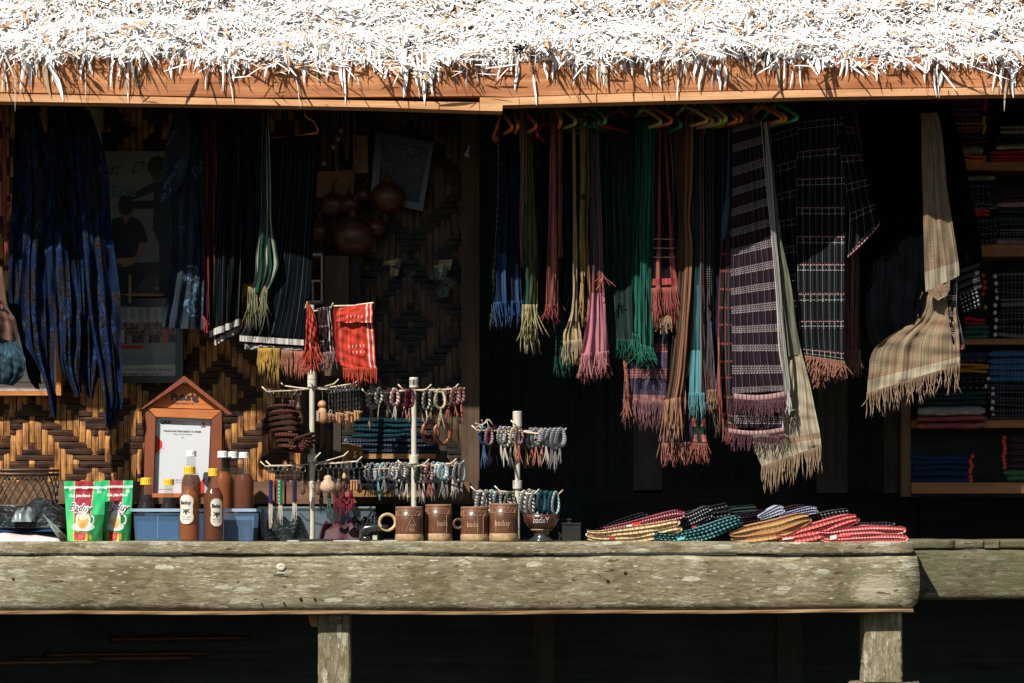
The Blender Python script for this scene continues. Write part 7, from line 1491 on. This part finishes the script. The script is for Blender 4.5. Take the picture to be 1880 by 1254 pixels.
# tassel key rings under the black scarf hem
for i, (px, py, w, l, cn, c, lab) in enumerate(((486, 640, 12, 46, 'mustard', (.42, .26, .06), 'mustard yellow braided tassels below the white hems, outermost'), (503, 640, 10, 60, 'mustard2', (.30, .19, .05), 'dull mustard tassels beside the outermost ones'), (524, 644, 12, 48, 'rosebrown', (.30, .13, .09), 'rose brown twisted tassels below the white hems'), (548, 646, 18, 48, 'redbrown', (.36, .14, .10), 'red brown thick tassel bunch next to the small red scarf'))):
    m = MB(); fringe(m, [W(px-w, py, .24), W(px+w, py, .23)], 20, l/560, r=.0022, seed=170+i, jit=.004, knot=.7); tag(m.build('tassel_bunch', C_('tas_'+cn, c, var=.5), smooth=True), lab, 'tassel')
# ring + chain + pendant
MET = plain('ring_metal', (.35, .34, .32), .3, spec=.6, Metallic=.8)
WDP = plain('pendant_wood', (.46, .22, .09), .5, var=.3); WDD = plain('pendant_dark', (.09, .05, .03), .5); SHL = plain('shell_grain', (.48, .32, .20), .6, var=.5, scale=300)
def keyring(px, py, Y, pend, label, ln=22, r=5, col=None, seed=0, group='key rings on the first stand'):
    k = (D+Y)/F; o = W(px, py, Y); t = thing('key_ring', label, 'key ring', o, group); rs = np.random.RandomState(seed)
    m = MB(); rr = r*k; m.tube([(o[0]+rr*math.sin(a), o[1]-.003+rr*.35*math.sin(a), o[2]-rr+rr*math.cos(a)) for a in np.linspace(0, 2*math.pi, 17)[:-1]], .0008, 5, closed=True); m.build('ring', MET, t, smooth=True)
    z = o[2]-2*rr; L = ln*k; m = MB(); n = max(3, int(L/.007))
    for q in range(n):
        zz = z-L*(q+.5)/n; hh = L/n*.62
        m.tube([(o[0]+(.0022*math.sin(a) if q % 2 else 0), o[1]-.003+(0 if q % 2 else .0022*math.sin(a)), zz+hh*math.cos(a)) for a in np.linspace(0, 2*math.pi, 9)[:-1]], .0006, 4, closed=True)
    m.build('chain', MET, t)
    z -= L; x, y = o[0], o[1]-.003
    if pend[0] == 'tassel':
        c, w, h, fl = pend[1:]; m = MB(); m.lathe((x, y, z-h*k), [(w*k/2, 0), (w*k/2, h*k*.97), (w*k*.3, h*k)], 14); m.build('sleeve', c, t, smooth=False)
        if fl:
            m = MB(); fringe(m, [(x-w*k/2.4, y, z-h*k), (x+w*k/2.4, y, z-h*k)], 9, fl*k, r=.0014, seed=seed, jit=.003, curl=.002); m.build('strings', tw, t)
    elif pend[0] == 'tubes':
        mt, n_, h = pend[1:]
        m = MB(); m.tube([(x-.010, y, z), (x+.010, y, z)], .0016, 6); m.build('bar', mt, t)
        for q in range(n_):
            xx = x+(q-(n_-1)/2)*.009; hh = h*k*rs.uniform(.8, 1.1); m = MB(); m.lathe((xx, y, z-hh), [(.0030, 0), (.0032, hh*.95), (.0024, hh)], 10); m.build('wooden_tube', mt, t)
    elif pend[0] == 'blob':
        mt, w, h = pend[1:]
        m = MB(); hh = h*k; ww = w*k/2; m.lathe((x, y, z-hh), [(.0005, 0), (ww*.7, hh*.10), (ww, hh*.30), (ww*.85, hh*.55), (ww*.45, hh*.75), (ww*.5, hh*.86), (ww*.28, hh*.97), (.0005, hh)], 16, sy=.6); m.build('charm', mt, t, smooth=True)
    return t
k1 = [(492, 714, ('tassel', C_('kt_navy', (.03, .025, .09)), 5, 2, 0), 'key ring with a long steel chain at the outermost end of the upper arm', 20),
 (498, 714, ('blob', WDD, 5, 10), 'second chained key ring near the outer end of the upper arm', 22), (519, 715, ('blob', WDD, 10, 12), 'large steel ring with a dark charm above the woven bracelets', 12),
 (536, 716, ('tubes', WDD, 2, 14), 'dark key ring hanging just above the brown woven bracelets', 10), (548, 716, ('blob', WDD, 10, 16), 'dark key ring with a flat charm near the pole', 12)]
for i, (px, py, pn, l, ln) in enumerate(k1): keyring(px, py, .16+.01*(i % 3), pn, l, ln, 5 if i != 2 else 7, seed=i)
for i in range(11):
    px = 604+i*5.6; keyring(px, 712-i*.6, .17+.012*(i % 3), ('tubes', WDP, 1+i % 2, 17), f'key ring with orange wooden tubes, {orda[i]} from the pole on the upper arm', 38+(i % 3)*2, 5, seed=20+i)
t = thing('figure_charm', 'round headed brown wooden charm with white cord wound around it', 'charm', W(592, 718, .13))
m = MB(); c = W(592, 778, .12); k = (D+.12)/F
m.lathe(c, [(.002, 0), (9*k, 3*k), (10*k, 10*k), (8.5*k, 20*k), (7*k, 26*k), (5.5*k, 29*k)], 18, sy=.8); m.build('body', WDP, t, smooth=True)
m = MB(); m.lathe((c[0]-.001, c[1], c[2]+28*k), [(3*k, 0), (7.5*k, 4*k), (8*k, 8*k), (5.5*k, 13*k), (1*k, 15*k)], 18, sy=.85); m.build('head', WDP, t, smooth=True)
m = MB(); m.tube([(c[0]-8*k+(3*k)*math.sin(a*5), c[1]-9*k, c[2]+24*k-a*3.2*k) for a in np.linspace(0, 6, 30)], .0014, 5); m.tube([(c[0]+2*k, c[1]-9*k, c[2]+26*k), (c[0]+6*k, c[1]-9*k, c[2]+20*k), (c[0]+5*k, c[1]-9*k, c[2]+8*k)], .0014, 5)
m.tube([(c[0]+10*k, c[1]-3*k, c[2]+16*k), (c[0]+15*k, c[1]-3*k, c[2]+26*k), (c[0]+18*k, c[1]-3*k, c[2]+22*k), (c[0]+12*k, c[1]-3*k, c[2]+8*k)], .0014, 5); m.build('white_cord', tw, t, smooth=True)
m = MB(); m.tube([W(592, 716, .14), (c[0], c[1], c[2]+43*k)], .001, 5); m.build('hanging_wire', MET, t)
t2 = [(497, C_('kt_navy2', (.035, .03, .11)), 7, 42, 42, 'navy sleeve key ring with white strings at the outer end of the lower arm'), (506, C_('kt_maroon', (.26, .03, .05)), 4, 48, 40, 'thin maroon key ring strap beside the navy sleeve'), (515, C_('kt_green', (.01, .24, .10), ((.65, .65, .6), ('v', .012, .4, 0), ('u', .5, .45, .1))), 7, 44, 34, 'green sleeve key ring with white lettering like marks and white strings'), (524, C_('kt_plum', (.10, .02, .05)), 4, 44, 0, 'dark plum key ring strap right of the green sleeve'), (541, C_('kt_violet', (.03, .025, .08)), 8, 40, 32, 'dark violet sleeve key ring with loose white loops')]
for i, (px, c, w, h, fl, l) in enumerate(t2): keyring(px, 856, .14+.02*(i % 2), ('tassel', c, w, h, fl), l, 16, 4.5, seed=60+i)
keyring(556, 857, .15, ('blob', WDD, 10, 26), 'key ring with a dark leaf shaped charm beside the lower pole', 16, 5, seed=70)
for i, (px, pn, l, ln) in enumerate(((602, ('blob', SHL, 30, 34), 'fat grainy seed pod charm hanging in front of the pole', 12), (585, ('blob', WDD, 14, 30), 'brown pod charm half behind the grainy one', 16), (612, ('tubes', WDP, 3, 18), 'key ring of three orange tubes under the grainy pod', 30), (622, ('blob', WDD, 16, 26), 'dark crescent charm right of the grainy pod', 18), (632, ('blob', plain('pale_wood_charm', (.62, .36, .14), .5), 8, 12), 'small pale wooden charm shaped like a spool', 8), (640, ('tubes', WDD, 3, 20), 'dark three tube charm beside the pale spool', 24), (650, ('tubes', WDP, 3, 20), 'brown three tube charm near the end of the lower arm', 22), (660, ('blob', WDD, 12, 26), 'last dark charm at the end of the lower arm', 20))):
    keyring(px, 848 if px > 600 else 852, .12+.015*(i % 3), pn, l, ln, 6, seed=80+i)
for i, (px, w, cn, c, l) in enumerate(((590, 5, 'dg1', (.02, .05, .04), 'dark green tassel under the grainy pod with grey strings'), (604, 6, 'dg2', (.02, .06, .05), 'wider green tassel with grey strings next to the pole'), (618, 5, 'dr1', (.12, .02, .03), 'dark red tassel between the green and maroon ones'), (630, 6, 'dr2', (.16, .02, .035), 'maroon tassel low under the spool charm'), (644, 7, 'dr3', (.20, .02, .04), 'crimson tassel at the end of the low row'))):
    t = thing('tassel', l, 'tassel', W(px, 896, .24), 'dim tassels low on the first stand'); k = (D+.24)/F; a = W(px, 912, .24)
    m = MB(); m.lathe(a, [(w*k/2*1.2, 0), (w*k/2, 12*k), (w*k*.2, 16*k)], 10); m.build('head', C_('tsh_'+cn, c), t)
    m = MB(); fringe(m, [(a[0]-w*k/1.5, a[1], a[2]), (a[0]+w*k/1.5, a[1], a[2])], 9, .055, r=.0014, seed=i, jit=.004); m.build('strands', C_('tss_'+cn, tuple(min(1, q*1.6+(.05 if i < 2 else 0)) for q in c)), t)
# big bundle of brown woven bracelets on the first stand
WVB = braid('woven_fern', (.018, .010, .007), (.20, .055, .03), 190, .36)
WVB2 = braid('woven_fern_dark', (.02, .012, .008), (.12, .045, .03), 240, .3)
lst = ['topmost wide', 'upper', 'second', 'third', 'middle', 'lower middle', 'lower', 'lowest']
for i in range(8):
    t = thing('woven_bangle', f'{lst[i]} brown and rust woven fern bangle in the stacked part of the bundle', 'bangle', W(520, 745+i*11, .15), 'brown woven fern bangles')
    m = MB(); cx_, cy_ = 519+i*2.2-(3 if i == 0 else 0), 750+i*10.5; P = []
    for a in np.linspace(0, 2*math.pi, 37)[:-1]:
        q = W(cx_+ (25-abs(i-3)*1.2+R.uniform(-4, 3))*math.cos(a), cy_+3.5*math.sin(a)+(i-3)*.10*24*math.cos(a)*(.32 if i > 2 else .1), .15); P.append((q[0], q[1]+.045*math.sin(a), q[2]))
    m.tube(P, .0088*R.uniform(.75, 1.15), 8, closed=True, flat=.9); m.build('weave', R.choice((WVB, WVB2)), t, smooth=True)
for i in range(6):
    t = thing('woven_bangle', f'{["first", "second", "third", "fourth", "fifth", "sixth"][i]} brown woven fern bangle fanned out beside the pole', 'bangle', W(560, 800, .14), 'brown woven fern bangles')
    an = -.25+i*.30; P = []; m = MB(); c0 = W(548, 806, .14)
    for a in np.linspace(0, 2*math.pi, 31)[:-1]:
        lx, ly = .033*(math.cos(a)+.55), .030*math.sin(a); P.append((c0[0]+lx*math.cos(an-.9), c0[1]-.01*i*.3+ly, c0[2]+lx*math.sin(an-.9)))
    m.tube(P, .0068, 8, closed=True, flat=.9); m.build('weave', R.choice((WVB, WVB2)), t, smooth=True)
for i, (px, py, l) in enumerate(((812, 796, 'smooth reddish wooden bangle hanging nearer the cream strings'), (790, 794, 'smooth reddish wooden bangle half hidden behind the green braids'))):
    m = MB(); c = W(px, py, .30); m.tube([(c[0]+.026*math.sin(a), c[1]+.014*math.sin(a), c[2]+.034*math.cos(a)) for a in np.linspace(0, 2*math.pi, 33)[:-1]], .0045, 8, closed=True, flat=1.6)
    tag(m.build('wooden_bangle', plain('bangle_red_wood', (.24, .075, .03), .3, spec=.5), smooth=True), l, 'bangle')
# ------------------------------------------------------------------ mugs, bowl and small items
def bamboo():
    b = B('bamboo_mug_skin'); u, v = b.uv('UV'); n = b.noise(b.vec(u*90, v*14), 1, 4, .6); n2 = b.noise(b.vec(u*9, v*20), 1, 3)
    c = b.mix((n*.6+n2*.4).step(.38, .62), (.055, .022, .012), (.17, .068, .030)); return b.fin(c, .38, bump=n, bs=.3, bd=.001, spec=.45)
MUG = bamboo(); MBASE = plain('mug_base', (.36, .23, .12), .55, var=.35, scale=60); CARV = plain('carved_line', (.44, .26, .16), .7); RIMM = plain('mug_rim', (.28, .15, .08), .6)
def mug(px, w, py0, Y, label, word, wx, hut=False, lines=(), handle=None, wsc=1.0):
    k = (D+Y)/F; x = (px-940)*k; r = w*k/2; h = CZ+(HZ-py0)*k-CT; t = thing('bamboo_mug', label, 'mug', (x, Y, CT), 'bamboo mugs on the counter')
    m = MB(); m.lathe((x, Y, CT), [(r*.985, h*.215), (r, h*.25), (r*.985, h*.6), (r, h), (r*.88, h), (r*.86, h*.5), (.002, h*.3)], 40, caps=False); m.build('body', MUG, t, smooth=True)
    m = MB(); m.lathe((x, Y, CT), [(r*.97, 0), (r*1.02, .004), (r*1.03, h*.12), (r*1.0, h*.2), (r*.985, h*.2145)], 40); m.build('foot', MBASE, t, smooth=True)
    m = MB(); m.lathe((x, Y, CT+h), [(r*1.0, -.001), (r*1.008, .0005), (r*.9, .002), (r*.88, -.001)], 40, caps=False); m.build('rim', RIMM, t, smooth=True)
    def on(ax, z, o=.0006): a = max(-1.5, min(1.5, ax*k/r)); return (x+(r+o)*math.sin(a), Y-(r+o)*math.cos(a), CT+z)
    m = MB()
    hz = [h-7*k*1.0-.001, h-16*k*1.0]
    for zz in [h-.004]+hz: m.tube([on(a, zz) for a in np.linspace(-w*.72, w*.72, 30)], .0006, 4)
    zig = [on(-w*.7+i*w*1.4/18, hz[0] if i % 2 else hz[1]) for i in range(19)]; m.tube(zig, .0006, 4)
    for lx in lines: m.tube([on(lx, z_) for z_ in np.linspace(h*.24, hz[1] if lx not in (15,) else h-.004, 8)], .0009, 4)
    if hut:
        m.tube([on(-6, h*.27), on(0, h*.5), on(6, h*.72)], .0007, 4); m.tube([on(6, h*.74), on(1, h*.5)], .0006, 4); m.tube([on(6, h*.74), on(13, h*.45)], .0007, 4)
        for q in range(5): m.tube([on(2+q*2, h*.30), on(2+q*2, h*.48)], .0005, 4)
        for zz in (.30, .34, .48): m.tube([on(1, h*zz), on(12, h*zz)], .0006, 4)
    m.build('carving', CARV, t)
    if word:
        V, Fc = text_geo(word, 1, 0, .006); x0, x1 = V[:, 0].min(), V[:, 0].max(); mm = MB()
        mm.add([on(wx+(a-x0)/(x1-x0)*wsc*28, h*.42+b_/.73*.019, .0010) for a, b_, _ in V], Fc); mm.build('carved_word', CARV, t)
    if handle:
        hx, hz_, hr, a_, mt = handle; c = on(0, hz_); m = MB(); cc = (x+hx*k, Y-.004, CT+hz_)
        m.tube([(cc[0]+hr*k*math.cos(a), cc[1]+a_*hr*k*math.cos(a), cc[2]+hr*k*math.sin(a)) for a in np.linspace(0, 2*math.pi, 29)[:-1]], .0055, 6, closed=True, flat=.55); m.build('handle', mt, t, smooth=True)
    return t
PH = plain('pale_bamboo', (.46, .33, .17), .45)
mug(751.5, 51, 931, .06, 'bamboo mug carved with a small hut, with a pale ring handle', None, 0, True, (), (-40, .063, 14.5, .15, PH))
mug(805.5, 49, 927, .10, 'bamboo mug with a half turned carved word and one pale groove', 'badu', -2, False, (16,), None, .7)
mug(871.5, 51, 931, .05, 'bamboo mug with two grooves and a small dark ring handle behind', 'badu', -14, False, (6, 17), (-30, .058, 8, .3, WDD), .75)
mug(925, 53, 925, .04, 'tallest bamboo mug fully showing the carved word baduy', 'baduy', -17, False, (-15,), None, 1.05)
t = thing('footed_bowl', 'dark brown footed coconut bowl with a white painted word', 'bowl', (W(994, 0, .06)[0], .06, CT)); k = (D+.06)/F; x = W(994, 0, .06)[0]; z0 = CT
CO = plain('coconut_shell', (.070, .022, .014), .28, var=.3, spec=.55)
m = MB(); m.lathe((x, .06, z0), [(10*k, 20*k), (19*k, 22*k), (27*k, 30*k), (32.5*k, 40*k), (34*k, 49*k), (31.5*k, 49.5*k), (28*k, 36*k), (15*k, 28*k), (.002, 26*k)], 40, caps=False); m.build('bowl', CO, t, smooth=True)
m = MB(); m.lathe((x, .06, z0), [(24*k, 0), (22*k, 3*k), (13*k, 10*k), (15*k, 18*k), (18*k, 20.5*k)], 36); m.build('foot', plain('foot_dark_gloss', (.03, .03, .032), .15, spec=.8), t, smooth=True)
m = MB(); m.tube([(x+19.6*k*math.cos(a), .06+19.6*k*math.sin(a), z0+21.3*k) for a in np.linspace(0, 2*math.pi, 33)[:-1]], .0013, 6, closed=True); m.build('gold_ring', PH, t, smooth=True)
V, Fc = text_geo('baduY', 1, 0, .01); x0, x1 = V[:, 0].min(), V[:, 0].max(); m = MB(); PV = []
for a, b_, _ in V:
    zz = 34.0+b_/.73*11; rr = np.interp(zz, [30, 40, 49], [27, 32.5, 34])*k+.0009; th = ((a-x0)/(x1-x0)*31-16)*k/rr; PV.append((x+rr*math.sin(th), .06-rr*math.cos(th), z0+zz*k))
m.add(PV, Fc); m.build('painted_word', plain('white_paint', (.75, .72, .66), .5, var=.03), t)
for a, b_, c2, Y, l in ((1032, 1066, 960, .22, 'low dark wooden box behind the footed bowl'), (1026, 1048, 952, .28, 'narrow dark wooden box half behind the low one')):
    t = thing('wooden_box', l, 'box', (W((a+b_)/2, 0, Y)[0], Y, CT)); zt_ = W(0, c2, Y)[2]; m = MB(); m.box(W(a, 0, Y)[0], W(b_, 0, Y)[0], Y, Y+.08, CT+.0006, zt_-.006); m.build('body', MATS['dim_rail'], t)
    m = MB(); m.box(W(a-1, 0, Y)[0], W(b_+1, 0, Y)[0], Y-.003, Y+.083, zt_-.0055, zt_); m.build('lid', MATS['dim_rail'], t)
# dark glossy strap roll and papers by the first stand
t = thing('tape_dispenser', 'dark glossy hooked tape dispenser beside the ring handled mug', 'dispenser', (W(690, 0, .06)[0], .06, CT))
bg_ = plain('gloss_dark_plastic', (.018, .022, .024), .2, spec=.7); m = MB()
P = [W(664, 988, .06), W(664, 976, .06), W(672, 970, .06), W(690, 968, .06), W(712, 969, .06)]; m.tube([(p[0], p[1], p[2]) for p in P], [.008, .0105, .012, .011, .009], 12); m.build('arm', bg_, t, smooth=True)
m = MB(); a = W(672, 0, .06)[0]; m.lathe((a, .06, CT), [(.016, .0005), (.016, .012), (.010, .018)], 20, sy=.8); m.build('foot', bg_, t, smooth=True)
m = MB(); m.pbox(684, 692, 983, 991, .045, .06); m.build('label', plain('cream_label', (.45, .42, .34), .6), t)
for a, b_, py, Y, l in ((612, 660, 990.5, .03, 'white flat card on the counter beside the first stand base'), (527, 548, 991.5, .0, 'thin white strip bent at its end in front of the first stand'), (704, 728, 991.5, .01, 'thin white strip under the ring handled mug')):
    m = MB(); xx0, xx1 = W(a, 0, Y)[0], W(b_, 0, Y)[0]; m.box(xx0, xx1, Y, Y+.04, CT+.0006, CT+.0032); tag(m.build('card', plain('white_card', (.66, .66, .64), .5)), l, 'card')
# dark clutter behind: a second bin and black bags
t = thing('grey_tray', 'long shallow grey translucent tray behind the first stand', 'tray', (W(575, 0, .42)[0], .42, CT)); m = MB(); openbox(m, 476, 686, 932, .40, .56, dr=4); m.build('body', clear('tray_plastic', (.10, .13, .15), .6), t)
m = MB(); a0, a1, z = W(473, 0, .4)[0], W(689, 0, .4)[0], W(0, 931, .4)[2]; m.box(a0, a1, .392, .402, z-.004, z+.002); m.build('rim', clear('tray_rim', (.16, .2, .22), .8), t)
for i, (a, b_, p0, Y, mt, l) in enumerate(((480, 560, 952, .34, WB, 'crinkled black bag on the counter under the sleeve key rings'), (585, 660, 958, .33, plain('dark_red_clutter', (.06, .015, .02), .7, bump=.5), 'dim dark red cloth heap under the low tassels'), (640, 700, 952, .36, dotc('dot_clutter', (.015, .015, .018), (.16, .15, .14), .012, .3), 'small speckled black pouch behind the tape dispenser'))):
    pillowy('clutter_bag', l, 'bag', a, b_, p0, 993.5, Y-.10, Y+.06, mt, 30+i)
# ------------------------------------------------------------------ folded cloths lying on the counter
def fcloth(label, px0, px1, low_, high_, layers, Y, mat, th=.62, seed=0, dep=.17, tag_=None, rev=False, edge_=None):
    """flattened folds seen on edge. low_/high_: outline curves [(s, py)...] below and above"""
    rs = np.random.RandomState(seed); t = thing('folded_cloth', label, 'cloth', W((px0+px1)/2, 994, Y), 'folded cloths lying on the counter')
    lo = lambda s: np.interp(s, [p[0] for p in low_], [p[1] for p in low_]); hi = lambda s: min(np.interp(s, [p[0] for p in high_], [p[1] for p in high_]), lo(s)-layers*(4.6 if Y < .05 else 3.2))
    path = []; n = 26
    for k in range(layers):
        h = (k+.5)/layers; ss = np.linspace(.035, .965, n)
        if k % 2: ss = ss[::-1]
        ins = 0 if k in (0, layers-1) else .02+.02*rs.rand()
        wob = .10*rs.uniform(-1, 1)
        for s in ss: path.append((ins+s*(1-2*ins), h+wob/layers*math.sin(5*s+k)))
        if k < layers-1:
            e = 1 if k % 2 == 0 else 0
            sg_ = 1 if e else -1; base = ins+.965*(1-2*ins) if e else ins+.035*(1-2*ins)
            for a in (-.9, -.45, 0, .45, .9): path.append((base+sg_*.030*math.cos(a), (k+1)/layers+.42/layers*math.sin(a)))
    # round the closed outer fold on the left
    P = []
    for s, h in path:
        s_ = (1-s) if rev else s
        # smooth outline
        l = sum(lo(min(1, max(0, s_+d)))for d in (-.05, 0, .05))/3; u = sum(hi(min(1, max(0, s_+d))) for d in (-.05, 0, .05))/3
        P.append((px0+(px1-px0)*s_, l+(u-l)*h))
    P = np.array(P); 
    for _ in range(2): P[1:-1] = (P[:-2]+2*P[1:-1]+P[2:])/4
    T = np.gradient(P, axis=0); T /= np.linalg.norm(T, axis=1)[:, None]; N = np.stack([-T[:, 1], T[:, 0]], -1)
    hh = np.array([ (lo(min(1, max(0, (p[0]-px0)/(px1-px0))))-hi(min(1, max(0, (p[0]-px0)/(px1-px0)))))/layers for p in P])
    hw = np.clip(hh*th*.5*1.5, 1.0, 6.0)[:, None]
    A, Bq = P+N*hw, P-N*hw; L = np.concatenate([[0], np.cumsum(np.linalg.norm(np.diff(P, axis=0), axis=1))])/560; q = len(P)
    V = []; U = []
    for Yk, sc in ((Y+.004, .72), (Y, .95), (Y+dep, 1)):
        for arr in (A, Bq):
            mid = P
            for i in range(q):
                p = mid[i]+(arr[i]-mid[i])*sc; o = W(p[0], p[1], Y+.0035*math.sin(i*.3+seed)*0); V.append((o[0]+(Yk-Y)*.25*0, Yk+.004*math.sin(L[i]*30+seed), o[2]))
                U.append((L[i], (0 if arr is A else .011)+(0 if Yk < Y+.01 else .03)))
    # strips: ring order  frontA-in, edgeA, backA ; and B
    idx = lambda r, i: r*q+i
    f = []
    for i in range(q-1):
        f.append((idx(0, i), idx(1, i), idx(1, i+1), idx(0, i+1)))     # front face
        f.append((idx(0, i), idx(0, i+1), idx(2, i+1), idx(2, i)))     # bevel A (rows 0->2)
        f.append((idx(1, i), idx(3, i), idx(3, i+1), idx(1, i+1)))
        f.append((idx(2, i), idx(2, i+1), idx(4, i+1), idx(4, i)))
        f.append((idx(3, i), idx(5, i), idx(5, i+1), idx(3, i+1)))
    m = MB(); m.add(V, f, uv=U, nuv=[(u*1.0, v) for u, v in U]); m.build('folds', mat, t, smooth=True)
    if tag_:
        for (a, b_, p0, p1, w) in tag_:
            m = MB(); m.prism([(a, p0+3), (b_, p0+.5), (b_+.5, p1-2), (a+.5, p1+.5)], Y-.004, Y+.002); m.build('woven_tag', w, t)
    return t
def edgec(name, base, mark, per=.016, duty=.45, m2=None):
    L = [(mark, ('u', per, .14, 0), ('v', .011, .6, .1)), (mark, ('u', per, duty, .2), ('v', .0105, .16, .3))]
    if m2: L.append((m2, ('u', per*.5, .3, .3), ('v', .0105, .18, .75)))
    return cloth(name, base, *L, var=.15, wob=.0015)
RT = plain('tag_red', (.45, .03, .03), .5, var=.05); WT = plain('tag_white', (.6, .58, .56), .5, var=.05); TT = plain('tag_teal', (.12, .5, .52), .5, var=.05)
CRE = edgec('fc_cream', (.66, .50, .28), (.30, .14, .08), .018, .4, (.5, .2, .08))
fcloth('cream folded cloth with small brown marks, at the outer end of the row', 1072, 1252, [(0, 990), (.15, 995), (.5, 998), (.75, 990), (1, 976)], [(0, 985), (.2, 974), (.5, 966), (.8, 958), (.93, 951), (1, 955)], 4, .0, CRE, seed=1, tag_=[(1118, 1128, 983, 990, RT)])
fcloth('maroon folded cloth with pale dotted weave leaning over the cream one', 1104, 1256, [(0, 978), (.3, 972), (.6, 962), (1, 952)], [(0, 970), (.4, 956), (.7, 944), (.95, 934), (1, 937)], 2, .07, dotc('fc_maroon', (.20, .015, .035), (.55, .40, .42), .009, .42, var=.2), seed=2, tag_=[(1150, 1160, 962, 969, WT), (1161, 1176, 957, 966, RT)])
fcloth('nearly black folded cloth deep in the shade at the start of the row', 1078, 1190, [(0, 992), (1, 962)], [(0, 980), (.5, 955), (1, 938)], 4, .26, dotc('fc_blackdim', (.012, .013, .016), (.12, .12, .12), .012, .3), seed=3)
fcloth('black folded cloth with white dashes between the maroon and the teal ones', 1222, 1306, [(0, 980), (.5, 972), (1, 952)], [(0, 958), (.6, 940), (.92, 926), (1, 930)], 4, .16, dotc('fc_bw', (.014, .014, .018), (.42, .38, .38), .009, .4), seed=4, tag_=[(1268, 1278, 964, 970, RT)])
fcloth('dim black folded cloth behind the white dashed one', 1240, 1340, [(0, 960), (1, 948)], [(0, 944), (.6, 930), (1, 922)], 3, .30, dotc('fc_bdim2', (.013, .015, .016), (.16, .17, .16), .012, .3), seed=5)
fcloth('dark teal folded cloth with bright turquoise stitch marks', 1196, 1364, [(0, 994), (.3, 1000), (.6, 992), (.85, 974), (1, 962)], [(0, 987), (.2, 980), (.5, 970), (.8, 952), (.95, 945), (1, 949)], 4, -.005, edgec('fc_teal', (.010, .05, .065), (.30, .60, .58), .014, .5, (.12, .36, .38)), seed=6, tag_=[(1243, 1257, 985, 992, TT)])
fcloth('grey green folded cloth far back behind the teal one', 1320, 1390, [(0, 950), (1, 944)], [(0, 934), (.5, 928), (1, 926)], 3, .34, C_('fc_greendim', (.03, .05, .04)), seed=7)
fcloth('black folded cloth with faint plum lines under the white blue one', 1300, 1410, [(0, 972), (1, 952)], [(0, 956), (.6, 942), (1, 934)], 4, .20, dotc('fc_plumdim', (.018, .012, .020), (.08, .04, .06), .012, .4), seed=8)
fcloth('pale blue white folded cloth standing steeply behind the tan one', 1394, 1440, [(0, 956), (.6, 948), (1, 942)], [(0, 946), (.5, 934), (.8, 926), (1, 930)], 3, .12, edgec('fc_bluewhite', (.36, .42, .52), (.03, .04, .09), .010, .3), seed=9)
fcloth('blue and white folded cloth with pinkish threads, second from the back', 1432, 1502, [(0, 955), (.5, 948), (1, 942)], [(0, 945), (.6, 932), (.9, 928), (1, 932)], 3, .10, dotc('fc_bluepink', (.10, .16, .32), (.62, .56, .60), .008, .5), seed=10)
fcloth('dark brown folded cloth peeping out above the blue and white ones', 1428, 1476, [(0, 944), (1, 936)], [(0, 934), (1, 925)], 2, .20, dotc('fc_darkbrown', (.03, .016, .018), (.14, .09, .09), .009, .3), seed=11)
fcloth('black folded cloth with white ticks between the tan and the coral ones', 1488, 1560, [(0, 962), (1, 948)], [(0, 946), (.6, 936), (1, 933)], 3, .14, dotc('fc_btick', (.012, .014, .016), (.28, .30, .30), .012, .35), seed=12)
fcloth('tan orange folded cloth with an open rounded fold', 1337, 1490, [(0, 990), (.2, 998), (.55, 992), (.8, 976), (1, 958)], [(0, 982), (.2, 966), (.5, 954), (.85, 941), (.95, 941), (1, 946)], 3, .0, dotc('fc_tan', (.40, .20, .085), (.34, .28, .20), .016, .4, (.5, .3, .12), .019, var=.25), th=.6, seed=13)
CO1 = edgec('fc_coral', (.62, .10, .09), (.72, .48, .46), .013, .3); CO2 = dotc('fc_coral2', (.62, .10, .10), (.72, .50, .50), .0095, .42, var=.15)
fcloth('coral red folded cloth with pale slanted ticks curving up on its neighbour', 1419, 1578, [(0, 990), (.2, 998), (.5, 992), (.8, 972), (1, 958)], [(0, 984), (.3, 970), (.6, 956), (.9, 942), (1, 945)], 3, -.002, CO1, seed=14, tag_=[(1436, 1456, 986, 991, WT)])
fcloth('coral red folded cloth with white crosses at the counter end', 1498, 1666, [(0, 990), (.15, 998), (.5, 998), (1, 996)], [(0, 980), (.3, 968), (.6, 963), (1, 966)], 4, -.004, CO2, seed=15, tag_=[(1524, 1536, 981, 991, WT), (1536, 1562, 980, 986, plain('tag_coral', (.62, .05, .05), .6))])
fcloth('navy folded cloth with white ticks just visible behind the white crossed coral one', 1568, 1642, [(0, 972), (1, 972)], [(0, 960), (1, 958)], 2, .15, dotc('fc_navytick', (.012, .018, .03), (.3, .32, .34), .012, .3), seed=16)
